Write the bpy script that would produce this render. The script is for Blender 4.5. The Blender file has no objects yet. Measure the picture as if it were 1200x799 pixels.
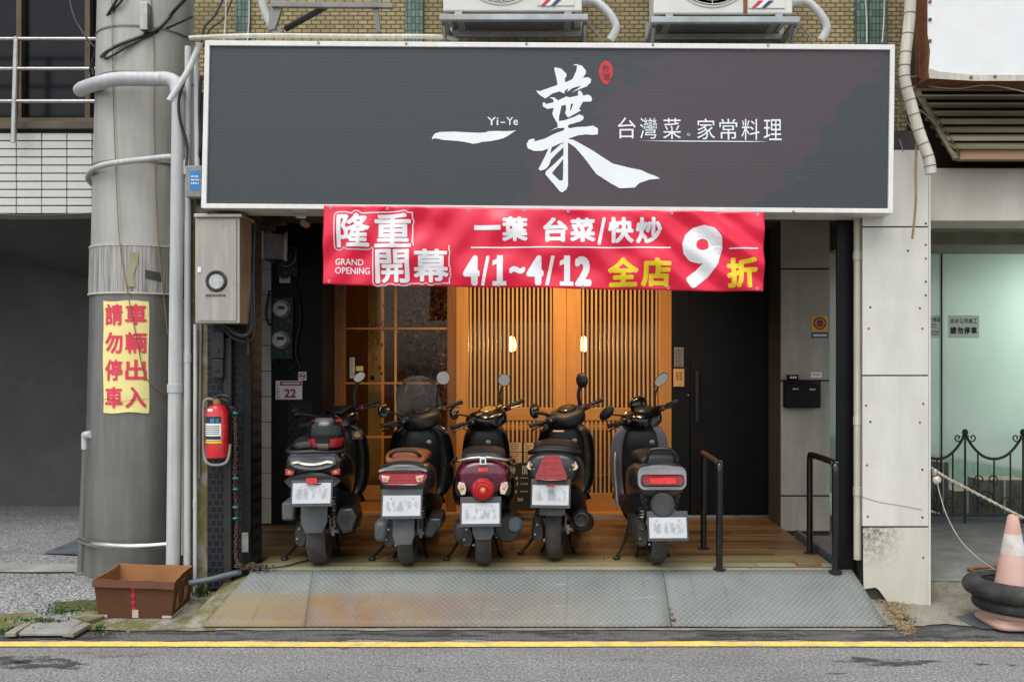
import bpy, bmesh, math, random
from mathutils import Vector, Matrix, noise
from mathutils.geometry import tessellate_polygon
random.seed(7)
R = math.radians
SC = bpy.context.scene
COL = SC.collection

# ------------------------------------------------------------------ camera
F, U0, V0, H = 1040.0, 650.0, 425.0, 1.70      # focal length and vanishing point in photo pixels, eye height
cam_d = bpy.data.cameras.new('camera')
cam = bpy.data.objects.new('camera', cam_d); COL.objects.link(cam)
cam.location = (0, 0, H); cam.rotation_euler = (R(90), 0, 0)
cam_d.sensor_width = 36.0; cam_d.lens = F / 1200 * 36.0
cam_d.shift_x = -(U0 - 600) / 1200; cam_d.shift_y = (V0 - 399.5) / 1200
cam_d.clip_start = 0.05; cam_d.clip_end = 2000
SC.camera = cam

# ------------------------------------------------------------------ sky, sun, exposure
SUN_EL, SUN_AZ = R(64), R(-18)                   # soft sun behind the camera, a little to the left
w = bpy.data.worlds.new('World'); SC.world = w; w.use_nodes = True
nt = w.node_tree; nt.nodes.clear()
sky = nt.nodes.new('ShaderNodeTexSky'); sky.sky_type = 'NISHITA'; sky.sun_disc = False
sky.sun_elevation = SUN_EL; sky.sun_rotation = R(180) - SUN_AZ
sky.air_density = 1.0; sky.dust_density = 2.0; sky.ozone_density = 0.6
hs = nt.nodes.new('ShaderNodeHueSaturation'); hs.inputs['Saturation'].default_value = 0.26   # overcast: the blue washed out by cloud
bg = nt.nodes.new('ShaderNodeBackground'); bg.inputs['Strength'].default_value = 0.13
wo = nt.nodes.new('ShaderNodeOutputWorld')
nt.links.new(sky.outputs[0], hs.inputs['Color']); nt.links.new(hs.outputs[0], bg.inputs[0]); nt.links.new(bg.outputs[0], wo.inputs[0])
sun_d = bpy.data.lights.new('sun', 'SUN'); sun_d.energy = 1.2; sun_d.angle = R(50); sun_d.color = (1, 0.985, 0.955)
sun = bpy.data.objects.new('sun', sun_d); COL.objects.link(sun); sun.location = (-2, -3, 12)
sun.rotation_euler = (R(90) - SUN_EL, 0, SUN_AZ)
SC.view_settings.view_transform = 'Standard'; SC.view_settings.look = 'None'
SC.view_settings.exposure = 0.80; SC.view_settings.gamma = 1.0; SC.view_settings.use_curve_mapping = False
SC.cycles.max_bounces = 8; SC.cycles.transparent_max_bounces = 12
SC.cycles.sample_clamp_indirect = 4.0; SC.cycles.caustics_reflective = False; SC.cycles.caustics_refractive = False

# ------------------------------------------------------------------ helpers
DECK, PLAT, PAVE = 0.25, 0.18, 0.13              # heights of the shop floor, right platform, left pavement
def gx(u, d): return (u - U0) / F * d
def gz(v, d): return H - (v - V0) / F * d
def gd(v, z): return F * (H - z) / (v - V0)
def px(u, v, d): return Vector((gx(u, d), d, gz(v, d)))

def wloc(o):
    p = Vector((0, 0, 0))
    while o is not None:
        p += Vector(o.location); o = o.parent
    return p
def tag(o, label=None, cat=None, group=None, kind=None):
    if label: o['label'] = label
    if cat: o['category'] = cat
    if group: o['group'] = group
    if kind: o['kind'] = kind
    return o
def empty(name, loc, label, cat, group=None, rz=0.0):
    o = bpy.data.objects.new(name, None); COL.objects.link(o)
    o.location = loc; o.rotation_euler = (0, 0, rz); o.empty_display_size = 0.05
    return tag(o, label, cat, group)
def copy_obj(o, parent, loc=None):
    c = o.copy(); COL.objects.link(c); c.parent = parent
    if loc is not None: c.location = loc
    return c

def catmull(keys, m, closed=False):
    n = len(keys); out = []
    rng = range(n) if closed else range(n - 1)
    for i in rng:
        if closed: a, b, c, d = (keys[(i + k) % n] for k in (-1, 0, 1, 2))
        else: a, b, c, d = keys[max(i - 1, 0)], keys[i], keys[i + 1], keys[min(i + 2, n - 1)]
        for s in range(m):
            t = s / m
            out.append(tuple(0.5 * (2 * q + (r - p) * t + (2 * p - 5 * q + 4 * r - e) * t * t + (3 * q - p - 3 * r + e) * t ** 3)
                             for p, q, r, e in zip(a, b, c, d)))
    if not closed: out.append(tuple(keys[-1]))
    return out

class MB:
    def __init__(s): s.bm = bmesh.new(); s.last = []
    def face(s, vs):
        try: return s.bm.faces.new(vs)
        except ValueError: return None
    def add(s, verts, faces):
        vs = [s.bm.verts.new(v) for v in verts]
        for f in faces: s.face([vs[i] for i in f])
        s.last = vs; return vs
    def box(s, x0, x1, y0, y1, z0, z1):
        v = [(x, y, z) for x in (x0, x1) for y in (y0, y1) for z in (z0, z1)]
        return s.add(v, [(0, 1, 3, 2), (4, 6, 7, 5), (0, 4, 5, 1), (2, 3, 7, 6), (0, 2, 6, 4), (1, 5, 7, 3)])
    def pbox(s, u0, u1, v0, v1, d, th):            # a box whose front face at depth d fills the rectangle u0..v1
        return s.box(gx(u0, d), gx(u1, d), d, d + th, gz(v1, d), gz(v0, d))
    def quadbox(s, quad, d, th):                   # quad: four pixel corners clockwise, at depth d
        fr = [px(u, v, d) for u, v in quad]; bk = [p + Vector((0, th, 0)) for p in fr]
        return s.add(fr + bk, [(0, 3, 2, 1), (4, 5, 6, 7), (0, 1, 5, 4), (1, 2, 6, 5), (2, 3, 7, 6), (3, 0, 4, 7)])
    def loft(s, rings, caps=True, closed=False):
        n = len(rings[0]); vs = [[s.bm.verts.new(p) for p in r] for r in rings]
        m = len(rings)
        for i in range(m if closed else m - 1):
            a, b = vs[i], vs[(i + 1) % m]
            for j in range(n): s.face([a[j], a[(j + 1) % n], b[(j + 1) % n], b[j]])
        if caps and not closed:
            s.face(list(reversed(vs[0]))); s.face(vs[-1])
        s.last = [v for r in vs for v in r]; return s.last
    def tube(s, pts, r, n=8, closed=False, caps=True):
        pts = [Vector(p) for p in pts]; m = len(pts)
        rs = r if isinstance(r, (list, tuple)) else [r] * m
        tang = []
        for i in range(m):
            a = pts[(i - 1) % m] if (closed or i > 0) else pts[i]
            b = pts[(i + 1) % m] if (closed or i < m - 1) else pts[i]
            t = (b - a); tang.append(t.normalized() if t.length > 1e-9 else Vector((0, 0, 1)))
        up = Vector((0, 0, 1)) if abs(tang[0].z) < 0.9 else Vector((1, 0, 0))
        nrm = tang[0].cross(up).normalized(); rings = []
        for i in range(m):
            nrm = (nrm - tang[i] * nrm.dot(tang[i]))
            nrm = nrm.normalized() if nrm.length > 1e-6 else tang[i].orthogonal().normalized()
            bi = tang[i].cross(nrm)
            rings.append([pts[i] + (nrm * math.cos(2 * math.pi * k / n) + bi * math.sin(2 * math.pi * k / n)) * rs[i] for k in range(n)])
        return s.loft(rings, caps, closed)
    def curve(s, keys, r, m=6, n=8, closed=False): return s.tube(catmull([tuple(k) for k in keys], m, closed), r, n, closed)
    def lathe(s, prof, c, axis='z', n=24, caps=True):      # prof: (radius, offset along the axis)
        c = Vector(c); rings = []
        for rr, t in prof:
            ring = []
            for k in range(n):
                a = 2 * math.pi * k / n; p, q = rr * math.cos(a), rr * math.sin(a)
                ring.append(c + Vector({'z': (p, q, t), 'y': (q, t, p), 'x': (t, p, q)}[axis]))
            rings.append(ring)
        return s.loft(rings, caps)
    def torus(s, c, R0, r, axis='x', n=32, m=10, ry=None):
        c = Vector(c); rings = []; ry = ry or r
        for k in range(n):
            a = 2 * math.pi * k / n; ring = []
            for j in range(m):
                b = 2 * math.pi * j / m; rad = R0 + r * math.cos(b); t = ry * math.sin(b)
                p, q = rad * math.cos(a), rad * math.sin(a)
                ring.append(c + Vector({'x': (t, p, q), 'y': (q, t, p), 'z': (p, q, t)}[axis]))
            rings.append(ring)
        return s.loft(rings, closed=True)
    def ell(s, c, r, n=16, m=10):
        c = Vector(c); rings = []
        for i in range(1, m):
            a = math.pi * i / m
            rings.append([c + Vector((r[0] * math.sin(a) * math.cos(2 * math.pi * k / n), r[1] * math.sin(a) * math.sin(2 * math.pi * k / n), r[2] * math.cos(a))) for k in range(n)])
        return s.loft(rings)
    def prism(s, poly, fn0, fn1):                    # poly in 2-D, mapped by two functions to its two faces
        t = tessellate_polygon([[Vector((p[0], p[1], 0)) for p in poly]]); n = len(poly)
        a = [s.bm.verts.new(fn0(*p)) for p in poly]; b = [s.bm.verts.new(fn1(*p)) for p in poly]
        for f in t: s.face([a[i] for i in f]); s.face([b[i] for i in reversed(f)])
        for i in range(n): s.face([a[i], b[i], b[(i + 1) % n], a[(i + 1) % n]])
        s.last = a + b; return s.last
    def flat(s, poly, fn):
        t = tessellate_polygon([[Vector((p[0], p[1], 0)) for p in poly]])
        a = [s.bm.verts.new(fn(*p)) for p in poly]
        for f in t: s.face([a[i] for i in f])
    def grid(s, nx, ny, fn):
        vs = [[s.bm.verts.new(fn(i / nx, j / ny)) for i in range(nx + 1)] for j in range(ny + 1)]
        for j in range(ny):
            for i in range(nx): s.face([vs[j][i], vs[j][i + 1], vs[j + 1][i + 1], vs[j + 1][i]])
    def xf(s, M, verts=None):
        for v in (verts if verts is not None else s.bm.verts): v.co = M @ v.co
        return s
    def build(s, name, mat, parent=None, smooth=True, bevel=0.0, local=False, label=None, cat=None, group=None, kind=None, fixn=True, solid=0.0, ang=38):
        bm = s.bm
        if fixn: bmesh.ops.recalc_face_normals(bm, faces=bm.faces[:])
        if local: off = Vector((0, 0, 0))
        elif parent is not None: off = wloc(parent)
        else:
            xs = [v.co for v in bm.verts]
            off = Vector(((min(p.x for p in xs) + max(p.x for p in xs)) / 2, (min(p.y for p in xs) + max(p.y for p in xs)) / 2, min(p.z for p in xs)))
        for v in bm.verts: v.co -= off
        me = bpy.data.meshes.new(name); bm.to_mesh(me); bm.free()
        me.materials.append(mat)
        if smooth:
            me.shade_smooth(); me.set_sharp_from_angle(angle=R(ang))
        o = bpy.data.objects.new(name, me); COL.objects.link(o)
        if parent is not None: o.parent = parent
        elif not local: o.location = off
        if solid:
            md = o.modifiers.new('solid', 'SOLIDIFY'); md.thickness = solid; md.offset = 0
        if bevel:
            md = o.modifiers.new('bevel', 'BEVEL'); md.width = bevel; md.segments = 2; md.limit_method = 'ANGLE'; md.angle_limit = R(40)
        return tag(o, label, cat, group, kind)

def sring(axis, c, a, b, e=2.4, n=24, bb=None):      # super-ellipse ring: a half width, b half height (bb: lower half)
    out = []
    for k in range(n):
        t = 2 * math.pi * k / n; ct, st = math.cos(t), math.sin(t)
        p = a * math.copysign(abs(ct) ** (2 / e), ct); bh = (bb if (bb is not None and st < 0) else b)
        q = bh * math.copysign(abs(st) ** (2 / e), st)
        out.append(Vector({'y': (c[0] + p, c[1], c[2] + q), 'z': (c[0] + p, c[1] + q, c[2]), 'x': (c[0], c[1] + p, c[2] + q)}[axis]))
    return out
def body(mb, keys, axis='y', e=2.4, m=5, n=24):      # keys: (x, y, z, a, b, bb)
    return mb.loft([sring(axis, k[:3], k[3], k[4], e, n, k[5]) for k in catmull(keys, m)])

_tc = {}
def glyphs(text):
    if text in _tc: return _tc[text]
    c = bpy.data.curves.new('t', 'FONT'); c.body = text; c.resolution_u = 3
    o = bpy.data.objects.new('t', c); COL.objects.link(o); bpy.context.view_layer.update()
    me = bpy.data.meshes.new_from_object(o.evaluated_get(bpy.context.evaluated_depsgraph_get()))
    vs = [(v.co.x, v.co.y) for v in me.vertices]; fs = [tuple(p.vertices) for p in me.polygons]
    bpy.data.objects.remove(o); bpy.data.curves.remove(c); bpy.data.meshes.remove(me)
    _tc[text] = (vs, fs); return _tc[text]
def text_into(mb, text, rect, fn, bold=0.0, dirs=8, cut=0, layer=0.0, shear=0.0):
    """lettering filling rect (u0,v0,u1,v1); fn(u,v,lift) gives the point on the surface; bold in pixels"""
    vs, fs = glyphs(text); u0, v0, u1, v1 = rect
    u0 += bold; u1 -= bold; v0 += bold; v1 -= bold
    x0, x1 = min(p[0] for p in vs), max(p[0] for p in vs); y0, y1 = min(p[1] for p in vs), max(p[1] for p in vs)
    q = [(u0 + (p[0] - x0) / (x1 - x0 + 1e-9) * (u1 - u0) + shear * (p[1] - y0) / (y1 - y0 + 1e-9), v1 - (p[1] - y0) / (y1 - y0 + 1e-9) * (v1 - v0)) for p in vs]
    tb = bmesh.new(); tv = [tb.verts.new((a, b, 0)) for a, b in q]
    for f in fs:
        try: tb.faces.new([tv[i] for i in f])
        except ValueError: pass
    if cut:
        for ax, lo, hi in ((0, u0, u1), (1, v0, v1)):
            c = math.ceil(lo / cut) * cut
            while c < hi:
                bmesh.ops.bisect_plane(tb, geom=tb.verts[:] + tb.edges[:] + tb.faces[:], plane_co=(c if ax == 0 else 0, c if ax == 1 else 0, 0), plane_no=(1, 0, 0) if ax == 0 else (0, 1, 0))
                c += cut
    tb.verts.index_update()
    base = [(v.co.x, v.co.y) for v in tb.verts]; faces = [[v.index for v in f.verts] for f in tb.faces]; tb.free()
    offs = [(0, 0)] + ([(bold * math.cos(2 * math.pi * k / dirs), bold * math.sin(2 * math.pi * k / dirs)) for k in range(dirs)] if bold else [])
    for i, (du, dv) in enumerate(offs):
        mb.add([fn(a + du, b + dv, layer + i * 0.00006) for a, b in base], faces)

# ------------------------------------------------------------------ materials (all procedural)
class NT:
    def __init__(s, name):
        s.m = bpy.data.materials.new(name); s.m.use_nodes = True; s.t = s.m.node_tree
        s.b = s.t.nodes['Principled BSDF']; s.o = s.t.nodes['Material Output']
    def n(s, typ, props=None, **inp):
        x = s.t.nodes.new(typ)
        for k, v in (props or {}).items(): setattr(x, k, v)
        for k, v in inp.items(): s.set(x.inputs[int(k[1:]) if k[0] == '_' and k[1:].isdigit() else k.replace('_', ' ')], v)
        return x
    def set(s, sock, v):
        if hasattr(v, 'is_linked') or isinstance(v, bpy.types.NodeSocket): s.t.links.new(v, sock)
        else: sock.default_value = v
    def coord(s, sc=(1, 1, 1), rand=True, rot=(0, 0, 0)):
        tc = s.n('ShaderNodeTexCoord'); v = tc.outputs['Object']
        if rand:
            oi = s.n('ShaderNodeObjectInfo'); mu = s.n('ShaderNodeMath', {'operation': 'MULTIPLY'}, _0=oi.outputs['Random'], _1=37.0)
            ad = s.n('ShaderNodeVectorMath', {'operation': 'ADD'}, _0=v, _1=mu.outputs[0]); v = ad.outputs[0]
        return s.n('ShaderNodeMapping', Vector=v, Scale=sc, Rotation=rot).outputs[0]
    def noise(s, vec, scale, detail=5, rough=.55, dist=0): return s.n('ShaderNodeTexNoise', Vector=vec, Scale=scale, Detail=detail, Roughness=rough, Distortion=dist).outputs['Fac']
    def ramp(s, fac, stops, interp='LINEAR'):
        r = s.n('ShaderNodeValToRGB', Fac=fac); cr = r.color_ramp; cr.interpolation = interp
        while len(cr.elements) < len(stops): cr.elements.new(0.5)
        for e, (p, c) in zip(cr.elements, stops): e.position = p; e.color = (*c, 1) if hasattr(c, '__len__') else (c, c, c, 1)
        return r.outputs[0]
    def mix(s, fac, a, b, blend='MIX'):
        x = s.n('ShaderNodeMix', {'data_type': 'RGBA', 'blend_type': blend}); s.set(x.inputs[0], fac)
        s.set(x.inputs[6], (*a, 1) if isinstance(a, tuple) else a); s.set(x.inputs[7], (*b, 1) if isinstance(b, tuple) else b)
        return x.outputs[2]
    def math(s, op, a, b=0.0): return s.n('ShaderNodeMath', {'operation': op}, _0=a, _1=b).outputs[0]
    def bump(s, h, strength=.3, dist=.01): return s.n('ShaderNodeBump', Height=h, Strength=strength, Distance=dist).outputs[0]
    def out(s, col, rough=.6, metal=0., nor=None, **kw):
        s.set(s.b.inputs['Base Color'], (*col, 1) if isinstance(col, tuple) else col); s.set(s.b.inputs['Roughness'], rough); s.set(s.b.inputs['Metallic'], metal)
        if nor is not None: s.set(s.b.inputs['Normal'], nor)
        for k, v in kw.items(): s.set(s.b.inputs[k.replace('_', ' ')], v)
        return s.m

def plain(name, col, rough=.5, metal=0., var=.18, vs=7., bump=.08, bs=90., rv=.12, dirt=None, dirt_amt=.5, dirt_scale=3., **kw):
    k = NT(name); v = k.coord()
    n1 = k.noise(v, vs, 6); lo = tuple(c * (1 - var) for c in col); hi = tuple(min(c * (1 + var), 1) for c in col)
    c = k.ramp(n1, [(.3, lo), (.7, hi)])
    if dirt:
        n2 = k.noise(v, dirt_scale, 8, .65); c = k.mix(k.ramp(n2, [(1 - dirt_amt - .12, 0), (1 - dirt_amt + .22, 1)]), c, dirt)
    r = k.math('ADD', k.math('MULTIPLY', k.noise(v, vs * 2.3, 5), rv * 2), rough - rv)
    nb = k.bump(k.noise(v, bs, 4), bump, .004) if bump else None
    return k.out(c, r, metal, nb, **kw)

def streaky(name, col, col2, rough=.5, metal=0., sc=(14, 14, .7), bump=.1, thr=(.45, .7), dirt=None, dirt_amt=.4):
    """vertical runs of weather and dirt"""
    k = NT(name); n = k.noise(k.coord(sc), 1.6, 8, .6); c = k.ramp(n, [(thr[0], col), (thr[1], col2)])
    v = k.coord()
    c = k.mix(.35, c, k.ramp(k.noise(v, 5, 6), [(.3, .45), (.7, .75)]), 'SOFT_LIGHT')
    if dirt: c = k.mix(k.ramp(k.noise(v, 2.6, 8, .68), [(1 - dirt_amt, 0), (1 - dirt_amt + .25, 1)]), c, dirt)
    return k.out(c, k.math('ADD', k.math('MULTIPLY', n, .25), rough - .12), metal, k.bump(k.noise(v, 60, 5), bump, .004))

def wood(name, a, b, axis='z', rough=.45, sc=18., vary=.25):
    k = NT(name); s = {'z': (sc, sc, sc * .05), 'x': (sc * .05, sc, sc), 'y': (sc, sc * .05, sc)}[axis]
    n = k.noise(k.coord(s), 1.0, 7, .62, .4); fine = k.noise(k.coord(tuple(q * 6 for q in s)), 1.0, 4, .6)
    c = k.ramp(n, [(.28, a), (.72, b)])
    c = k.mix(.35, c, k.ramp(fine, [(.3, .3), (.7, .7)]), 'SOFT_LIGHT')
    oi = k.n('ShaderNodeObjectInfo'); hsv = k.n('ShaderNodeHueSaturation', Color=c); k.set(hsv.inputs['Value'], k.math('ADD', k.math('MULTIPLY', oi.outputs['Random'], vary * 2), 1 - vary))
    return k.out(hsv.outputs[0], k.math('ADD', k.math('MULTIPLY', n, .2), rough - .1), 0, k.bump(k.math('ADD', n, k.math('MULTIPLY', fine, .5)), .12, .003))

def glass(name, tint=(.9, .95, .93), refl=1.0, rough=.02, haze=0.0, haze_col=(.6, .7, .65)):
    """thin window glass: clear with a mirror share that grows towards grazing view"""
    k = NT(name); k.t.nodes.remove(k.b)
    tr = k.n('ShaderNodeBsdfTransparent', Color=(*tint, 1)); gl = k.n('ShaderNodeBsdfGlossy', Roughness=rough)
    fr = k.n('ShaderNodeFresnel', IOR=1.45); mx = k.n('ShaderNodeMixShader', _0=k.math('MULTIPLY', fr.outputs[0], refl), _1=tr.outputs[0], _2=gl.outputs[0])
    res = mx.outputs[0]
    if haze:
        df = k.n('ShaderNodeBsdfDiffuse', Color=(*haze_col, 1)); m2 = k.n('ShaderNodeMixShader', _0=haze, _1=res, _2=df.outputs[0]); res = m2.outputs[0]
    k.set(k.o.inputs['Surface'], res); return k.m

def emit(name, col, s):
    k = NT(name); return k.out(tuple(col), .5, 0, None, Emission_Color=(*col, 1), Emission_Strength=s)

M = {}
M['black_gloss'] = plain('black_gloss', (.005, .005, .0055), .22, bump=.02, Coat_Weight=.4, dirt=(.03, .028, .025), dirt_amt=.30)
M['black_plastic'] = plain('black_plastic', (.012, .012, .0125), .48, bump=.12, bs=300, dirt=(.045, .042, .038), dirt_amt=.36)
M['black_paint'] = plain('black_paint', (.0045, .005, .0055), .45, bump=.15, bs=40, dirt=(.012, .0118, .0115), dirt_amt=.36, Specular_IOR_Level=.22)
M['rubber'] = plain('rubber', (.02, .02, .021), .8, bump=.3, bs=120, dirt=(.085, .078, .068), dirt_amt=.42, dirt_scale=9)
M['grey_dark'] = plain('grey_dark', (.022, .023, .025), .35, Coat_Weight=.3, bump=.02, dirt=(.08, .075, .07), dirt_amt=.36)
M['grey_silver'] = plain('grey_silver', (.27, .26, .275), .32, metal=.25, bump=.02, dirt=(.1, .095, .09), dirt_amt=.3)
M['hugger'] = plain('hugger', (.085, .097, .108), .6, bump=.1, dirt=(.13, .12, .105), dirt_amt=.45, dirt_scale=6)
M['hugger_dark'] = plain('hugger_dark', (.03, .032, .034), .6, bump=.1, dirt=(.12, .11, .1), dirt_amt=.4)
M['maroon'] = plain('maroon', (.10, .006, .022), .2, Coat_Weight=.7, bump=.02, var=.1, dirt=(.09, .04, .045), dirt_amt=.28)
M['tan_seat'] = plain('tan_seat', (.30, .085, .03), .5, bump=.15, bs=200)
M['seat'] = plain('seat', (.012, .012, .0125), .55, bump=.2, bs=260, dirt=(.04, .038, .035), dirt_amt=.4)
M['red_lens'] = plain('red_lens', (.26, .003, .007), .2, bump=.25, bs=70, Coat_Weight=.3, var=.35, vs=25)
M['red_bright'] = plain('red_bright', (.62, .012, .008), .2, bump=.3, bs=60, Coat_Weight=.3, var=.3, vs=30)
M['clear_lens'] = plain('clear_lens', (.55, .47, .38), .1, bump=.3, bs=90, Coat_Weight=1., var=.4, vs=30)
M['amber'] = plain('amber', (.7, .24, .04), .15, Coat_Weight=1.)
M['chrome'] = plain('chrome', (.6, .6, .6), .18, metal=1., bump=.03, dirt=(.2, .18, .15), dirt_amt=.35)
M['alu'] = plain('alu', (.38, .37, .35), .42, metal=.9, bump=.1, dirt=(.12, .11, .1), dirt_amt=.45)
M['engine'] = plain('engine', (.04, .04, .04), .6, metal=.3, bump=.25, bs=50, dirt=(.075, .066, .055), dirt_amt=.45, dirt_scale=8)
M['mirror'] = plain('mirror', (.8, .82, .83), .04, metal=1., bump=0, var=.02, rv=.02)
def m_plate():
    """white enamel plate, its characters worn and smeared beyond reading"""
    k = NT('plate'); tc = k.n('ShaderNodeTexCoord'); sp = k.n('ShaderNodeSeparateXYZ', Vector=tc.outputs['Generated']); v = k.coord()
    inz = k.math('MULTIPLY', k.ramp(sp.outputs[2], [(.16, 0), (.28, 1), (.66, 1), (.78, 0)]), k.ramp(sp.outputs[0], [(.05, 0), (.14, 1), (.86, 1), (.95, 0)]))
    sm = k.ramp(k.noise(k.coord((34, 1, 15)), 1., 2, .5), [(.44, 0), (.58, 1)])
    c = k.ramp(k.noise(v, 6, 6), [(.3, (.46, .48, .50)), (.7, (.54, .56, .58))]); c = k.mix(k.math('MULTIPLY', k.math('MULTIPLY', inz, sm), .55), c, (.16, .17, .19))
    c = k.mix(k.ramp(k.noise(v, 9, 8, .7), [(.55, 0), (.75, .5)]), c, (.30, .28, .25)); return k.out(c, .45)
M['plate'] = m_plate()
M['dial'] = plain('dial', (.80, .82, .82), .3)
M['plate_dark'] = plain('plate_dark', (.05, .05, .052), .5, bump=.05)
M['gauge'] = plain('gauge', (.45, .28, .07), .2, bump=.05, var=.4, vs=30, Coat_Weight=1.)
M['screen_glass'] = glass('screen_glass', (.93, .92, .90), 2.2, .05, .17, (.62, .60, .56))
M['helmet_red'] = plain('helmet_red', (.42, .012, .02), .2, Coat_Weight=.8, bump=0, var=.25, vs=14)
M['visor'] = plain('visor', (.012, .013, .015), .10, bump=0, rv=.02, Specular_IOR_Level=.4)
M['wood_door'] = wood('wood_door', (.50, .215, .045), (.64, .30, .075), 'z', .42, 20, .10)
M['wood_rail'] = wood('wood_rail', (.50, .215, .045), (.64, .30, .075), 'x', .42, 20, .10)
M['wood_slat'] = wood('wood_slat', (.54, .31, .12), (.66, .40, .175), 'z', .5, 20, .12)
M['wood_brown'] = wood('wood_brown', (.20, .082, .022), (.30, .13, .036), 'z', .45, 16, .08)
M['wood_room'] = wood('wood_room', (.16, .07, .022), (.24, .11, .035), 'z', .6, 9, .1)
M['glass'] = glass('glass', (.92, .93, .92), .5, .015)
M['stainless'] = streaky('stainless', (.36, .34, .29), (.46, .45, .42), .42, .75, dirt=(.13, .11, .08), dirt_amt=.42)
M['stain_rail'] = plain('stain_rail', (.45, .44, .42), .3, metal=.9, dirt=(.2, .18, .15), dirt_amt=.35, dirt_scale=10)
M['pipe_pvc'] = streaky('pipe_pvc', (.44, .45, .445), (.55, .56, .555), .5, 0, (20, 20, 1.2), dirt=(.20, .18, .145), dirt_amt=.42)
M['pipe_old'] = streaky('pipe_old', (.46, .44, .36), (.60, .58, .50), .55, 0, (20, 20, 1.2), dirt=(.22, .17, .1), dirt_amt=.38)
M['pipe_dark'] = plain('pipe_dark', (.09, .105, .125), .5, dirt=(.2, .19, .17), dirt_amt=.35)
M['cable'] = plain('cable', (.018, .018, .02), .5, var=.3)
M['cable_grey'] = plain('cable_grey', (.22, .21, .19), .6)
M['twine'] = plain('twine', (.27, .18, .08), .8)
M['yellow_paint'] = plain('yellow_paint', (.80, .58, .15), .65, var=.12, vs=5, bump=.3, bs=160, dirt=(.30, .28, .22), dirt_amt=.40, dirt_scale=9)
M['white_frame'] = streaky('white_frame', (.72, .71, .67), (.80, .80, .78), .45, 0, (9, 9, 1.5), dirt=(.45, .40, .30), dirt_amt=.30)
M['white_letter'] = plain('white_letter', (.80, .84, .86), .45, var=.04, bump=0)
M['seal_red'] = plain('seal_red', (.55, .03, .035), .5)
M['ban_white'] = plain('ban_white', (.80, .81, .82), .25, var=.05, vs=3, bump=.05)
M['ban_yellow'] = plain('ban_yellow', (.80, .58, .015), .25, var=.05, bump=.05)
M['cardboard'] = plain('cardboard', (.10, .035, .012), .75, var=.14, vs=5, bump=.12, bs=60, dirt=(.068, .024, .009), dirt_amt=.45)
M['paper_tan'] = plain('paper_tan', (.66, .50, .30), .7, var=.1)
M['cardboard_in'] = plain('cardboard_in', (.30, .13, .045), .8, var=.15, bump=.12)
M['tape'] = plain('tape', (.55, .48, .44), .3)
M['red_print'] = plain('red_print', (.50, .012, .03), .5)
M['paper'] = plain('paper', (.82, .84, .80), .7, var=.06)
M['ink'] = plain('ink', (.025, .025, .03), .6)
M['ink_red'] = plain('ink_red', (.74, .045, .10), .5, var=.1)
M['sticker_yellow'] = plain('sticker_yellow', (.86, .77, .30), .5, var=.06, vs=3, dirt=(.70, .60, .25), dirt_amt=.33)
M['purple'] = plain('purple', (.30, .04, .16), .45)
M['blue'] = plain('blue', (.03, .22, .55), .45)
M['navy'] = plain('navy', (.02, .045, .12), .45)
M['orange_st'] = plain('orange_st', (.72, .37, .04), .45)
M['meter_green'] = plain('meter_green', (.012, .045, .04), .5)
M['teal'] = plain('teal', (.0, .20, .17), .5)
M['tile_white'] = plain('tile_white', (.60, .595, .55), .3, var=.09, vs=3, bump=.04, dirt=(.42, .38, .30), dirt_amt=.32)
M['grout'] = plain('grout', (.05, .048, .044), .9)
M['chalk'] = plain('chalk', (.62, .60, .52), .8)
M['board'] = plain('board', (.02, .02, .019), .7, dirt=(.05, .05, .047), dirt_amt=.45)
M['rust'] = plain('rust', (.20, .075, .028), .85, var=.4, vs=20, bump=.4)
M['ext_red'] = plain('ext_red', (.55, .012, .02), .25, Coat_Weight=.5, dirt=(.3, .02, .02), dirt_amt=.3)
M['cone'] = plain('cone', (.64, .33, .25), .6, var=.12, vs=5, dirt=(.56, .43, .38), dirt_amt=.55, dirt_scale=5, bump=.1)
M['cone_white'] = plain('cone_white', (.62, .60, .57), .5, dirt=(.55, .2, .1), dirt_amt=.4, dirt_scale=8)
M['iron'] = plain('iron', (.012, .013, .013), .5, bump=.2)
M['timber_old'] = wood('timber_old', (.10, .085, .045), (.24, .21, .12), 'x', .85, 14, .3)
M['leaf'] = plain('leaf', (.045, .11, .02), .55, var=.4, vs=30)
M['dry_flower'] = plain('dry_flower', (.26, .12, .055), .7, var=.5, vs=25)
M['dark_leaf'] = plain('dark_leaf', (.05, .03, .018), .7, var=.5, vs=25)
M['soil_black'] = plain('soil_black', (.008, .008, .008), .9)
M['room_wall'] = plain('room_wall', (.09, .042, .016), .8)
M['pillar_yellow'] = plain('pillar_yellow', (.62, .34, .075), .6, var=.08)
M['pendant'] = emit('pendant', (1.0, .56, .2), 6)
M['lamp_lens'] = emit('lamp_lens', (1.0, .72, .45), .35)
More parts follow.
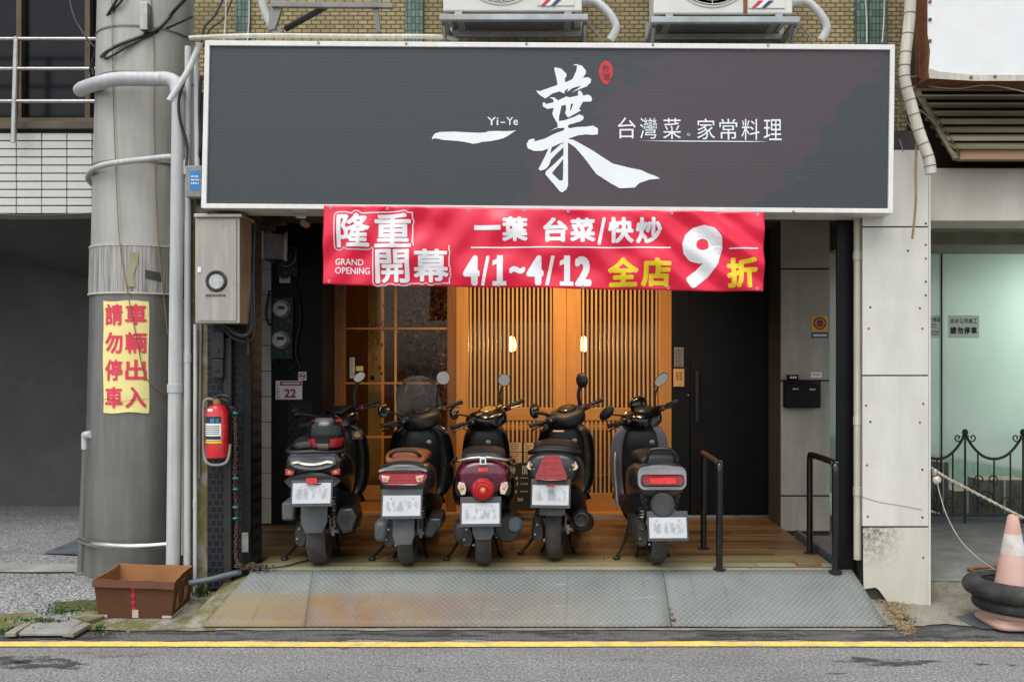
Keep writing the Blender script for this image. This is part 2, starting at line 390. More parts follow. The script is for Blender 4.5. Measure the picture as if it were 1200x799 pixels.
# ================================================================== setting: ground, road, pavement, platforms
def m_asphalt(name, base, dark, patches=True, scale=75, cells=False):
    k = NT(name); v = k.coord(rand=False)
    sp = k.n('ShaderNodeTexVoronoi', Vector=v, Scale=scale); grit = k.noise(v, scale * 1.1, 3, .7)
    c = k.mix(.75, k.ramp(k.noise(v, 1.3, 8, .6), [(.3, tuple(q * .82 for q in base)), (.72, tuple(q * 1.12 for q in base))]), k.ramp(grit, [(.34, .05), (.5, .5), (.66, .98)]), 'OVERLAY')
    c = k.mix(k.ramp(sp.outputs['Distance'], [(.0, .55), (.22, 0.)]), c, tuple(min(q * 1.9, 1) for q in base))
    c = k.mix(k.ramp(k.noise(k.coord((.35, 2.4, 1), False), 2.0, 8, .65), [(.35, .0), (.75, .5)]), c, tuple(q * .62 for q in base))
    ck = k.n('ShaderNodeTexVoronoi', {'feature': 'DISTANCE_TO_EDGE'}, Vector=k.n('ShaderNodeVectorMath', {'operation': 'ADD'}, _0=v, _1=k.n('ShaderNodeTexNoise', Vector=v, Scale=3., Detail=6.).outputs['Color']).outputs[0], Scale=.9)
    c = k.mix(k.math('MULTIPLY', k.math('LESS_THAN', ck.outputs['Distance'], .006), k.ramp(k.noise(v, 1.7, 3), [(.5, 0), (.6, .75)])), c, tuple(q * .3 for q in base))
    if cells:
        ce = k.n('ShaderNodeTexVoronoi', Vector=v, Scale=95. if scale < 58 else 150.); lum = k.n('ShaderNodeSeparateXYZ', Vector=ce.outputs['Color']).outputs[0]
        c = k.mix(.85 if scale < 58 else .40, c, k.ramp(lum, [(.1, .26), (.5, .5), (.9, .80)]), 'OVERLAY')
    if patches:
        n = k.noise(k.coord((1, 2.6, 1), False), 1.15, 9, .68); c = k.mix(k.ramp(n, [(.50, 0), (.56, .85)]), c, dark)
    return k.out(c, .88, 0, k.bump(k.math('ADD', grit, sp.outputs['Distance']), .55, .006))
def m_patch(name, col, thr):
    """a thin worn stain: patchy cover with the road showing through"""
    k = NT(name); v = k.coord((1, 1.8, 1), False); g = k.noise(v, 80, 3, .7)
    f = k.ramp(k.math('ADD', k.math('MULTIPLY', k.noise(v, 7, 8, .7), .75), k.math('MULTIPLY', g, .25)), [(thr - .05, 0), (thr + .05, .9)])
    k.set(k.b.inputs['Alpha'], f); return k.out(k.ramp(g, [(.3, tuple(q * .5 for q in col)), (.7, tuple(q * 1.5 for q in col))]), .9)
M['asphalt'] = m_asphalt('asphalt', (.215, .213, .207), (.055, .053, .05), False, 60, True)
M['asphalt_dark'] = m_asphalt('asphalt_dark', (.115, .113, .109), (.042, .041, .040), True, 70)
M['tar'] = m_patch('tar', (.055, .053, .05), .50)
M['faded_red'] = m_patch('faded_red', (.27, .15, .145), .56)
M['aggregate'] = m_asphalt('aggregate', (.215, .218, .215), (.13, .12, .10), False, 55, True)
def m_concrete(name, base, dirt, moss=None, amt=.4, moss_amt=.35, grit=60):
    k = NT(name); v = k.coord(rand=False)
    c = k.ramp(k.noise(v, 2.2, 9, .66), [(.3, tuple(q * .75 for q in base)), (.7, tuple(q * 1.15 for q in base))])
    c = k.mix(k.ramp(k.noise(v, 3.7, 9, .7), [(1 - amt - .1, 0), (1 - amt + .2, .9)]), c, dirt)
    if moss: c = k.mix(k.ramp(k.noise(v, 4.6, 9, .72), [(1 - moss_amt - .03, 0), (1 - moss_amt + .09, 1)]), c, moss)
    g = k.noise(v, grit, 5, .7); c = k.mix(.5, c, k.ramp(g, [(.3, .25), (.7, .75)]), 'OVERLAY')
    return k.out(c, .85, 0, k.bump(g, .5, .006))
M['conc_moss'] = m_concrete('conc_moss', (.30, .29, .26), (.17, .15, .10), (.125, .115, .035), .55, .56)
M['conc_plain'] = m_concrete('conc_plain', (.30, .295, .275), (.16, .15, .125), None, .45)
M['platform'] = m_concrete('platform', (.23, .228, .21), (.11, .105, .09), None, .5, grit=120)
M['kerb'] = m_concrete('kerb', (.30, .275, .225), (.13, .11, .08), None, .5)
M['earth'] = m_concrete('earth', (.14, .125, .095), (.06, .05, .04), (.05, .06, .02), .5, .4)

M['moss'] = plain('moss', (.06, .072, .018), .95, var=.5, vs=30, bump=.8, bs=120)
mb = MB(); mb.grid(10, 10, lambda a, b: Vector((-600 + 1200 * a, -600 + 1200 * b, -.03)))
mb.build('ground', M['earth'], kind='structure', smooth=False)
mb = MB(); mb.grid(40, 20, lambda a, b: Vector((-14 + 28 * a, -6 + 12.2 * b, 0.0008 * noise.noise(Vector((a * 9, b * 5, 0))))))
mb.build('road', M['asphalt'], kind='structure')
def ragged(x0, x1, y0, y1, z, n=60, amp=.03, seed=0.):
    mb = MB(); rows = 4
    def fn(a, b):
        x = x0 + (x1 - x0) * a; e0 = amp * noise.fractal(Vector((x * 3.1, seed, 0)), 1, 2, 4); e1 = amp * noise.fractal(Vector((x * 3.1, seed + 9, 0)), 1, 2, 4)
        return Vector((x, (y0 + e0) * (1 - b) + (y1 + e1) * b, z))
    mb.grid(n, rows, fn); return mb
ragged(-5.5, 5.2, 5.43, 6.3, .004, 240, .05, 3.).build('road_edge', M['asphalt_dark'], kind='structure')
yl = MB()
def ylf(a, b):
    x = -5.5 + 11 * a
    return Vector((x, 5.30 + .012 * noise.noise(Vector((x * .5, 0, 0))) + (.092 + .012 * noise.noise(Vector((x * 5, 3, 0)))) * b + .006 * noise.noise(Vector((x * 22, b * 3, 0))), .0075))
yl.grid(400, 1, ylf); yl.build('road_line', M['yellow_paint'], kind='structure')
def blot(name, c, rx, ry, z, mat, seed, n=90, holes=.9, parent=None, kind='structure'):
    mb = MB(); pts = []
    for k in range(n):
        a = 2 * math.pi * k / n
        r = 1 + holes * .75 * noise.fractal(Vector((math.cos(a) * 1.7 + seed, math.sin(a) * 1.7, seed)), 1, 2, 5)
        pts.append((c[0] + rx * r * math.cos(a), c[1] + ry * r * math.sin(a)))
    mb.flat(pts, lambda x, y: Vector((x, y, z if z is not None else max(pave_z(x, y), .0125 + .09 * max(0, (y - 5.6) / .95) ** 1.5) + .010))); return mb.build(name, mat, parent, smooth=False, kind=kind)
for i, (u, v, rx, ry, mt) in enumerate([(52, 778, .30, .075, 'tar'), (20, 772, .18, .05, 'tar'), (1034, 775, .26, .060, 'tar'), (1150, 778, .04, .02, 'tar'), (1186, 779, .025, .02, 'tar'),
                                    (120, 766, .25, .05, 'faded_red'), (8, 768, .10, .04, 'faded_red'), (470, 744, .5, .045, 'tar'), (640, 742, .4, .03, 'tar'), (900, 745, .35, .035, 'tar'), (170, 742, .45, .04, 'tar'), (60, 748, .3, .03, 'tar'), (1110, 747, .3, .03, 'tar'), (980, 789, .05, .012, 'tar'), (560, 790, .06, .01, 'faded_red')]):
    d = gd(v, 0.0); blot('road_stain', (gx(u, d), d), rx, ry, (.0035 if v > 757 else .0075), M[mt], i * 3.3)

# left pavement: exposed aggregate rising from the road into the car entrance
def pave_z(x, y): 
    t = min(max((y - 5.75) / .75, 0), 1); return .02 + (PAVE - .02) * (t * t * (3 - 2 * t))
mb = MB()
def pf(a, b):
    y = 5.80 + (12.2 - 5.80) * b ** 1.7; x0 = -9.0; x1 = -2.62 if y < 6.55 else -2.88
    x = x0 + (x1 - x0) * a
    if b == 0: y += .12 * noise.fractal(Vector((x * 2.2, 5, 0)), 1, 2, 4) + .10 * max(0, (x + 3.6))
    return Vector((x, y, pave_z(x, y) + .006 * noise.noise(Vector((x * 3, y * 3, 0)))))
mb.grid(50, 40, pf); mb.build('pavement', M['aggregate'], kind='structure')
mb = MB(); mb.grid(30, 8, lambda a, b: Vector((-6.2 + 4.05 * a, 5.60 + .03 * noise.fractal(Vector((a * 20, 1, 0)), 1, 2, 3) * (1 if b == 0 else 0) + .95 * b, .0125 + .09 * b ** 1.5 + .01 * noise.noise(Vector((a * 14, b * 5, 2))))))
mb.build('gutter_slab', M['conc_moss'], kind='structure')
# pale strip and steel plate on the car entrance floor
mb = MB(); mb.grid(20, 2, lambda a, b: Vector((-6 + 2.9 * a, 6.62 + .28 * b + .02 * noise.noise(Vector((a * 9, b, 0))), PAVE + .012))); mb.build('entrance_strip', M['conc_plain'], kind='structure')
mb = MB(); mb.flat([(50, 648), (100, 628), (112, 634), (112, 650)], lambda u, v: Vector((gx(u, gd(v, PAVE + .012)), gd(v, PAVE + .012), PAVE + .0125)))
mb.build('floor_plate', M['pipe_dark'], kind='structure', smooth=False)
# a broken inlet cover by the gutter, framed in old timber and concrete
cv = empty('drain_cover', (gx(62, 5.75), 5.75, .02), 'broken concrete drain cover with weathered frame in the gutter at far left', 'drain cover')
def slabpoly(name, pts, z0, z1, mat, parent):
    mb = MB(); f = lambda z: (lambda u, v: Vector((gx(u, gd(v, .04)), gd(v, .04), z))); mb.prism(pts, f(z0), f(z1)); return mb.build(name, mat, parent, smooth=False, bevel=.004)
slabpoly('slab', [(38, 728), (80, 723), (97, 727), (74, 741), (22, 741)], .02, .040, M['conc_plain'], cv)
slabpoly('frame_bar', [(34, 727), (43, 727), (18, 742), (6, 742)], .02, .046, M['kerb'], cv)
slabpoly('frame_bar', [(98, 729), (107, 731), (86, 743), (73, 742)], .02, .046, M['kerb'], cv)
for pts in ([(84, 722), (118, 710), (122, 722), (103, 728)],):
    slabpoly('broken_slab', pts, .02, .045, M['conc_moss'], cv)

# moss and weeds along the broken edge
def blades(name, label, cat, spots, mat, parent=None):
    mb = MB()
    for (u, v, z, su, sd, n, h) in spots:
        d0 = gd(v, z)
        for _ in range(n):
            x = gx(u, d0) + random.gauss(0, su); y = d0 + random.gauss(0, sd); a = random.uniform(0, 6.28); hh = h * random.uniform(.4, 1.2); wdt = .003 + .10 * hh * random.random()
            dx, dy = math.cos(a), math.sin(a); ln = random.uniform(.2, .9) * hh
            zz = z - .01
            mb.add([(x - dy * wdt, y + dx * wdt, zz), (x + dy * wdt, y - dx * wdt, zz), (x + dx * ln * .6 + dy * wdt * 1.2, y + dy * ln * .6 - dx * wdt * 1.2, zz + hh * .75), (x + dx * ln, y + dy * ln, zz + hh), (x + dx * ln * .6 - dy * wdt * 1.2, y + dy * ln * .6 + dx * wdt * 1.2, zz + hh * .75)], [(0, 1, 2, 3, 4)])
    return mb.build(name, mat, parent, kind='stuff', label=label, cat=cat, fixn=False)
blades('weeds', 'small green weeds and moss along the broken pavement edge', 'weeds', [(92, 707, .055, .09, .05, 420, .020), (105, 699, .065, .05, .03, 260, .024), (70, 716, .045, .06, .03, 90, .025), (45, 726, .05, .10, .02, 120, .025), (15, 738, .03, .08, .02, 100, .025), (240, 690, .08, .03, .03, 60, .09), (234, 697, .07, .03, .02, 40, .07), (117, 735, .04, .02, .01, 30, .03), (1061, 727, .02, .03, .02, 40, .03), (128, 742, .02, .03, .01, 20, .02)], M['leaf'])

blot('moss', (gx(95, gd(707, .07)), gd(707, .07)), .17, .075, None, M['moss'], 4.2)
blot('moss', (gx(22, gd(736, .03)), gd(736, .03)), .22, .03, None, M['moss'], 8.2)
# right platform in front of the neighbouring window, with its kerb face
mb = MB(); mb.grid(40, 20, lambda a, b: Vector((2.02 + 5.5 * a, 6.20 + 2.7 * b, PLAT - .004 * (1 - b) + .004 * noise.noise(Vector((a * 12, b * 7, 5))))))
mb.build('platform', M['platform'], kind='structure')
mb = MB(); mb.grid(60, 6, lambda a, b: Vector((2.55 + 5 * a, 6.17 + .03 * b + .014 * noise.fractal(Vector((a * 30, b * 4, 1)), 1, 2, 4), -.02 + (PLAT + .014) * b)))
mb.build('platform_kerb', M['kerb'], kind='structure')
# sloping debris and broken concrete below the white pillar
mb = MB()
def df(a, b):
    x = 2.02 + 1.25 * a; y = 5.72 + .45 * b
    return Vector((x, y + .05 * noise.fractal(Vector((x * 5, 2, 0)), 1, 2, 3) * (1 - b), .011 + .075 * b * max(0, 1 - a * 1.35) + .012 * noise.fractal(Vector((x * 9, y * 9, 0)), 1, 2, 4) * b))
mb.grid(40, 14, df); mb.build('gutter_debris', M['kerb'], kind='structure')
mb = MB()
for _ in range(4200):
    t = random.random(); u = 1018 + 42 * t + abs(random.gauss(0, 8)); v = 690 + 38 * t + random.gauss(0, 5); d = gd(v, .06)
    x, y = gx(u, d), d; a = min(max((x - 2.02) / 1.25, 0), 1); b = min(max((y - 5.72) / .45, 0), 1)
    z = .014 + .075 * b * max(0, 1 - a * 1.35); s = random.uniform(.003, .010)
    vs = [(x + s * random.uniform(-1, 1), y + s * random.uniform(-1, 1), z + s * random.uniform(-.2, 1.1)) for _ in range(4)]
    mb.add(vs, [(0, 1, 2), (0, 2, 3), (0, 3, 1), (1, 3, 2)])
M['gravel'] = plain('gravel', (.30, .22, .12), .9, var=.55, vs=40)
mb.build('gravel', M['gravel'], kind='stuff', smooth=False, label='loose brown grit washed up against the foot of the white pillar', cat='gravel')

# shop floor: long boards, the outer rows coloured paler in steps
deck_x0, deck_x1 = gx(296, 6.2), 2.0
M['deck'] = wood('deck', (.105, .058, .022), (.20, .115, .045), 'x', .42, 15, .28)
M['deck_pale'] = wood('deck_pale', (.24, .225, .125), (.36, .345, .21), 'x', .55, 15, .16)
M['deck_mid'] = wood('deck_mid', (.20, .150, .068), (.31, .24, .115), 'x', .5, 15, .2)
mb = MB(); mb.box(deck_x0, deck_x1 - .01, 6.22, 6.58, .02, DECK - .03); mb.box(-2.84, deck_x1 - .01, 6.58, 8.9, .02, DECK - .03); fl = mb.build('floor', M['soil_black'], kind='structure', smooth=False)
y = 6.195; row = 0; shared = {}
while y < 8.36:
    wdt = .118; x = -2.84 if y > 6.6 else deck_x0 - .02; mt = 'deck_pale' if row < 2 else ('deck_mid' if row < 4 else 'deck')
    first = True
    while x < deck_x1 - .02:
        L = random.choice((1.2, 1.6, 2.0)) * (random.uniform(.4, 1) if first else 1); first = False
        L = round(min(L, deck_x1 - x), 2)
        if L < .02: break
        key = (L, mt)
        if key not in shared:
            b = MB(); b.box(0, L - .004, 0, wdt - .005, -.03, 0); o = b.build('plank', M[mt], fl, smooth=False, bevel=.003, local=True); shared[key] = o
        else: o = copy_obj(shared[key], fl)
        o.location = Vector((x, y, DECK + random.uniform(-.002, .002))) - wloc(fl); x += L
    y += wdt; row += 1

# steel chequer-plate ramp
def m_chequer():
    k = NT('chequer_plate'); v = k.coord(rand=False); sx, sy = .042, .042
    sep = k.n('ShaderNodeSeparateXYZ', Vector=v)
    def bars(shift, sgn):
        X = k.math('ADD', k.math('DIVIDE', sep.outputs[0], sx), shift); Y = k.math('ADD', k.math('DIVIDE', sep.outputs[1], sy), shift)
        fx = k.math('SUBTRACT', k.math('FRACT', X), .5); fy = k.math('SUBTRACT', k.math('FRACT', Y), .5)
        a = k.math('ADD', fx, k.math('MULTIPLY', fy, sgn)); b = k.math('SUBTRACT', fx, k.math('MULTIPLY', fy, sgn))
        q = k.math('ADD', k.math('POWER', k.math('ABSOLUTE', k.math('MULTIPLY', a, 2.2)), 2.), k.math('POWER', k.math('ABSOLUTE', k.math('MULTIPLY', b, 7.)), 2.))
        return k.math('LESS_THAN', q, 1.)
    h = k.math('MAXIMUM', bars(0., 1.), bars(.5, -1.))
    n = k.noise(v, 2.2, 9, .65); c = k.ramp(n, [(.3, (.125, .137, .128)), (.7, (.205, .218, .205))])
    c = k.mix(k.math('MULTIPLY', h, .55), c, (.32, .34, .325))
    # rust and ochre where water runs off the lower left corner
    tc = k.n('ShaderNodeTexCoord'); sp = k.n('ShaderNodeSeparateXYZ', Vector=tc.outputs['Object'])
    lft = k.ramp(k.math('DIVIDE', k.math('ADD', sp.outputs[0], 2.4), 4.8), [(.0, 1.), (.25, .9), (.6, 0)])
    low = k.ramp(k.math('DIVIDE', k.math('ADD', sp.outputs[1], .3), .6), [(.44, 1.), (.60, 0.)])
    msk = k.math('MULTIPLY', k.math('MULTIPLY', lft, low), k.ramp(k.noise(k.coord((1, 1, 1), False), 2.4, 8, .65), [(.25, .35), (.55, 1)]))
    rc = k.ramp(k.noise(v, 1.2, 4), [(.35, (.21, .085, .045)), (.6, (.25, .185, .07))])
    c = k.mix(k.math('MULTIPLY', msk, k.ramp(k.noise(v, 11, 9, .75), [(.30, .45), (.6, 1.)])), c, rc)
    c = k.mix(k.ramp(k.noise(v, 4.1, 9, .72), [(.66, 0), (.74, .7)]), c, (.22, .17, .10))
    sc_ = k.noise(k.coord((9, .7, 1), False), 2.2, 8, .7); c = k.mix(k.ramp(sc_, [(.58, 0), (.70, .5)]), c, (.10, .10, .095)); c = k.mix(k.ramp(k.noise(k.coord((1.2, 14, 1), False, (0, 0, R(20))), 2.0, 7, .7), [(.64, 0), (.70, .6)]), c, (.40, .42, .41))
    return k.out(c, k.ramp(n, [(.3, .62), (.7, .78)]), .1, k.bump(k.math('ADD', h, k.math('MULTIPLY', k.noise(v, 90, 4), .4)), .7, .003))
M['chequer'] = m_chequer()
ramp = empty('ramp', (0, 5.93, 0), 'grey steel chequer plate ramp from the road up to the shop floor', 'ramp')
def rampplate(us0, us1, name='plate'):
    f = lambda u, v, d, z: Vector((gx(u, d), d, z))
    d0, d1 = 5.655, 6.19
    a, b = Vector((gx(us0[0], d0), d0, .020)), Vector((gx(us0[1], d0), d0, .020)); c, e = Vector((gx(us1[1], d1), d1, DECK + .006)), Vector((gx(us1[0], d1), d1, DECK + .006))
    mb = MB(); off = Vector((0, .012, -.012))
    def sf(s, t):
        p = (a * (1 - s) + b * s) * (1 - t) + (e * (1 - s) + c * s) * t
        return p + Vector((0, 0, .006 * math.sin(math.pi * t) + .003 * noise.noise(Vector((p.x * 2, p.y * 3, 0)))))
    mb.grid(24, 8, sf); o = mb.build(name, M['chequer'], ramp, local=False, solid=.008)
    return o
rampplate((237, 357.6), (297, 367.3)); rampplate((357.9, 786.6), (367.5, 776.3)); rampplate((787.4, 1040), (776.8, 998))
mb = MB(); mb.add([Vector((gx(240, 5.70), 5.70, .0)), Vector((gx(1036, 5.7), 5.7, 0)), Vector((gx(996, 6.18), 6.18, 0)), Vector((gx(300, 6.18), 6.18, 0)), Vector((gx(300, 6.18), 6.18, DECK - .02)), Vector((gx(996, 6.18), 6.18, DECK - .02))], [(0, 1, 2, 3), (0, 4, 5, 1), (3, 2, 5, 4), (0, 3, 4), (1, 5, 2)])
mb.build('support', M['rust'], ramp, smooth=False)
mb = MB(); 
for u, v, s in ((785, 714, .013), (789, 726, .018), (787, 720, .01)):
    d = 5.93 - (v - 700) * .009; mb.ell((gx(u, d), d, gz(v, d) + .006), (s, s * 1.1, .004), 10, 6)
mb.build('rust_spot', M['rust'], ramp)
ragged(gx(240, 5.64), gx(1045, 5.64), 5.615, 5.665, .0110, 200, .02, 21.).build('ramp_bedding', M['kerb'], kind='structure')
# mossy concrete cheek along the left side of the ramp
mb = MB(); mb.add([Vector((gx(214, 5.66), 5.66, 0)), Vector((gx(238, 5.66), 5.66, 0)), Vector((gx(299, 6.2), 6.2, 0)), Vector((gx(262, 6.2), 6.2, 0)), Vector((gx(214, 5.66), 5.66, .022)), Vector((gx(237, 5.66), 5.66, .018)), Vector((gx(297, 6.2), 6.2, .235)), Vector((gx(262, 6.2), 6.2, .16))], [(4, 5, 6, 7), (0, 1, 5, 4), (3, 7, 6, 2), (0, 4, 7, 3), (1, 2, 6, 5)])
mb.build('ramp_cheek', M['conc_moss'], kind='structure', bevel=.006)

# ================================================================== the shop building: upper brick wall, piers, recess
def m_brick():
    k = NT('small_bricks'); tc = k.n('ShaderNodeTexCoord'); mp = k.n('ShaderNodeMapping', Vector=tc.outputs['Object'], Rotation=(R(90), 0, 0))
    br = k.n('ShaderNodeTexBrick', {'offset': .5}, Vector=mp.outputs[0], Color1=(.27, .205, .085, 1), Color2=(.36, .29, .14, 1), Mortar=(.075, .06, .03, 1), Scale=1., Mortar_Size=.0045, Brick_Width=.068, Row_Height=.031)
    v = k.coord(rand=False); c = k.mix(k.ramp(k.noise(v, 1.6, 8, .65), [(.45, 0), (.75, .6)]), br.outputs['Color'], (.14, .10, .04))
    return k.out(c, .7, 0, k.bump(k.math('SUBTRACT', 1., br.outputs['Fac']), .7, .004))
M['brick'] = m_brick()
def m_mosaic():
    k = NT('green_mosaic'); tc = k.n('ShaderNodeTexCoord'); mp = k.n('ShaderNodeMapping', Vector=tc.outputs['Object'], Rotation=(R(90), 0, 0))
    br = k.n('ShaderNodeTexBrick', {'offset': 0.}, Vector=mp.outputs[0], Color1=(.05, .115, .085, 1), Color2=(.13, .20, .16, 1), Mortar=(.02, .03, .025, 1), Scale=1., Mortar_Size=.003, Brick_Width=.028, Row_Height=.05)
    return k.out(br.outputs['Color'], .35, 0, k.bump(k.math('SUBTRACT', 1., br.outputs['Fac']), .6, .003))
M['mosaic'] = m_mosaic()
shop = empty('shop_building', (0, 8.4, DECK), 'shop building with small tan bricks above a dark recessed ground floor', 'building')
WD = 6.45                                             # face of the brick wall
mb = MB(); mb.box(-2.62, 2.56, WD, WD + .3, 2.96, 6.2); mb.build('wall', M['brick'], shop, smooth=False)
for u0, u1 in ((475, 496), (276, 292), (1003, 1018), (1019, 1040)):
    mb = MB(); mb.box(gx(u0, WD - .03), gx(u1, WD - .03), WD - .03, WD - .001, 3.0, 6.2); mb.build('mosaic_strip', M['mosaic'], shop, smooth=False)
mb = MB(); mb.box(-2.62, 2.6, 6.30, 9.0, 2.945, 2.958); mb.box(-2.86, -2.62, 6.7, 9.0, 2.945, 2.958); mb.build('soffit', plain('soffit', (.10, .097, .088), .8), shop, smooth=False)
mb = MB(); mb.box(-2.62, 3.4, 6.5, 12.5, 2.97, 3.1); mb.build('slab', M['conc_plain'], shop, smooth=False)
# black embossed cladding: left pier, the inner black wall and the slim right post
def m_embossed():
    k = NT('black_embossed'); tc = k.n('ShaderNodeTexCoord'); mp = k.n('ShaderNodeMapping', Vector=tc.outputs['Object'], Rotation=(R(90), 0, 0))
    br = k.n('ShaderNodeTexBrick', {'offset': .5}, Vector=mp.outputs[0], Color1=(.009, .010, .0115, 1), Color2=(.012, .013, .0145, 1), Mortar=(.028, .031, .035, 1), Scale=1., Mortar_Size=.006, Brick_Width=.048, Row_Height=.048)
    k.set(k.b.inputs['Specular IOR Level'], .25)
    return k.out(br.outputs['Color'], .5, 0, k.bump(br.outputs['Fac'], .9, .006))
M['embossed'] = m_embossed()
mb = MB(); mb.box(gx(243, 6.3), gx(293, 6.3), 6.3, 6.55, .10, 2.945); mb.build('pier', M['embossed'], shop, smooth=False)
mb = MB(); mb.box(gx(213, 6.32), gx(243.5, 6.32), 6.315, 6.56, .05, 2.945); mb.build('pier_render', M['conc_moss'], shop, smooth=False)
for u0, u1, dd, r in ((262, 271, 6.24, 0), (284, 294, 6.25, 0)):
    mb = MB(); mb.box(gx(u0, dd), gx(u1, dd), dd, 6.298, .12, gz(395 if u0 < 270 else 300, dd)); mb.build('post', M['black_plastic'] if u0 < 270 else M['black_paint'], shop, smooth=False, bevel=.004)
BD = 7.95
mb = MB(); mb.box(gx(318, BD), gx(378, BD), BD, BD + .5, DECK, 2.945); mb.build('inner_wall', M['black_paint'], shop, smooth=False)
mb = MB(); mb.box(gx(338, BD), gx(366, BD), BD - .012, BD - .001, DECK, gz(470, BD)); mb.build('embossed_panel', M['embossed'], shop, smooth=False)
mb = MB(); mb.box(-2.85, gx(293, BD) + .01, BD + .04, BD + .6, DECK, 2.945); mb.build('side_wall', M['black_paint'], shop, smooth=False)
mb = MB(); mb.box(-2.86, -2.845, 6.56, 9.0, .05, 2.945); mb.build('side_wall', M['black_paint'], shop, smooth=False)
# column of white tiles beside the meters
tw = empty('tile_column', (gx(306, BD), BD, DECK), 'narrow column of cream wall tiles left of the electricity meters', 'tile column')
mb = MB(); mb.box(gx(292, BD), gx(318, BD) - .002, BD + .012, BD + .04, DECK, 2.94); mb.build('backing', M['grout'], tw, smooth=False)
zz = DECK + .01; sh = None
while zz < 2.9:
    for u0, u1 in ((293, 305), (306, 317.5)):
        if sh is None:
            b = MB(); b.box(0, gx(u1, BD) - gx(u0, BD) - .003, 0, .018, 0, .222); sh = b.build('tile', M['tile_white'], tw, smooth=False, bevel=.003, local=True); o = sh
        else: o = copy_obj(sh, tw)
        o.location = Vector((gx(u0, BD), BD, zz)) - wloc(tw)
    zz += .228
# right: concrete panel pier deep in the recess, black post at the front
M['conc_panel'] = streaky('conc_panel', (.34, .325, .27), (.42, .405, .345), .75, 0, (6, 6, 1.), dirt=(.25, .235, .19), dirt_amt=.38)
rp = empty('concrete_pier', (gx(944, 7.8), 7.8, .2), 'grey concrete panelled pier at the back right of the recess', 'pier')
mb = MB(); mb.box(gx(916, 7.82), gx(972, 7.82), 7.82, 8.3, .17, 2.945); mb.build('core', M['grout'], rp, smooth=False)
for v0, v1 in ((256, 314), (316, 445), (447, 580), (582, 622)):
    mb = MB(); mb.pbox(915.5, 972.5, v0, v1, 7.79, .03); mb.build('panel', M['conc_panel'], rp, smooth=False, bevel=.003)
mb = MB(); mb.box(gx(981, 6.25), gx(1003, 6.25), 6.25, 6.285, .05, 2.945); mb.build('front_post', M['black_paint'], shop, smooth=False, bevel=.004)
mb = MB(); mb.box(2.03, 2.06, 6.46, 7.5, .16, .29); mb.build('deck_edge', M['pipe_dark'], shop, smooth=False)

# ================================================================== the neighbouring building at left, and the car entrance
LD = 7.6
lb = empty('left_building', (-4.6, LD, PAVE), 'neighbouring building at left with white wall tiles over a dark car entrance', 'building')
zb = gz(250, LD); zt = gz(155, LD)
mb = MB(); mb.box(-9, gx(262, LD), LD + .03, LD + .3, zb, zt + .02); mb.build('wall', M['grout'], lb, smooth=False)
tw_, th_ = gx(29.6, LD) - gx(0, LD), (zt - zb) / 10.0
sh = None; x = gx(138, LD) - tw_ * 12
while x < gx(255, LD):
    for j in range(10):
        if sh is None:
            b = MB(); b.box(0, tw_ - .008, 0, .03, 0, th_ - .010); sh = b.build('tile', M['tile_white'], lb, smooth=False, bevel=.003, local=True); o = sh
        else: o = copy_obj(sh, lb)
        o.location = Vector((x, LD + random.uniform(-.002, .002), zb + j * th_)) - wloc(lb)
    x += tw_
mb = MB(); mb.box(-9, gx(262, LD), LD - .03, LD + .3, zt + .022, gz(143, LD)); mb.build('sill', plain('sill_brown', (.13, .10, .06), .6, dirt=(.06, .05, .04)), lb, smooth=False, bevel=.006)
mb = MB(); mb.box(-9, gx(262, LD), LD + .12, LD + .14, gz(143, LD) - .02, 6.6); mb.build('window_pane', plain('black_pane', (.006, .007, .008), .2, bump=.0, rv=.04, Specular_IOR_Level=.25), lb, smooth=False)
for u in (17, 98):
    mb = MB(); mb.box(gx(u - 3, LD), gx(u + 3, LD), LD + .06, LD + .119, gz(143, LD), 6.6); mb.build('window_frame', plain('bronze', (.10, .075, .045), .45, metal=.5), lb, smooth=False)
mb = MB(); mb.box(-9, gx(262, LD), LD + .055, LD + .118, gz(148, LD), gz(136, LD)); mb.build('window_frame', plain('bronze2', (.12, .09, .05), .45, metal=.4), lb, smooth=False)
# car entrance: dim rear wall, sloping underside of a stair above
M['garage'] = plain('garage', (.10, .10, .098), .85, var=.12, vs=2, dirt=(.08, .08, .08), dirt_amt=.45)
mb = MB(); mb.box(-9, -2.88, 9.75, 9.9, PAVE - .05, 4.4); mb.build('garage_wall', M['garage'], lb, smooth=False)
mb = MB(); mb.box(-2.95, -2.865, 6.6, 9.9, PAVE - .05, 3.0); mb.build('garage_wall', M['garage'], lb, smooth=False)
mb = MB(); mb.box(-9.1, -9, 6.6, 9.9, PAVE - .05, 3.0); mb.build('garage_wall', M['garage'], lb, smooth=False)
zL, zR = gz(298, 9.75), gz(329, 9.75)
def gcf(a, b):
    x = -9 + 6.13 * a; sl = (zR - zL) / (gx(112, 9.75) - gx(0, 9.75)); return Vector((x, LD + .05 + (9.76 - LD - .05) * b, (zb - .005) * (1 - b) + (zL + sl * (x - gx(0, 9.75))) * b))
mb = MB(); mb.grid(24, 12, gcf); mb.build('garage_ceiling', M['garage'], lb, smooth=False)

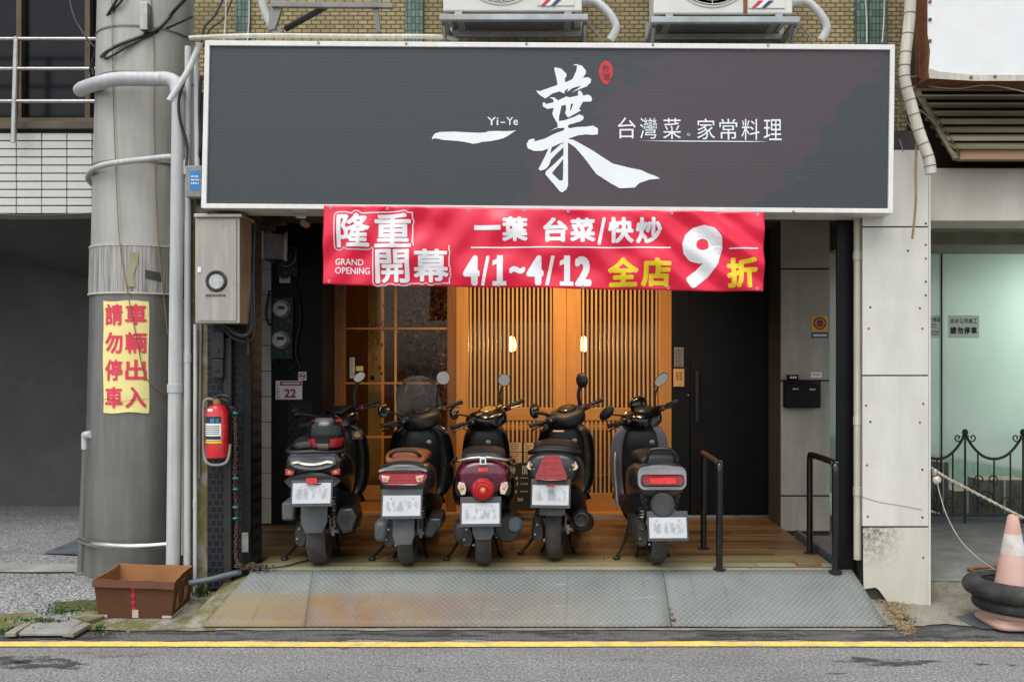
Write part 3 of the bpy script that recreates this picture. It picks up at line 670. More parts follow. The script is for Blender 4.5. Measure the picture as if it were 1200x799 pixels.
# ================================================================== right-hand neighbour: beam, window, awning, sign board
ND = 8.6
rb = empty('right_building', (4.6, ND, PLAT), 'neighbouring shop at right with a green filmed window and cream beam', 'building')
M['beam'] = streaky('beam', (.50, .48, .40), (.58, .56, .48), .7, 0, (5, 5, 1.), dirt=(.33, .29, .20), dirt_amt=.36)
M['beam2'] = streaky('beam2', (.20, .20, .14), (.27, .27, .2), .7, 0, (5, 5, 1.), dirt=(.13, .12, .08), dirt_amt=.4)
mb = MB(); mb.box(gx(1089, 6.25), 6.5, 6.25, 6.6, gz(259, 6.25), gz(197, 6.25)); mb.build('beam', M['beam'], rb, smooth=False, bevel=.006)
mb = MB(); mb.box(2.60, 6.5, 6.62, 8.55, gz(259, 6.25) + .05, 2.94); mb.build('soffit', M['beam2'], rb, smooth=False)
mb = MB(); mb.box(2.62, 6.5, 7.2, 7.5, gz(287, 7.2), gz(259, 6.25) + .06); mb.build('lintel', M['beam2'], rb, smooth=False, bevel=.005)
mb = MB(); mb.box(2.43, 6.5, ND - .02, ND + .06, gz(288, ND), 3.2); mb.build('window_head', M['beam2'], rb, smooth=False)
mb = MB(); mb.box(2.43, 6.5, ND - .03, ND + .06, PLAT, gz(604, ND)); mb.build('window_sill', M['pipe_dark'], rb, smooth=False)
def m_film():
    """glass with a pale green privacy film whose lower edge is a slanting curve; clear below"""
    k = NT('film_glass'); k.t.nodes.remove(k.b)
    tr = k.n('ShaderNodeBsdfTransparent', Color=(.80, .88, .84, 1)); gl = k.n('ShaderNodeBsdfGlossy', Roughness=.03)
    fr = k.n('ShaderNodeFresnel', IOR=1.5); clear = k.n('ShaderNodeMixShader', _0=fr.outputs[0], _1=tr.outputs[0], _2=gl.outputs[0])
    v = k.coord(rand=False); col = k.ramp(k.noise(v, 1.1, 5), [(.3, (.60, .685, .63)), (.7, (.68, .755, .705))])
    p0 = k.n('ShaderNodeBsdfPrincipled', Base_Color=col, Roughness=.12, Coat_Weight=.6); tl_ = k.n('ShaderNodeBsdfTranslucent', Color=col); pb = k.n('ShaderNodeMixShader', _0=.5, _1=p0.outputs[0], _2=tl_.outputs[0])
    tcn = k.n('ShaderNodeTexCoord'); sp = k.n('ShaderNodeSeparateXYZ', Vector=tcn.outputs['Object'])
    wv = k.math('MULTIPLY', k.math('ADD', sp.outputs[0], .35), -.17)
    hgt = k.math('SUBTRACT', sp.outputs[2], k.math('ADD', wv, .60))
    ms = k.n('ShaderNodeMixShader', _0=k.ramp(k.math('MULTIPLY', hgt, 30.), [(.0, .04), (1., 1.)]), _1=clear.outputs[0], _2=pb.outputs[0])
    k.set(k.o.inputs['Surface'], ms.outputs[0]); return k.m
M['film'] = m_film()
for u0, u1 in ((940, 1086), (1087.5, 1103), (1104.5, 1290)):
    mb = MB(); mb.pbox(u0, u1, 288, 604, ND, .012); o = mb.build('window_pane', M['film'], rb, smooth=False)
for p in rb.children:
    if p.name.startswith('window_pane'):                # own origin so that the film's edge is measured from the pane
        lo = Vector((min(v.co.x for v in p.data.vertices), 0, min(v.co.z for v in p.data.vertices)))
        mx = max(v.co.x for v in p.data.vertices)
        for v in p.data.vertices: v.co -= Vector((gx(1120, ND) - wloc(rb).x, 0, lo.z))
        p.location = Vector((gx(1120, ND) - wloc(rb).x, 0, lo.z))
mb = MB(); mb.pbox(1086.2, 1087.4, 288, 604, ND - .01, .03); mb.pbox(1103.1, 1104.4, 288, 604, ND - .01, .03); mb.build('pane_joint', M['iron'], rb, smooth=False)
mb = MB(); mb.box(2.3, 6.6, 10.4, 10.5, .1, 3.2); mb.build('room_wall', plain('room_dim', (.10, .13, .11), .8), rb, smooth=False)
mb = MB(); mb.box(2.3, 6.6, ND + .07, 10.4, .05, PLAT - .002); mb.build('room_floor', M['platform'], rb, smooth=False)
# ================================================================== the big lightbox sign
SD = 5.95
def m_sign():
    k = NT('sign_face'); v = k.coord(rand=False)
    n = k.noise(k.coord((.55, 1, 1), False, (0, R(28), 0)), 1.7, 10, .72)
    tc = k.n('ShaderNodeTexCoord'); sp = k.n('ShaderNodeSeparateXYZ', Vector=tc.outputs['Object'])
    # the printed ink wash: a mauve cloud from lower centre to upper right
    band = k.math('ADD', k.math('MULTIPLY', sp.outputs[0], .62), k.math('MULTIPLY', k.math('SUBTRACT', sp.outputs[2], .56), -.55))
    msk = k.math('SUBTRACT', 1., k.math('MULTIPLY', k.math('ABSOLUTE', k.math('SUBTRACT', band, .62)), 1.35))
    f = k.ramp(k.math('ADD', k.math('MULTIPLY', n, .75), k.math('MULTIPLY', msk, .35)), [(.47, 0), (.50, 1)])
    c = k.mix(f, (.037, .046, .051), (.062, .047, .056))
    ribs = k.n('ShaderNodeTexWave', {'wave_type': 'BANDS', 'bands_direction': 'Z', 'wave_profile': 'SIN'}, Vector=v, Scale=14., Distortion=.15)
    c = k.mix(.06, c, k.ramp(ribs.outputs['Fac'], [(0, .2), (1, .8)]), 'OVERLAY')
    return k.out(c, .38, 0, k.bump(ribs.outputs['Fac'], .05, .004))
M['sign_face'] = m_sign()
sg = empty('shop_sign', (gx(642, SD), SD, gz(250, SD)), 'long dark grey shop sign with white brush calligraphy and a white frame', 'shop sign')
Q = [(240, 47.5), (1049, 52.5), (1046.5, 250), (235.5, 244)]
mb = MB(); mb.quadbox([(243, 52), (1046, 57), (1044, 246), (239, 240)], SD + .02, .26); mb.build('box', M['white_frame'], sg, smooth=False)
qi = [(245.5, 53.5), (1043.5, 58.5), (1041, 244.5), (241.5, 238.5)]
mb = MB(); mb.quadbox([(244.5, 52.5), (1044.5, 57.5), (1042, 245.5), (240.5, 239.5)], SD + .004, .014); mb.build('face', M['sign_face'], sg, smooth=False)
for i in range(4):
    j = (i + 1) % 4; mb = MB(); mb.quadbox([Q[i], Q[j], qi[j], qi[i]], SD - .012, .30); mb.build('frame', M['white_frame'], sg, smooth=False, bevel=.003)
sgf = lambda u, v, l=0.: px(u, v, SD + .002 - l)
B_ = lambda p: (610 + p[0] / 8.88, 70 + p[1] / 8.88)
C_ = lambda p: (610 + p[0] / 7.06, 140 + p[1] / 7.06)
A_ = lambda p: (500 + p[0] / 10, 140 + p[1] / 10)
strokes = [
 (A_, [(60,235),(70,200),(100,165),(150,150),(300,145),(430,150),(600,158),(690,155),(720,140),(800,137),(930,140),(1045,132),(1010,155),(960,190),(900,222),(830,240),(740,258),(650,265),(600,280),(540,288),(490,275),(420,262),(330,252),(200,243),(140,230),(95,222)]),
 (B_, [(160,322),(200,330),(385,265),(375,200),(350,95),(360,80),(420,95),(480,150),(478,175),(460,200),(465,240),(540,205),(580,120),(590,62),(545,60),(575,48),(640,65),(680,115),(680,145),(650,190),(700,185),(735,205),(730,240),(690,280),(600,315),(530,345),(600,300),(630,272),(540,298),(485,340),(500,300),(465,320),(455,355),(405,332),(330,355),(270,400),(250,405),(190,362)]),
 (B_, [(230,450),(255,448),(265,465),(345,445),(340,415),(300,395),(350,395),(390,425),(480,385),(510,395),(600,375),(598,335),(615,320),(640,345),(650,375),(700,365),(730,380),(745,410),(735,438),(650,440),(540,460),(430,480),(345,505),(280,515),(235,490)]),
 (B_, [(345,490),(430,470),(415,530),(400,600),(398,650),(400,700),(380,660),(345,600),(330,560),(345,510)]),
 (B_, [(470,465),(525,460),(515,530),(525,528),(550,455),(650,435),(610,515),(630,530),(560,570),(500,602),(485,595),(463,555),(475,520)]),
 (B_, [(385,660),(400,640),(450,635),(550,600),(610,570),(655,590),(655,620),(620,645),(500,680),(490,700),(510,715),(500,760),(450,760),(455,710),(395,712),(385,690)]),
 (B_, [(300,745),(390,703),(450,705),(440,713),(390,713)]),
 (C_, [(100,160),(120,165),(110,185),(200,160),(270,125),(320,105),(360,90),(400,75),(460,65),(540,62),(600,52),(640,75),(640,125),(600,130),(540,125),(470,135),(400,160),(390,185),(340,195),(250,235),(180,262),(110,262),(60,240),(50,205),(70,170)]),
 (C_, [(390,165),(440,170),(600,260),(760,365),(900,400),(1000,420),(1050,445),(1120,470),(1155,490),(1060,500),(980,530),(945,565),(820,570),(740,525),(630,455),(580,390),(520,310),(450,230),(390,190)]),
 (C_, [(355,170),(392,170),(393,545),(350,540),(355,300)]),
 (C_, [(352,490),(393,545),(380,580),(345,605),(325,595),(205,455),(260,445),(320,505),(345,508)]),
 (C_, [(205,455),(210,430),(290,360),(358,290),(358,325),(260,445)]),
 (C_, [(235,235),(260,225),(245,285),(290,245),(345,195),(357,230),(300,285),(255,330),(235,380),(210,410),(165,425),(148,410),(160,390),(200,310)])]
mb = MB()
for i, (fn, pts) in enumerate(strokes):
    pp = [fn(p) for p in pts]; rr = []
    for a, b in zip(pp, pp[1:] + pp[:1]):               # torn brush edges
        rr.append(a); L = math.hypot(b[0] - a[0], b[1] - a[1]); k = int(L / 2.2)
        for q in range(1, k):
            t = q / k; nx, ny = (b[1] - a[1]) / L, -(b[0] - a[0]) / L; e = .28 * noise.noise(Vector((a[0] + q * 3.1, a[1], i)))
            rr.append((a[0] + (b[0] - a[0]) * t + nx * e, a[1] + (b[1] - a[1]) * t + ny * e))
    mb.flat(rr, lambda u, v, l=i: sgf(u, v, .0008 + l * .0001))
mb.build('calligraphy', M['white_letter'], sg, smooth=False)
mb = MB()
for ch, u0, u1 in (('台', 724, 745), ('灣', 750, 770), ('菜', 777, 798), ('家', 817, 838), ('常', 843, 864), ('料', 869, 890), ('理', 895, 916)):
    dv = (u0 - 724) * .012; text_into(mb, ch, (u0, 138 + dv, u1, 162.5 + dv), lambda u, v, l: sgf(u, v, .001 + l), 0)
mb.torus(sgf(807, 158, .001), .0085, .0018, 'y', 16, 4)
mb.build('lettering', M['white_letter'], sg, smooth=False); mb = MB()
text_into(mb, 'Yi', (571, 137.5, 584, 147), lambda u, v, l: sgf(u, v, .001 + l), .12); text_into(mb, '-', (586.5, 143, 592, 144.3), lambda u, v, l: sgf(u, v, .001 + l)); text_into(mb, 'Ye', (593.5, 137.5, 607, 147), lambda u, v, l: sgf(u, v, .001 + l), .12)
mb.build('roman_lettering', M['white_letter'], sg, smooth=False); mb = MB()
mb.flat([(748, 165.2), (800, 165.0), (880, 165.6), (900, 166.2), (880, 166.6), (800, 166.2)], lambda u, v: sgf(u, v, .0012))
mb.build('underline', M['white_letter'], sg, smooth=False)
mb = MB(); mb.flat([(710 + 8.3 * math.cos(a) * (1 - .25 * max(0, math.sin(a))) + .6 * noise.noise(Vector((a * 3, 0, 0))), 85.5 + 14 * math.sin(a)) for a in [2 * math.pi * k / 40 for k in range(40)]], lambda u, v: sgf(u, v, .001)); mb.build('seal', M['seal_red'], sg, smooth=False)
mb = MB(); text_into(mb, '台', (706, 75.5, 714, 84), lambda u, v, l: sgf(u, v, .0022 + l), .1); mb.build('seal_lettering', plain('seal_dark', (.16, .02, .025), .5), sg, smooth=False); mb = MB(); text_into(mb, '灣', (706, 86, 715, 95), lambda u, v, l: sgf(u, v, .0022 + l)); mb.build('seal_lettering', plain('seal_dark', (.16, .02, .025), .5), sg, smooth=False)
for u, v in ((373, 51), (476, 52), (617, 52.5), (765, 53.5), (900, 54), (560, 248.5), (930, 248)):
    mb = MB(); mb.lathe([(.001, -.006), (.007, -.006), (.009, 0), (.009, .004)], px(u, v - (1 if v < 100 else 0), SD - .013), 'y', 10); mb.build('screw', M['alu'], sg)
# arm and small lamp under the sign at left
la = empty('soffit_lamp', px(357, 262, 6.6), 'small round lamp under the sign at left', 'lamp')
mb = MB(); mb.lathe([(.001, -.05), (.02, -.05), (.028, -.03), (.028, .05)], px(357, 262, 6.6), 'y', 14); mb.build('bulb', plain('peach_bulb', (.55, .36, .24), .4), la)
mb = MB(); mb.tube([px(357, 262, 6.66), px(353, 252, 6.66), Vector((gx(352, 6.66), 6.66, 2.94))], .012); mb.build('stem', M['alu'], la)
mb = MB(); mb.add([px(340, 249, 6.1), px(360, 249, 6.1), px(358, 256, 6.1), px(349, 256, 6.1), px(341, 250, 6.3), px(359, 250, 6.3)], [(0, 1, 2, 3), (0, 4, 5, 1), (3, 2, 5, 4)]); mb.build('bracket', M['alu'], sg, smooth=False)

# ================================================================== the red opening banner
BND = 5.90
def banner_pt(u, v, lift=0.):
    s = (u - 379.5) / 516.; t = (v - 241 - 8 * s) / 92.5
    u2 = u; v2 = v
    w = 0.
    for (cs, ct, ang, amp, wl) in ((.98, .0, .62, .020, .055), (.03, .05, -1.0, .010, .05), (.30, .55, .25, .010, .09), (.62, .2, -.35, .008, .08)):
        q = ((s - cs) * 5.6 * math.sin(ang) - (t - ct) * math.cos(ang))
        r = math.hypot((s - cs) * 5.6, t - ct); w += 1.5 * amp * math.sin(q / wl * .9) * math.exp(-r * .75) * min(r * 2, 1)
    w += .006 * noise.fractal(Vector((s * 9, t * 1.6, 3)), 1, 2, 3) + .012 * math.sin(s * math.pi * 3.1 + .6) * t
    v2 += 1.2 * math.sin(s * math.pi * 4) ** 2 * (t - .1)
    p = px(u2, v2, BND); return Vector((p.x, BND + w - .012 * math.sin(math.pi * min(max(t, 0), 1)) - lift, p.z))
def bq(s, t): return (379.5 + 516. * s - 1. * t, 241 + 8 * s + 92.5 * t + (1 - s) * -.5)
def m_banner():
    k = NT('banner_vinyl'); v = k.coord(rand=False)
    c = k.ramp(k.noise(v, 1.6, 4), [(.3, (.70, .005, .040)), (.7, (.77, .010, .052))])
    return k.out(c, .34, 0, k.bump(k.noise(v, 9, 4), .10, .01), Coat_Weight=.12, Coat_Roughness=.2)
M['banner'] = m_banner()
bn = empty('banner', px(640, 340, BND), 'red vinyl grand opening banner with white and yellow lettering under the sign', 'banner')
mb = MB(); mb.grid(190, 40, lambda a, b: banner_pt(*bq(a, b))); o = mb.build('cloth', M['banner'], bn, solid=.0012)
bf = lambda u, v, l: banner_pt(u, v, .0024 + l)
HD = [('隆', (394, 248.5, 435, 291)), ('重', (438, 249, 483, 291)), ('開', (439, 291, 481, 332)), ('幕', (483.5, 291, 527, 332))]
for mat, b, ly, nm in (('ban_white', 4.6, .0006, 'outline'), ('banner', 3.3, .0034, 'inline'), ('ban_white', .95, .0062, 'lettering')):
    mb = MB()
    for ch, r in HD: 
        g = b - .95; text_into(mb, ch, (r[0] - g + 1, r[1] - g + 1, r[2] + g - 1, r[3] + g - 1), bf, b, 12 if b > 2 else 8, 5, ly)
    if b > 2:                                              # fill the blocks behind the characters
        e = 2.2 if b > 4 else .8
        for (u0, v0, u1, v1) in ((396 - e, 251 - e, 482 + e, 288 + e), (441 - e, 288, 525 + e, 330 + e)):
            k = int((u1 - u0) / 4); kk = int((v1 - v0) / 4)
            mb.grid(k, kk, lambda a, c: banner_pt(u0 + (u1 - u0) * a, v0 + (v1 - v0) * c, .0024 + ly - .0003))
    mb.build(nm, M[mat], bn, smooth=False)
mb = MB()
for ch, r, b in (('一', (556, 264.5, 587, 270), .4), ('葉', (588.5, 254, 618.5, 283), 1.1), ('台', (636.5, 255, 665.5, 284), 1.2), ('菜', (668, 255, 697.5, 284), 1.2), ('/', (700, 255, 710, 287), .9), ('快', (712.5, 254.5, 742.5, 285), 1.2), ('炒', (745, 255, 775.5, 285.5), 1.2),
                 ('4', (543, 299, 562.5, 334), 2.2), ('/', (564, 299.5, 574, 334), .9), ('~', (597, 312, 615.5, 321), 1.6), ('4', (617, 299.5, 637, 334.5), 2.2), ('/', (639, 300, 650, 334.5), .9), ('2', (673.5, 300, 693, 335), 2.2)):
    if (ch == '4' and r[0] < 550) or ch == '台': mb.build('lettering', M['ban_white'], bn, smooth=False); mb = MB()
    text_into(mb, ch, r, bf, b, 10, 6, .0003)
for du, dv in ((0, 0), (78.5, .6)):                       # the slab-footed figure one
    for (a, b, c, e) in ((582.5, 589.5, 299, 329.1), (577.5, 593.5, 329, 334), (577.5, 582.6, 305.5, 311)): mb.grid(6, max(2, int((e - c) / 3)), lambda s, t: banner_pt(a + (b - a) * s + du, c + (e - c) * t + dv - (2.5 * s if e < 315 else 0), .0028))
mb.build('lettering', M['ban_white'], bn, smooth=False); mb = MB()
text_into(mb, '9', (794, 264, 842, 337), bf, 3.3, 16, 5, .0004, shear=7)
mb.build('numeral', M['ban_white'], bn, smooth=False); mb = MB()
text_into(mb, 'GRAND', (393, 303, 425.5, 310.5), bf, .12, 4, 6, .0003); text_into(mb, 'OPENING', (393, 313, 433.5, 320.7), bf, .12, 4, 6, .0003)
mb.build('lettering', M['ban_white'], bn, smooth=False)
for u0, u1, v0 in ((552, 786, 289.3), (854, 888, 290.6)): mb = MB(); mb.grid(int((u1 - u0) / 4), 1, lambda a, b: banner_pt(u0 + (u1 - u0) * a, v0 + b * 1.5, .003)); mb.build('rule_line', M['ban_white'], bn, smooth=False)
for ch, r in (('全', (712, 301, 748.5, 335.5)), ('店', (751, 302, 786.5, 336)), ('折', (851, 301.5, 887, 337))): mb = MB(); text_into(mb, ch, r, bf, 1.5, 10, 6, .0003); mb.build('yellow_character', M['ban_yellow'], bn, smooth=False)
for s, t in [(.015, .03), (.145, .035), (.33, .03), (.455, .03), (.555, .03), (.79, .03), (.985, .03), (.015, .965), (.19, .97), (.40, .97), (.59, .97), (.785, .97), (.985, .965)]:
    c = banner_pt(*bq(s, t), .003); mb = MB(); mb.torus(c, .0075, .003, 'y', 14, 6); mb.build('grommet', M['chrome'], bn)

def scribble(mb, u0, u1, v0, v1, d, step=2.2):       # lines of print too small to read
    v = v0
    while v < v1:
        u = u0
        while u < u1 - .5:
            w_ = random.uniform(.6, 1.8); mb.pbox(u, min(u + w_, u1), v, v + step * .45, d, .0008); u += w_ + random.uniform(.3, .9)
        v += step
# ================================================================== timber shop front
WF = 8.40
M['room_floor'] = wood('room_floor', (.10, .05, .02), (.16, .08, .03), 'x', .5, 10)
fr = empty('timber_shopfront', (gx(580, WF), WF, DECK), 'orange timber shopfront with a glazed panel and two lattice sliding doors', 'shopfront')
def T(name, u0, u1, v0, v1, d, th, mat, parent=fr, bev=.003): mb = MB(); mb.pbox(u0, u1, v0, v1, d, th); return mb.build(name, M[mat], parent, smooth=False, bevel=bev)
T('side_panel', 371, 401, 262, 606, WF - .02, .08, 'wood_brown')
T('post', 401.5, 404, 262, 606, WF, .06, 'wood_brown'); T('post', 524, 534, 262, 606, WF - .02, .08, 'wood_brown')
wn = T('window_frame', 404.2, 523.8, 569, 604, WF, .05, 'wood_door')
T('panel_groove', 406, 522, 585, 587, WF - .004, .02, 'wood_brown', wn, 0)
for v in (385, 449, 512): T('glazing_bar', 404.2, 523.8, v - 1.2, v + 1.2, WF, .035, 'wood_rail', wn, .002)
T('glazing_bar', 462, 464.5, 262, 569, WF + .002, .03, 'wood_slat', wn, .002)
for u0, u1 in ((404.2, 461.8), (464.7, 523.8)):
    for v0, v1 in ((262, 383.8), (386.2, 447.8), (450.2, 510.8), (513.2, 568.8)): T('pane', u0, u1, v0, v1, WF + .012, .006, 'glass', wn, 0)
def sliding(u0, ul, ur, u1, dep, nm):
    dr = T(nm, u0, ul, 262, 600, dep, .045, 'wood_door')
    T('stile', ur, u1, 262, 600, dep, .045, 'wood_door', dr); T('mid_rail', ul + .1, ur - .1, 478, 492.5, dep + .002, .04, 'wood_rail', dr); T('bottom_rail', ul + .1, ur - .1, 578, 600, dep + .002, .04, 'wood_rail', dr)
    n = round((ur - ul) / 4.95); p = (ur - ul) / n
    s1 = s2 = None
    for i in range(n):
        x = gx(ul + p * (i + .5) - 1.05, dep)
        if s1 is None:
            wd = gx(652.1, dep) - gx(650, dep)
            b = MB(); b.box(0, wd, 0, .022, gz(478, dep), 2.9); s1 = a1 = b.build('slat', M['wood_slat'], dr, smooth=False, local=True)
            b = MB(); b.box(0, wd, 0, .022, gz(578, dep), gz(492.5, dep)); s2 = a2 = b.build('slat', M['wood_slat'], dr, smooth=False, local=True)
        else: a1, a2 = copy_obj(s1, dr), copy_obj(s2, dr)
        for o in (a1, a2): o.location = Vector((x, dep + .008, 0)) - wloc(dr)
    T('pane', ul, ur, 262, 478, dep + .034, .005, 'glass', dr, 0); T('pane', ul, ur, 492.5, 578, dep + .034, .005, 'glass', dr, 0)
    return dr
sliding(534.5, 549, 648, 663.5, WF, 'sliding_door'); sliding(663.8, 681, 772, 775, WF - .012, 'sliding_door')
T('post', 775.2, 787, 262, 606, WF - .03, .09, 'wood_door')
T('threshold', 404, 787, 600.5, 609, WF - .06, .12, 'wood_rail'); 
mb = MB(); mb.box(gx(430, WF - .075), gx(915, WF - .075), WF - .075, WF - .061, DECK, DECK + .022); mb.build('threshold_strip', M['stain_rail'], fr, smooth=False)
bd = empty('black_door', (gx(850, WF), WF, DECK), 'plain black door beside the timber shopfront with a long black pull handle', 'door')
T('leaf', 809, 921, 262, 606, WF - .02, .06, 'black_paint', bd); T('jamb', 787.5, 808, 262, 606, WF - .03, .07, 'black_paint', bd)
T('pull_handle', 815, 819, 434, 494, WF - .075, .02, 'black_plastic', bd, .004)
mb = MB()
for v in (440, 488): mb.tube([px(817, v, WF - .06), px(817, v, WF - .021)], .007)
mb.build('handle_stud', M['black_plastic'], bd)
mb = MB(); mb.ell(px(806.5, 463, WF - .045), (.014, .02, .014)); mb.build('lock', M['chrome'], bd)
# intercom and little notices on the jamb
ic = T('intercom', 789.5, 802, 432, 453, WF - .06, .028, 'wood_slat', None); tag(ic, 'wooden intercom panel on the black door jamb', 'intercom')
mb = MB(); 
for i in range(6): mb.pbox(792 + (i % 2) * 4.3, 794.5 + (i % 2) * 4.3, 436 + (i // 2) * 3.4, 438.2 + (i // 2) * 3.4, WF - .0635, .003)
mb.build('button', M['wood_brown'], ic, smooth=False)
nt1 = T('notice', 790, 801, 407, 430, WF - .034, .003, 'conc_plain', None, 0); tag(nt1, 'small mottled notice above the wooden intercom', 'notice')
mb = MB()
scribble(mb, 791.5, 799.5, 409, 429, WF - .0365, 2.2)
mb.build('print', M['ink'], nt1, smooth=False)
# stickers on the window
st = T('sticker', 410, 415.5, 419, 443, WF - .0015, .001, 'paper', None, 0); tag(st, 'tall narrow white sticker on the shopfront glass', 'sticker')
mb = MB()
scribble(mb, 411, 414.6, 421, 441, WF - .0035, 2.4)
mb.build('print', M['ink'], st, smooth=False)
st = T('sticker', 417, 425.5, 429, 434.5, WF + .0095, .001, 'sticker_yellow', None, 0); tag(st, 'small cream sticker on the glass beside the tall white one', 'sticker')

# ------------------------------------------------------------------ the dining room behind
rm = empty('dining_room', (gx(600, 11), 11.0, DECK), 'dim timber lined dining room seen through the shopfront', 'room')
def RB(name, x0, x1, y0, y1, z0, z1, mat): mb = MB(); mb.box(x0, x1, y0, y1, z0, z1); return mb.build(name, M[mat], rm, smooth=False)
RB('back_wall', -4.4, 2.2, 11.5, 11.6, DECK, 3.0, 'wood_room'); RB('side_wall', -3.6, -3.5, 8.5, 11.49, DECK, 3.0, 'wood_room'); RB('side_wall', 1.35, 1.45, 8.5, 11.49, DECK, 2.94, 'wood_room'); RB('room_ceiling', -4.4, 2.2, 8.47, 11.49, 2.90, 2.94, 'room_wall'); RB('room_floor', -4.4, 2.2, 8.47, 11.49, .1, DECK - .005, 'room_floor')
mb = MB(); mb.box(gx(431, 9.3), gx(447, 9.3), 9.3, 9.45, DECK, 2.89); o = mb.build('interior_column', M['pillar_yellow'], smooth=False, bevel=.004, label='yellow timber column inside behind the shopfront glass', cat='column')
for i, (u, dd) in enumerate(((600, 9.55), (684, 9.55))):
    p = empty('pendant_lamp', px(u, 415, dd), ('left' if i == 0 else 'right') + ' one of two glowing pendant lamps behind the lattice doors', 'lamp', 'glowing pendant lamps')
    mb = MB(); mb.lathe([(.001, -.085), (.03, -.075), (.045, -.03), (.04, .03), (.022, .075), (.001, .085)], px(u, 403, dd), 'z', 18); mb.build('shade', M['pendant'], p)
    mb = MB(); mb.tube([px(u, 393, dd), Vector((gx(u, dd), dd, 2.9))], .004); mb.build('cord', M['cable'], p)
    ld = bpy.data.lights.new('pendant_light', 'POINT'); ld.energy = 12; ld.color = (1, .58, .24); ld.shadow_soft_size = .08
    l = bpy.data.objects.new('pendant_light', ld); COL.objects.link(l); l.location = px(u, 403, dd - .12); l.parent = None
# recessed downlights in the recess ceiling, hidden from the street by the banner
for i, u in enumerate((560, 650, 735)):
    c = Vector((gx(u, 7.7), 7.25, 2.943)); p = empty('downlight', c, ('left', 'middle', 'right')[i] + ' recessed warm downlight in the recess ceiling before the timber doors', 'lamp', 'recess downlights')
    mb = MB(); mb.lathe([(.03, 0), (.055, -.001), (.06, -.006), (.045, -.006), (.04, 0)], c, 'z', 20); mb.build('rim', M['chrome'], p)
    mb = MB(); mb.lathe([(.001, -.002), (.04, -.0025)], c, 'z', 16); mb.build('lens', M['lamp_lens'], p)
    ld = bpy.data.lights.new('downlight_beam', 'SPOT'); ld.energy = 44; ld.color = (1, .68, .36); ld.spot_size = R(110); ld.spot_blend = .8; ld.shadow_soft_size = .05
    l = bpy.data.objects.new('downlight_beam', ld); COL.objects.link(l); l.location = c - Vector((0, 0, .02)); l.rotation_euler = (R(34), 0, 0)
# dried flower arrangement and leaves behind the glass
fa = empty('flower_arrangement', (gx(492, 9.1), 9.1, DECK), 'tall arrangement of dried flowers and leaves behind the shopfront glass', 'flower arrangement')
def sprays(n, c, sp, mat, nm, size):
    mb = MB()
    for _ in range(n):
        p = Vector((random.gauss(c[0], sp[0]), random.gauss(c[1], sp[1]), random.gauss(c[2], sp[2])))
        ax = Vector((random.gauss(0, 1), random.gauss(0, 1), random.gauss(0, 1))).normalized(); s = size * random.uniform(.5, 1.3); o_ = ax.orthogonal().normalized() * s * .45
        mb.add([p, p + ax * s * .5 + o_, p + ax * s, p + ax * s * .5 - o_], [(0, 1, 2, 3)])
    return mb.build(nm, M[mat], fa, smooth=False, fixn=False)
c0 = px(500, 410, 9.1)
sprays(1500, (c0.x, 9.1, c0.z), (.16, .10, .32), 'dark_leaf', 'foliage', .055); sprays(340, (gx(487, 9.0), 8.95, gz(372, 9)), (.13, .05, .13), 'dry_flower', 'blossom', .03); sprays(140, (gx(440, 9.0), 9.0, gz(383, 9)), (.12, .04, .035), 'dry_flower', 'blossom', .025)
mb = MB()
for k in range(14):
    a = random.uniform(-.2, .2); mb.curve([(gx(495, 9.1), 9.1, DECK + .25), (gx(495, 9.1) + a * .5, 9.1 + random.uniform(-.06, .06), 1.2), (c0.x + a * 1.2, 9.1 + random.uniform(-.1, .1), random.uniform(1.7, 2.4))], .005, 5, 5)
mb.build('stem', M['dark_leaf'], fa)
mb = MB(); mb.lathe([(.06, 0), (.10, .02), (.13, .15), (.09, .3), (.08, .33)], (gx(495, 9.1), 9.1, DECK), 'z', 18); mb.build('vase', M['black_gloss'], fa)
for u, wd, dd in ((590, 1.0, 10.1), (700, 1.0, 10.1)):
    t = empty('dining_table', (gx(u, dd), dd, DECK), ('left' if u < 650 else 'right') + ' wooden dining table inside behind the lattice doors', 'table', 'dining tables')
    mb = MB(); mb.box(gx(u, dd) - .45, gx(u, dd) + .45, dd - .35, dd + .35, DECK + .71, DECK + .75); mb.build('table_top', M['wood_rail'], t, smooth=False, bevel=.004)
    for sx in (-.4, .4):
        for sy in (-.3, .3): mb = MB(); mb.box(gx(u, dd) + sx - .025, gx(u, dd) + sx + .025, dd + sy - .025, dd + sy + .025, DECK, DECK + .71); mb.build('leg', M['wood_brown'], t, smooth=False)

# ------------------------------------------------------------------ menu board standing between the scooters
MD = 8.1
ab = empty('menu_board', (gx(613, MD), MD, DECK), 'black chalk menu board with paper menus leaning before the lattice door', 'menu board')
mb = MB(); mb.quadbox([(585, 518), (634, 518), (634, 598), (585, 598)], MD, .02); mb.build('panel', M['board'], ab, smooth=False, bevel=.003)
for u0, u1 in ((590, 612), (614, 626)):
    for v0, v1 in ((518.5, 529), (530, 542)):
        mb = MB(); mb.pbox(u0, u1 - .6, v0, v1, MD - .003, .002); o = mb.build('menu_sheet', M['paper_tan'], ab, smooth=False)
        mb = MB()
        for q in range(int((v1 - v0) / 2.2)): mb.pbox(u0 + 1.5, u1 - 3 - random.random() * 5, v0 + 1.2 + q * 2.2, v0 + 1.9 + q * 2.2, MD - .0045, .001)
        mb.build('print', M['wood_brown'], o, smooth=False)
mb = MB(); f = lambda u, v, l: px(u, v, MD - .0025 - l)
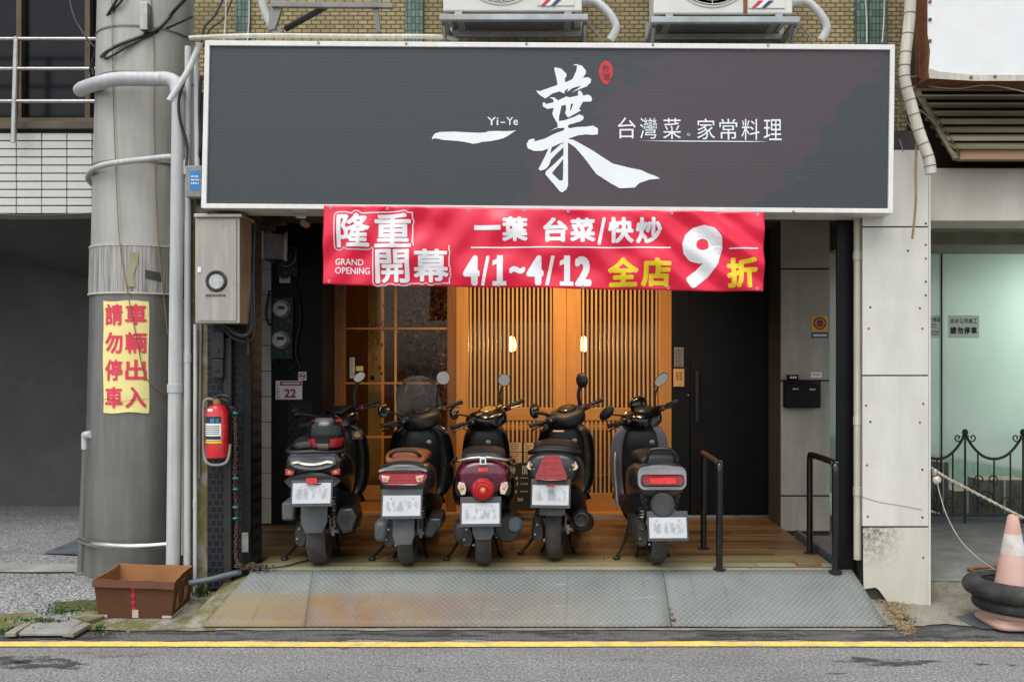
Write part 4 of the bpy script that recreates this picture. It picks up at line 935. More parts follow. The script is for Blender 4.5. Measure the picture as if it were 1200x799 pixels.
for ch, r in (('時', (597, 545.5, 604, 555)), ('間', (612, 545.5, 620, 556)), ('14', (601, 558, 607, 562)), ('21', (600, 564.5, 607, 568.8)), ('4', (603, 574, 606, 578)), ('20', (606, 583, 613, 587))): text_into(mb, ch, r, f, .15, 4)
for v in (560, 567, 576): scribble(mb, 610, 619, v - 1, v + 1.4, MD - .0035, 3)
mb.build('chalk_lettering', M['chalk'], ab, smooth=False)
for u in (587, 632): mb = MB(); mb.box(gx(u, MD) - .012, gx(u, MD) + .012, MD, MD + .03, DECK, gz(597, MD)); mb.build('leg', M['board'], ab, smooth=False)
# ================================================================== scooters (built in their own space: x right, y forward, z up, origin under the rear axle)
def m_tyre():
    k = NT('tyre_tread'); tc = k.n('ShaderNodeTexCoord'); sp = k.n('ShaderNodeSeparateXYZ', Vector=tc.outputs['Object'])
    ang = k.math('ARCTAN2', sp.outputs[2], sp.outputs[1]); ax = k.math('ABSOLUTE', sp.outputs[0])
    ph = k.math('ADD', k.math('MULTIPLY', ang, 22.), k.math('MULTIPLY', ax, 130.))
    gr = k.math('LESS_THAN', k.math('ABSOLUTE', k.math('SUBTRACT', k.math('FRACT', ph), .5)), .13)
    v = k.coord(); c = k.mix(gr, k.ramp(k.noise(v, 14, 6), [(.3, (.045, .043, .04)), (.75, (.11, .102, .09))]), (.010, .010, .010))
    return k.out(c, .82, 0, k.bump(k.math('MULTIPLY', gr, -1.), .8, .006))
M['tyre'] = m_tyre()
AX = Vector((0, -math.sin(R(25)), math.cos(R(25)))); PIV = Vector((0, .98, .90))
def steer_m(deg): return Matrix.Translation(PIV) @ Matrix.Rotation(R(deg), 4, AX) @ Matrix.Translation(-PIV)

def wheel(root, c, rad, wd, M4=None):
    cc = Vector((0, 0, 0))
    mb = MB(); rr = rad - .055
    mb.lathe([(rr - .012, -wd * .36), (rr, -wd * .40), (rr - .014, -wd * .2), (rr - .014, wd * .2), (rr, wd * .40), (rr - .012, wd * .36)], cc, 'x', 32, caps=False)
    for k in range(5):
        a = 2 * math.pi * k / 5; mb.tube([(0, 0, 0), (0, (rr - .012) * math.cos(a), (rr - .012) * math.sin(a))], [.026, .015], 6)
    mb.lathe([(.001, -.07), (.035, -.07), (.045, -.03), (.045, .03), (.03, .07), (.001, .07)], cc, 'x', 16)
    rim = mb.build('wheel', M['engine'], root, local=True); rim.location = c
    t = MB(); prof = []
    for k in range(13):
        b = math.pi * (k / 12) ; prof.append((rad - .062 + .062 * math.sin(b) ** .62, -wd / 2 * math.cos(b) * (1 if abs(math.cos(b)) < .99 else .86)))
    t.lathe([(rad - .066, -wd * .38)] + prof + [(rad - .066, wd * .38)], cc, 'x', 48, caps=False)
    ty = t.build('tyre', M['tyre'], rim, local=True, fixn=True)
    if M4 is not None: rim.matrix_local = M4 @ Matrix.Translation(c)
    return rim

def scooter(label, u, v, yaw, g):
    d = gd(v, DECK); root = empty('scooter', (gx(u, d), d, DECK), label, 'scooter', 'scooters parked before the shop', R(yaw))
    if g.get('lean'): root.rotation_euler = (0, R(g['lean']), R(yaw))
    L = lambda mb, nm, mat, par=root, **k: mb.build(nm, M[mat], par, local=True, **k)
    bw, bz, rr, tw = g.get('bw', 1.), g.get('bz', 0.), g.get('rad', .225), g.get('tw', .115)
    main, trim, seatm = g['main'], g.get('trim', 'black_plastic'), g.get('seat', 'seat')
    S4 = steer_m(g.get('steer', 40))
    wheel(root, Vector((0, 0, rr)), rr, tw); wheel(root, Vector((0, 1.27, .215)), .215, .10, S4)
    # tail and side body
    mb = MB(); ty = g.get('tail_y', -.29)
    body(mb, [(0, ty, .655 + bz, .135 * bw, .065, .10), (0, ty + .02, .655 + bz, .162 * bw, .095, .13), (0, ty + .09, .65 + bz, .183 * bw, .115, .15), (0, .0, .63 + bz * .8, .198 * bw, .125, .17), (0, .25, .59 + bz * .5, .195 * bw, .13, .20), (0, .50, .52, .17, .15, .22), (0, .60, .45, .15, .12, .16)], 'y', g.get('e', 2.6), 5, 28)
    L(mb, 'tail_body', main)
    # lower side skirts
    mb = MB(); body(mb, [(0, -.12, .46 + bz, .12 * bw, .05, .06), (0, .05, .44, .17 * bw, .10, .10), (0, .35, .38, .19 * bw, .12, .12), (0, .62, .33, .19, .08, .09), (0, .98, .31, .18, .06, .07), (0, 1.06, .32, .15, .05, .06)], 'y', 3., 5, 24); L(mb, 'floorboard', trim)
    # seat
    mb = MB(); sz = .765 + bz
    body(mb, [(0, ty + .11, sz - .01, .11 * bw, .025, .03), (0, ty + .15, sz, .145 * bw, .045, .05), (0, .05, sz + .01, .158 * bw, .055, .06), (0, .28, sz - .015, .15 * bw, .055, .06), (0, .50, sz - .03, .12, .05, .05), (0, .60, sz - .045, .09, .03, .04)], 'y', 2.5, 5, 24); st = L(mb, 'seat', seatm)
    mb = MB(); mb.curve([(-.146 * bw, ty + .2, sz - .012), (-.158 * bw, .1, sz - .006), (-.14 * bw, .4, sz - .03)], .004, 6, 6); mb.curve([(.146 * bw, ty + .2, sz - .012), (.158 * bw, .1, sz - .006), (.14 * bw, .4, sz - .03)], .004, 6, 6); L(mb, 'piping', trim, st)
    # leg shield and inner panel
    sw = g.get('shield_w', .225); mb = MB()
    body(mb, [(0, 1.02, .30, .15, .045, .04), (0, 1.045, .42, sw * .92, .05, .04), (0, 1.03, .58, sw, .05, .035), (0, 1.0, .74, sw * .98, .06, .035), (0, .97, .86, sw * .86, .055, .035), (0, .955, .93, sw * .60, .05, .03), (0, .95, .955, sw * .3, .03, .03)], 'z', 3., 5, 24); L(mb, 'leg_shield', g.get('shield', main))
    mb = MB(); body(mb, [(0, 1.0, .36, .13, .03, .05), (0, .975, .55, .15, .03, .07), (0, .94, .74, .15, .03, .085), (0, .92, .86, .13, .03, .07), (0, .92, .92, .09, .03, .05)], 'z', 2.6, 4, 20); ip = L(mb, 'inner_panel', trim)
    mb = MB(); mb.lathe([(.022, 0), (.022, -.012), (.014, -.016), (.001, -.016)], (.06 if not g.get('key_x') else g['key_x'], .855, .80), 'y', 16); L(mb, 'ignition_lock', 'alu', ip)
    # front cowl, fender
    mb = MB(); body(mb, [(0, 1.05, .50, .18, .16, .14), (0, 1.14, .56, .17, .20, .16), (0, 1.22, .62, .13, .18, .12), (0, 1.28, .66, .07, .10, .07)], 'y', 2.3, 4, 22); L(mb, 'front_cowl', g.get('shield', main))
    mb = MB(); pts = []
    rings = []
    for k in range(11):
        a = R(20 + 150 * k / 10); cy, cz = 1.27 + .25 * math.cos(a), .215 + .25 * math.sin(a)
        rings.append([Vector((q, cy - .0 * abs(q), cz - 2.2 * q * q)) for q in (-.075, -.05, -.02, .02, .05, .075)] + [Vector((q, cy, cz - .012 - 2.2 * q * q)) for q in (.07, .04, 0, -.04, -.07)])
    mb.loft(rings); mb.xf(S4); L(mb, 'front_fender', g.get('shield', main))
    mb = MB()
    for sx in (-1, 1): mb.tube([(sx * .075, 1.26, .22), (sx * .075, 1.08, .62)], .02, 8)
    mb.tube([(0, 1.05, .7), (0, .97, .96)], .03, 10); mb.xf(S4); L(mb, 'fork', 'engine')
    # handlebar: cowl, gauge, grips, levers, mirrors (turned left with the steering)
    mb = MB(); hw = g.get('bar_w', 1.)
    body(mb, [(0, .775, .975, .06, .02, .05), (0, .80, .99, .115 * hw, .035, .08), (0, .88, 1.01, .155 * hw, .055, .11), (0, .98, 1.01, .15 * hw, .065, .12), (0, 1.07, .99, .115, .06, .10), (0, 1.12, .98, .06, .035, .05)], 'y', 2.9, 5, 26)
    body(mb, [(0, .985, .82, .085, .06, .06), (0, .95, .90, .10, .065, .07), (0, .93, .98, .12, .07, .08)], 'z', 2.4, 4, 18)
    for sx in (-1, 1): body(mb, [(sx * .10, .90, 1.01, .045, .035, .035), (sx * .17, .885, 1.02, .035, .03, .03), (sx * .215, .878, 1.022, .026, .022, .022)], 'x', 2.3, 3, 14)
    mb.xf(S4); hb = L(mb, 'handlebar_cowl', g.get('bar', trim))
    mb = MB(); mb.lathe([(.001, .012), (.05, .010), (.062, .0), (.066, -.02)], (0, 0, 0), 'z', 24); mb.xf(S4 @ Matrix.Translation((0, .87, 1.064)) @ Matrix.Rotation(R(20), 4, 'X') @ Matrix.Diagonal((g.get('gauge_w', 1.25), .95, 1, 1))); L(mb, 'gauge', g.get('gauge', 'grey_dark'), hb)
    mb = MB(); mb.torus((0, 0, .004), .062, .006, 'z', 28, 6); mb.xf(S4 @ Matrix.Translation((0, .87, 1.064)) @ Matrix.Rotation(R(20), 4, 'X') @ Matrix.Diagonal((g.get('gauge_w', 1.25), .95, 1, 1))); L(mb, 'gauge_rim', 'black_plastic', hb)
    for sx in (-1, 1):
        mb = MB(); mb.lathe([(.001, 0), (.012, 0), (.012, .05), (.017, .055), (.0175, .15), (.02, .155), (.02, .168), (.001, .17)], (0, 0, 0), 'x', 14)
        mb.xf(S4 @ Matrix.Translation((sx * .20, .88, 1.022)) @ Matrix.Rotation(R(180 if sx < 0 else 0), 4, 'Z') @ Matrix.Rotation(R(-7 * sx if sx > 0 else -7), 4, 'Z') @ Matrix.Rotation(R(-3), 4, 'Y')); L(mb, 'grip', 'rubber', hb)
        mb = MB(); mb.box(sx * .19 - .024, sx * .19 + .024, .85, .905, .995, 1.045); mb.xf(S4); L(mb, 'switch_pod', 'black_plastic', hb, bevel=.008)
        mb = MB(); mb.box(sx * .19 - .008, sx * .19 + .008, .845, .852, 1.01, 1.03); mb.xf(S4); L(mb, 'switch', 'red_bright' if sx > 0 else 'alu', hb, bevel=.002)
        mb = MB(); mb.curve([(sx * .18, .92, 1.0), (sx * .24, .945, .995), (sx * .32, .93, .99), (sx * .36, .915, .985)], [.008] * 18 + [.006], 6, 6); mb.xf(S4); L(mb, 'brake_lever', 'alu' if g.get('alu_lever') else 'black_plastic', hb)
        mb = MB(); mb.curve([S4 @ Vector((sx * .19, .91, 1.0)), S4 @ Vector((sx * .23, 1.0, 1.02)), S4 @ Vector((sx * .17, 1.06, .97)), S4 @ Vector((sx * .06, 1.05, .88))], .005, 6, 6); L(mb, 'brake_cable', 'cable', hb)
        # mirror: stalk, back, glass
        mx = g.get('mir_r' if sx > 0 else 'mir_l', (.30, .91, 1.25)); st0 = S4 @ Vector((sx * .15, .90, 1.04)); hd = S4 @ Vector((sx * mx[0], mx[1], mx[2]))
        mb = MB(); mid = (st0 + hd) / 2 + Vector((-.02 * sx, 0, .0)); mb.curve([st0, mid, hd + Vector((0, .02, -.01))], .0075 if not g.get('thick_stalk') else .016, 6, 8); ms = L(mb, 'mirror_stalk', 'black_plastic')
        ra, rb, tl = g.get('mir', (.06, .06, 0)); fz = g.get('mir_yaw', (-38, 14))[0 if sx < 0 else 1]
        Mm = Matrix.Translation(hd) @ Matrix.Rotation(R(fz), 4, 'Z') @ Matrix.Rotation(R(tl * sx), 4, 'Y')
        mb = MB(); mb.loft([sring('y', (0, yy, 0), ra * s, rb * s, 2.2, 24) for yy, s in ((-.012, .93), (-.010, 1.), (0, 1.), (.018, .82), (.028, .45))]); mb.xf(Mm); mh = L(mb, 'mirror_head', 'black_plastic', ms)
        mb = MB(); mb.loft([sring('y', (0, yy, 0), ra * s, rb * s, 2.2, 24) for yy, s in ((-.0135, .90), (-.0125, .91))]); mb.xf(Mm); L(mb, 'mirror_glass', 'mirror', ms)
    # engine, gearbox case, silencer, shocks, stand
    mb = MB(); body(mb, [(-.115, -.13, .215, .035, .07, .06), (-.12, -.06, .225, .05, .10, .085), (-.12, .1, .24, .055, .11, .09), (-.12, .35, .28, .055, .10, .09), (-.10, .50, .30, .05, .07, .07)], 'y', 2.5, 4, 20); eng = L(mb, 'gearbox_case', 'engine')
    mb = MB(); body(mb, [(0, .15, .34, .09, .10, .08), (0, .4, .33, .12, .12, .10), (0, .6, .3, .10, .09, .08)], 'y', 2.5, 3, 16); L(mb, 'engine_block', 'engine')
    mb = MB(); mb.tube([(.02, 0, rr), (.115, 0, rr)], [.022, .018], 12); mb.lathe([(.001, .02), (.016, .02), (.018, .0)], (.115, 0, rr), 'x', 6); mb.box(.085, .105, -.03, .4, rr - .03, rr + .035); L(mb, 'swing_arm', 'alu')
    mt = g.get('muffler', 'round')
    mb = MB(); mo = 'engine'
    if mt == 'round':
        mb.lathe([(.02, .0), (.045, -.005), (.052, .01), (.075, .03), (.078, .30), (.06, .38), (.02, .42)], (.0, 0, 0), 'y', 22); mb.xf(Matrix.Translation((.20, -.14, .32)) @ Matrix.Rotation(R(-13), 4, 'X')); mo = 'black_plastic'
    elif mt == 'hex':
        mb.loft([[Vector((.205 + a * q, y_, .33 + z_ + b * q)) for a, b in ((-.045, .085), (.05, .085), (.088, .03), (.05, -.085), (-.02, -.095), (-.075, .0))] for y_, q, z_ in ((-.20, .84, .015), (-.185, 1., .013), (.05, 1.05, 0), (.30, .8, -.06), (.42, .4, -.09))]); mo = 'grey_dark'
    elif mt == 'wedge':
        mb.loft([[Vector((.185 + a * q, y_, .29 + b * q)) for a, b in ((-.02, .075), (.07, .07), (.075, .02), (.0, -.075), (-.055, -.07), (-.06, -.03))] for y_, q in ((-.16, .82), (-.14, 1.), (.08, 1.1), (.30, .8), (.42, .4))]); mo = 'grey_dark'
    elif mt == 'disc':
        mb.lathe([(.02, -.02), (.085, -.012), (.098, .01), (.095, .30), (.05, .40)], (.17, -.08, .27), 'y', 24); mo = 'engine'
    mf = L(mb, 'silencer', mo, bevel=.006 if mt in ('hex', 'wedge') else 0)
    mb = MB()
    if mt == 'round': mb.torus((.20, -.148, .321), .045, .012, 'y', 22, 8); mb.lathe([(.001, -.004), (.028, -.004), (.03, .01)], (.20, -.142, .321), 'y', 16); L(mb, 'tail_pipe', 'black_plastic', mf)
    elif mt == 'hex': mb.loft([[Vector((.205 + a * .42, y_, .345 + b * .42)) for a, b in ((-.075, .06), (.05, .07), (.078, .01), (.02, -.075), (-.05, -.04))] for y_ in (-.207, -.198)]); L(mb, 'tail_pipe', 'black_plastic', mf)
    elif mt == 'disc': body(mb, [(.215, -.125, .305, .04, .045, .045), (.225, -.09, .30, .052, .055, .06), (.23, .0, .29, .05, .05, .06)], 'y', 2.3, 3, 16); L(mb, 'heat_shield', 'pipe_dark', mf)
    elif mt == 'wedge': mb.lathe([(.001, -.002), (.012, -.002), (.014, .02)], (.215, -.165, .30), 'y', 12); L(mb, 'tail_pipe', 'black_plastic', mf)
    for sx in g.get('shocks', (-1,)):
        x = sx * .105; mb = MB(); mb.tube([(x, -.03, .27), (x * .95, -.10, .56 + bz)], .013, 8); N_ = 60
        mb.tube([(x - .05 * x * t / N_ + .026 * math.cos(t * .75), -.04 - .05 * t / N_ + .026 * math.sin(t * .75), .33 + .17 * t / N_) for t in range(N_)], .005, 5); L(mb, 'shock_absorber', 'alu')
    mb = MB()
    for sx in (-1, 1): mb.tube([(sx * .05, .42, .24), (sx * .10, .24, .05), (sx * .125, .19, .012)], .012, 8)
    mb.tube([(-.10, .24, .06), (.10, .24, .06)], .01, 8); L(mb, 'centre_stand', 'black_plastic')
    if g.get('side_stand', True):
        mb = MB(); mb.curve([(-.13, .50, .25), (-.20, .30, .10), (-.27, .14, .02)], .011, 5, 8); mb.ell((-.275, .13, .014), (.028, .022, .013), 12, 6); L(mb, 'side_stand', 'black_plastic')
    for (bx0, bz0) in ((-.165, .20), (-.10, .16), (-.15, .27)):
        mb = MB(); mb.lathe([(.001, -.012), (.008, -.012), (.009, 0)], (bx0 + .03, -.135, bz0 + .01), 'y', 6); L(mb, 'case_bolt', 'chrome', eng)
    mb = MB(); mb.tube([(-.075, -.02, rr), (-.075, -.06, rr + .03), (-.07, -.06, .36)], .012, 8); mb.tube([(.075, -.02, rr), (.08, -.05, .34)], .010, 8); mb.curve([(.06, -.05, .36), (.10, .0, .30), (.12, .1, .26), (.16, .2, .27)], .014, 5, 8); L(mb, 'linkage', 'alu')
    mb = MB(); mb.curve([(-.06, -.10, .50), (-.09, -.12, .40), (-.07, -.06, .30), (-.10, .05, .25)], .006, 5, 6); mb.curve([(.07, -.10, .50), (.10, -.10, .42), (.08, .0, .33)], .006, 5, 6); L(mb, 'wiring', 'cable')
    # rear hugger, plate bracket, plate
    hz = g['hug']; ht = g.get('hug_top', .46); hwid = g.get('hug_w', .072); mb = MB(); rings = []
    for k in range(9):
        t = k / 8; z = ht + (hz - ht) * t; y = -.235 - .055 * math.sin(t * 1.9); ww = hwid * (1.06 - .0 * t) if t < .75 else hwid * (1.06 - (t - .75) * g.get('hug_taper', 1.1))
        rings.append([Vector((q * ww, y + .35 * (q * ww) ** 2 * 8, z)) for q in (-1, -.6, -.2, .2, .6, 1)] + [Vector((q * ww, y + .010 + .35 * (q * ww) ** 2 * 8, z)) for q in (.95, .4, -.4, -.95)])
    mb.loft(rings); hg = L(mb, 'mudguard', g.get('hug_mat', 'hugger'))
    pz, pxo, pw, ph = g['plate'][0], g['plate'][1], .128, .070; py = g['plate'][2] if len(g['plate']) > 2 else -.33
    Mp = Matrix.Translation((pxo, py, pz)) @ Matrix.Rotation(R(-16), 4, 'X')
    mb = MB(); mb.box(-pw - .012, pw + .012, .004, .014, -ph - .02, ph + .045); mb.xf(Mp); pb = L(mb, 'plate_bracket', 'plate_dark', bevel=.003)
    mb = MB(); mb.box(-pw, pw, -.001, .002, -ph, ph); mb.xf(Mp); lp = L(mb, 'licence_plate', 'plate', bevel=.001)
    for bxx in (-.075, .075): mb = MB(); mb.lathe([(.001, -.006), (.006, -.006), (.007, -.001)], (bxx, 0, .052), 'y', 8); mb.xf(Mp); L(mb, 'plate_bolt', 'chrome', lp)
    mb = MB(); mb.box(-.05, .05, .012, .20, -.02, .05); mb.xf(Mp); L(mb, 'plate_arm', 'black_plastic')
    return root, L

def panel(root, nm, mat, pts, y0, th, rx=0., zc=0., bev=.004, bulge=0., **k):
    """a lens or cover outlined in x-z, set at y0 with thickness, tilted by rx about height zc"""
    mb = MB()
    mb.prism(pts, lambda x, z: Vector((x, y0 - .014 + bulge * (x * x) * 2, z)), lambda x, z: Vector((x, y0 + th + bulge * (x * x) * 2, z)))
    if rx: mb.xf(Matrix.Translation((0, y0, zc)) @ Matrix.Rotation(R(rx), 4, 'X') @ Matrix.Translation((0, -y0, -zc)))
    o = mb.build(nm, M[mat], root, local=True, bevel=bev, smooth=True, **k)
    cx_, cz_ = sum(p[0] for p in pts) / len(pts), sum(p[1] for p in pts) / len(pts)
    if nm == 'turn_signal':
        q = MB(); q.ell((cx_, y0 - .014 + bulge * cx_ * cx_ * 2 - .001, cz_), (.013, .004, .013), 12, 6); q.build('bulb', M['amber'], o, local=True)
    if nm == 'tail_light' and mat == 'red_lens':
        x1_ = max(p[0] for p in pts) * .78; z0_, z1_ = min(p[1] for p in pts), max(p[1] for p in pts); q = MB()
        for t in (.25, .5, .75): q.box(-x1_ * (1 - .35 * t if z1_ - z0_ > .12 else 1), x1_ * (1 - .35 * t if z1_ - z0_ > .12 else 1), y0 - .0165, y0 - .013, z0_ + (z1_ - z0_) * t - .002, z0_ + (z1_ - z0_) * t + .002)
        if rx: q.xf(Matrix.Translation((0, y0, zc)) @ Matrix.Rotation(R(rx), 4, 'X') @ Matrix.Translation((0, -y0, -zc)))
        q.build('lens_rib', M['red_bright'], o, local=True)
    return o
def rrect(x0, x1, z0, z1, r=.02, n=4):
    out = []
    for cx, cz, a0 in ((x1 - r, z1 - r, 0), (x0 + r, z1 - r, 90), (x0 + r, z0 + r, 180), (x1 - r, z0 + r, 270)):
        out += [(cx + r * math.cos(R(a0 + 90 * k / n)), cz + r * math.sin(R(a0 + 90 * k / n))) for k in range(n + 1)]
    return out
def mirx(h): return h + [(-x, z) for x, z in reversed(h)]

# 1 - big black scooter at the left, helmet on its seat
s1, L = scooter('large black scooter with a red and black helmet resting on its seat', 375, 660, 6, dict(main='black_gloss', bw=1.14, bz=.10, rad=.235, tw=.135, e=2.8, hug=.275, hug_top=.56, hug_w=.085, hug_taper=1.6, plate=(.56, .0, -.36), muffler='hex', shocks=(-1, 1), steer=38, mir=(.055, .036, -38), mir_yaw=(60, 12), mir_l=(.34, .95, 1.14), mir_r=(.25, .86, 1.27), thick_stalk=True, bar='black_gloss', shield_w=.25, side_stand=True))
panel(s1, 'tail_light', 'plate_dark', mirx([(.0, .79), (.06, .80), (.125, .805), (.15, .80), (.155, .755), (.12, .732), (.06, .715), (.0, .71)]), -.325, .05, -20, .74, bulge=.25)
panel(s1, 'tail_light_strip', 'clear_lens', mirx([(.0, .758), (.05, .763), (.10, .778), (.14, .772), (.135, .756), (.10, .762), (.05, .747), (.0, .742)]), -.332, .02, -20, .74, bulge=.25)
panel(s1, 'tail_trim', 'black_plastic', mirx([(.0, .70), (.07, .69), (.16, .665), (.19, .64), (.15, .60), (.0, .615)]), -.33, .06, -8, .65, bulge=.2)
panel(s1, 'reflector', 'red_bright', rrect(-.037, .037, .628, .662, .004), -.352, .014, -6, .64)
for sx in (-1, 1): panel(s1, 'turn_signal', 'red_lens', [(sx * .12, .705), (sx * .185, .725), (sx * .185, .68), (sx * .13, .675)], -.316, .05, -12, .7, bulge=.15)
mb = MB(); mb.curve([(-.17, -.05, .86), (-.19, -.2, .835), (-.13, -.27, .83), (0, -.28, .835), (.13, -.27, .83), (.19, -.2, .835), (.17, -.05, .86)], .015, 6, 10); L(mb, 'grab_rail', 'black_plastic')
mb = MB(); mb.box(-.24, -.15, -.16, .12, .34, .47); L(mb, 'air_filter_box', 'hugger', bevel=.018)
mb = MB(); mb.box(-.045, .045, 0, .008, -.04, .04); mb.xf(Matrix.Translation((.165, .86, .86)) @ Matrix.Rotation(R(12), 4, 'Z') @ Matrix.Rotation(R(-25), 4, 'X')); em = L(mb, 'sticker_plate', 'plate_dark', bevel=.006)
mb = MB(); mb.lathe([(.001, -.003), (.024, -.003), (.026, .0)], (0, 0, 0), 'y', 20); mb.xf(Matrix.Translation((.165, .858, .86)) @ Matrix.Rotation(R(12), 4, 'Z') @ Matrix.Rotation(R(-25), 4, 'X')); L(mb, 'round_emblem', 'gauge', em)

# 2 - dark scooter with a tan seat and a tall clear windscreen
s2, L = scooter('dark grey scooter with a tan seat and a tall clear windscreen', 478, 661, 3, dict(main='grey_dark', bw=.98, bz=.005, seat='tan_seat', hug=.20, hug_top=.44, hug_w=.07, plate=(.475, -.005), muffler='wedge', shocks=(-1, 1), steer=34, mir=(.058, .058, 0), mir_yaw=(52, 8), mir_l=(.30, .93, 1.14), mir_r=(.24, .84, 1.27), shield='black_gloss', shield_w=.27, key_x=.075))
panel(s2, 'tail_light', 'red_lens', mirx([(.0, .70), (.12, .698), (.158, .690), (.165, .665), (.135, .622), (.09, .612), (.0, .610)]), -.305, .06, -9, .65, bulge=.22)
for sx in (-1, 1): panel(s2, 'turn_signal', 'clear_lens', [(sx * .085, .672), (sx * .145, .682), (sx * .135, .640), (sx * .10, .632)], -.318, .02, -9, .65, bulge=.22)
panel(s2, 'tail_trim', 'grey_silver', mirx([(.0, .732), (.13, .730), (.165, .715), (.160, .700), (.12, .712), (.0, .714)]), -.30, .05, -14, .72, bulge=.2)
mb = MB(); mb.curve([(-.105, -.10, .78), (-.10, -.185, .805), (-.055, -.20, .835), (.055, -.20, .835), (.10, -.185, .805), (.105, -.10, .78)], .0115, 6, 10); L(mb, 'grab_rail', 'black_plastic')
mb = MB(); S4 = steer_m(14)
def wsf(a, b):
    q = (a - .5) * 2; wv = .185 * (1 - .30 * b ** 2.5) * (1.0 if b > .2 else .80 + b); z = .98 + .36 * b; 
    if b > .8: z -= .06 * (abs(q) ** 3) * (b - .8) / .2
    return Vector((q * wv, 1.10 - .10 * b - .12 * q * q * (1 - .4 * b), z))
mb.grid(20, 16, wsf); mb.xf(S4); ws = L(mb, 'windscreen', 'screen_glass', solid=.004)
mb = MB(); edge = [wsf(0, b / 16) for b in range(17)] + [wsf(a / 20, 1) for a in range(1, 21)] + [wsf(1, 1 - b / 16) for b in range(1, 17)]; mb.tube([S4 @ p for p in edge], .0035, 6); L(mb, 'windscreen_edge', 'hugger', ws)
mb = MB()
for sx in (-1, 1): mb.curve([S4 @ Vector((sx * .10, .95, 1.02)), S4 @ Vector((sx * .17, 1.02, 1.12)), S4 @ Vector((sx * .15, 1.04, 1.28))], .006, 6, 6); mb.ell(S4 @ Vector((sx * .15, 1.03, 1.28)), (.014, .014, .014), 10, 6)
L(mb, 'windscreen_mount', 'black_plastic', ws)
mb = MB(); mb.box(-.22, -.12, -.16, .10, .19, .34); L(mb, 'air_filter_box', 'hugger', bevel=.035)

# 3 - rounded maroon and black scooter
s3, L = scooter('rounded scooter with a maroon tail and a round red tail light', 567, 661, 3.5, dict(main='maroon', bw=1.0, bz=.02, e=2.25, hug=.235, hug_top=.42, hug_w=.068, plate=(.425, -.015, -.345), muffler='disc', shocks=(-1,), steer=40, mir=(.052, .052, 0), mir_yaw=(58, 6), mir_l=(.29, .92, 1.13), mir_r=(.22, .85, 1.25), bar='black_gloss', gauge='gauge', shield='black_gloss', shield_w=.20, alu_lever=True, key_x=.02))
mb = MB(); mb.lathe([(.072, .03), (.072, .0), (.062, -.016), (.035, -.024), (.001, -.026)], (0, -.335, .585), 'y', 28); tl = L(mb, 'tail_light', 'red_bright')
for rr_, yy_ in ((.054, -.358), (.034, -.362)): mb = MB(); mb.torus((0, yy_, .585), rr_, .0035, 'y', 28, 6); L(mb, 'lens_ring', 'red_lens', tl)
mb = MB(); mb.ell((0, -.361, .585), (.016, .004, .016), 14, 8); L(mb, 'bulb', 'amber', tl)
mb = MB(); mb.torus((0, -.325, .585), .074, .008, 'y', 28, 8); L(mb, 'tail_light_rim', 'maroon', tl)
for sx in (-1, 1): panel(s3, 'turn_signal', 'clear_lens', [(sx * .125, .625), (sx * .165, .635), (sx * .175, .60), (sx * .150, .545), (sx * .12, .55), (sx * .115, .585)], -.305, .05, -6, .59, bulge=.25)
for sx in (-1, 1):
    mb = MB(); body(mb, [(sx * .165, -.20, .585, .03, .04, .06), (sx * .185, -.08, .57, .035, .08, .10), (sx * .19, .12, .53, .035, .10, .12), (sx * .17, .4, .48, .03, .10, .12)], 'y', 2.4, 4, 18); L(mb, 'side_panel', 'black_gloss')
panel(s3, 'reflector', 'red_bright', rrect(-.032, .032, .70, .728, .004), -.298, .03, -14, .7)
panel(s3, 'badge', 'chrome', [(-.026, .745), (.026, .745), (.021, .805), (-.021, .805)], -.295, .03, -18, .77)
panel(s3, 'badge_emblem', 'black_plastic', rrect(-.013, .013, .758, .786, .006), -.299, .02, -18, .77)
mb = MB(); mb.curve([(-.20, -.02, .77), (-.205, -.14, .765), (-.17, -.235, .775), (-.06, -.275, .795), (.06, -.275, .795), (.17, -.235, .775), (.205, -.14, .765), (.20, -.02, .77)], .012, 6, 10); L(mb, 'grab_rail', 'chrome')
mb = MB(); mb.curve([(-.215, -.03, .75), (-.225, -.17, .74), (-.20, -.25, .735)], .012, 6, 8); mb.curve([(.215, -.03, .75), (.225, -.17, .74), (.20, -.25, .735)], .012, 6, 8); L(mb, 'rail_guard', 'black_gloss')
for sx in (-1, 1):
    mb = MB(); mb.box(-.03, .03, 0, .01, -.012, .012); mb.xf(steer_m(40) @ Matrix.Translation((sx * .105, .855, 1.062)) @ Matrix.Rotation(R(-60), 4, 'X')); L(mb, 'cowl_trim', 'gauge', bevel=.004)
mb = MB(); mb.box(-.21, -.11, -.13, .10, .18, .32); L(mb, 'air_filter_box', 'engine', bevel=.035)

# 4 - dark scooter with a large trapezoid tail light
s4, L = scooter('dark grey scooter with a large trapezoid red tail light and round silencer', 651, 655, -5, dict(main='grey_dark', bw=1.03, bz=.055, hug=.37, hug_top=.47, hug_w=.085, hug_taper=.2, plate=(.525, -.005, -.35), muffler='round', shocks=(-1,), steer=40, tw=.12, mir=(.056, .064, 12), mir_yaw=(62, 150), mir_l=(.27, .93, 1.13), mir_r=(.20, .84, 1.25), thick_stalk=True, bar='black_plastic', shield='black_gloss', shield_w=.25, key_x=.085))
panel(s4, 'tail_light', 'red_lens', mirx([(.0, .80), (.055, .797), (.075, .745), (.112, .65), (.108, .63), (.0, .622)]), -.325, .07, -16, .715, bulge=.2)
for sx in (-1, 1): panel(s4, 'turn_signal', 'clear_lens', [(sx * .095, .775), (sx * .165, .755), (sx * .185, .72), (sx * .17, .695), (sx * .125, .690)], -.285, .06, -14, .71, bulge=.35)
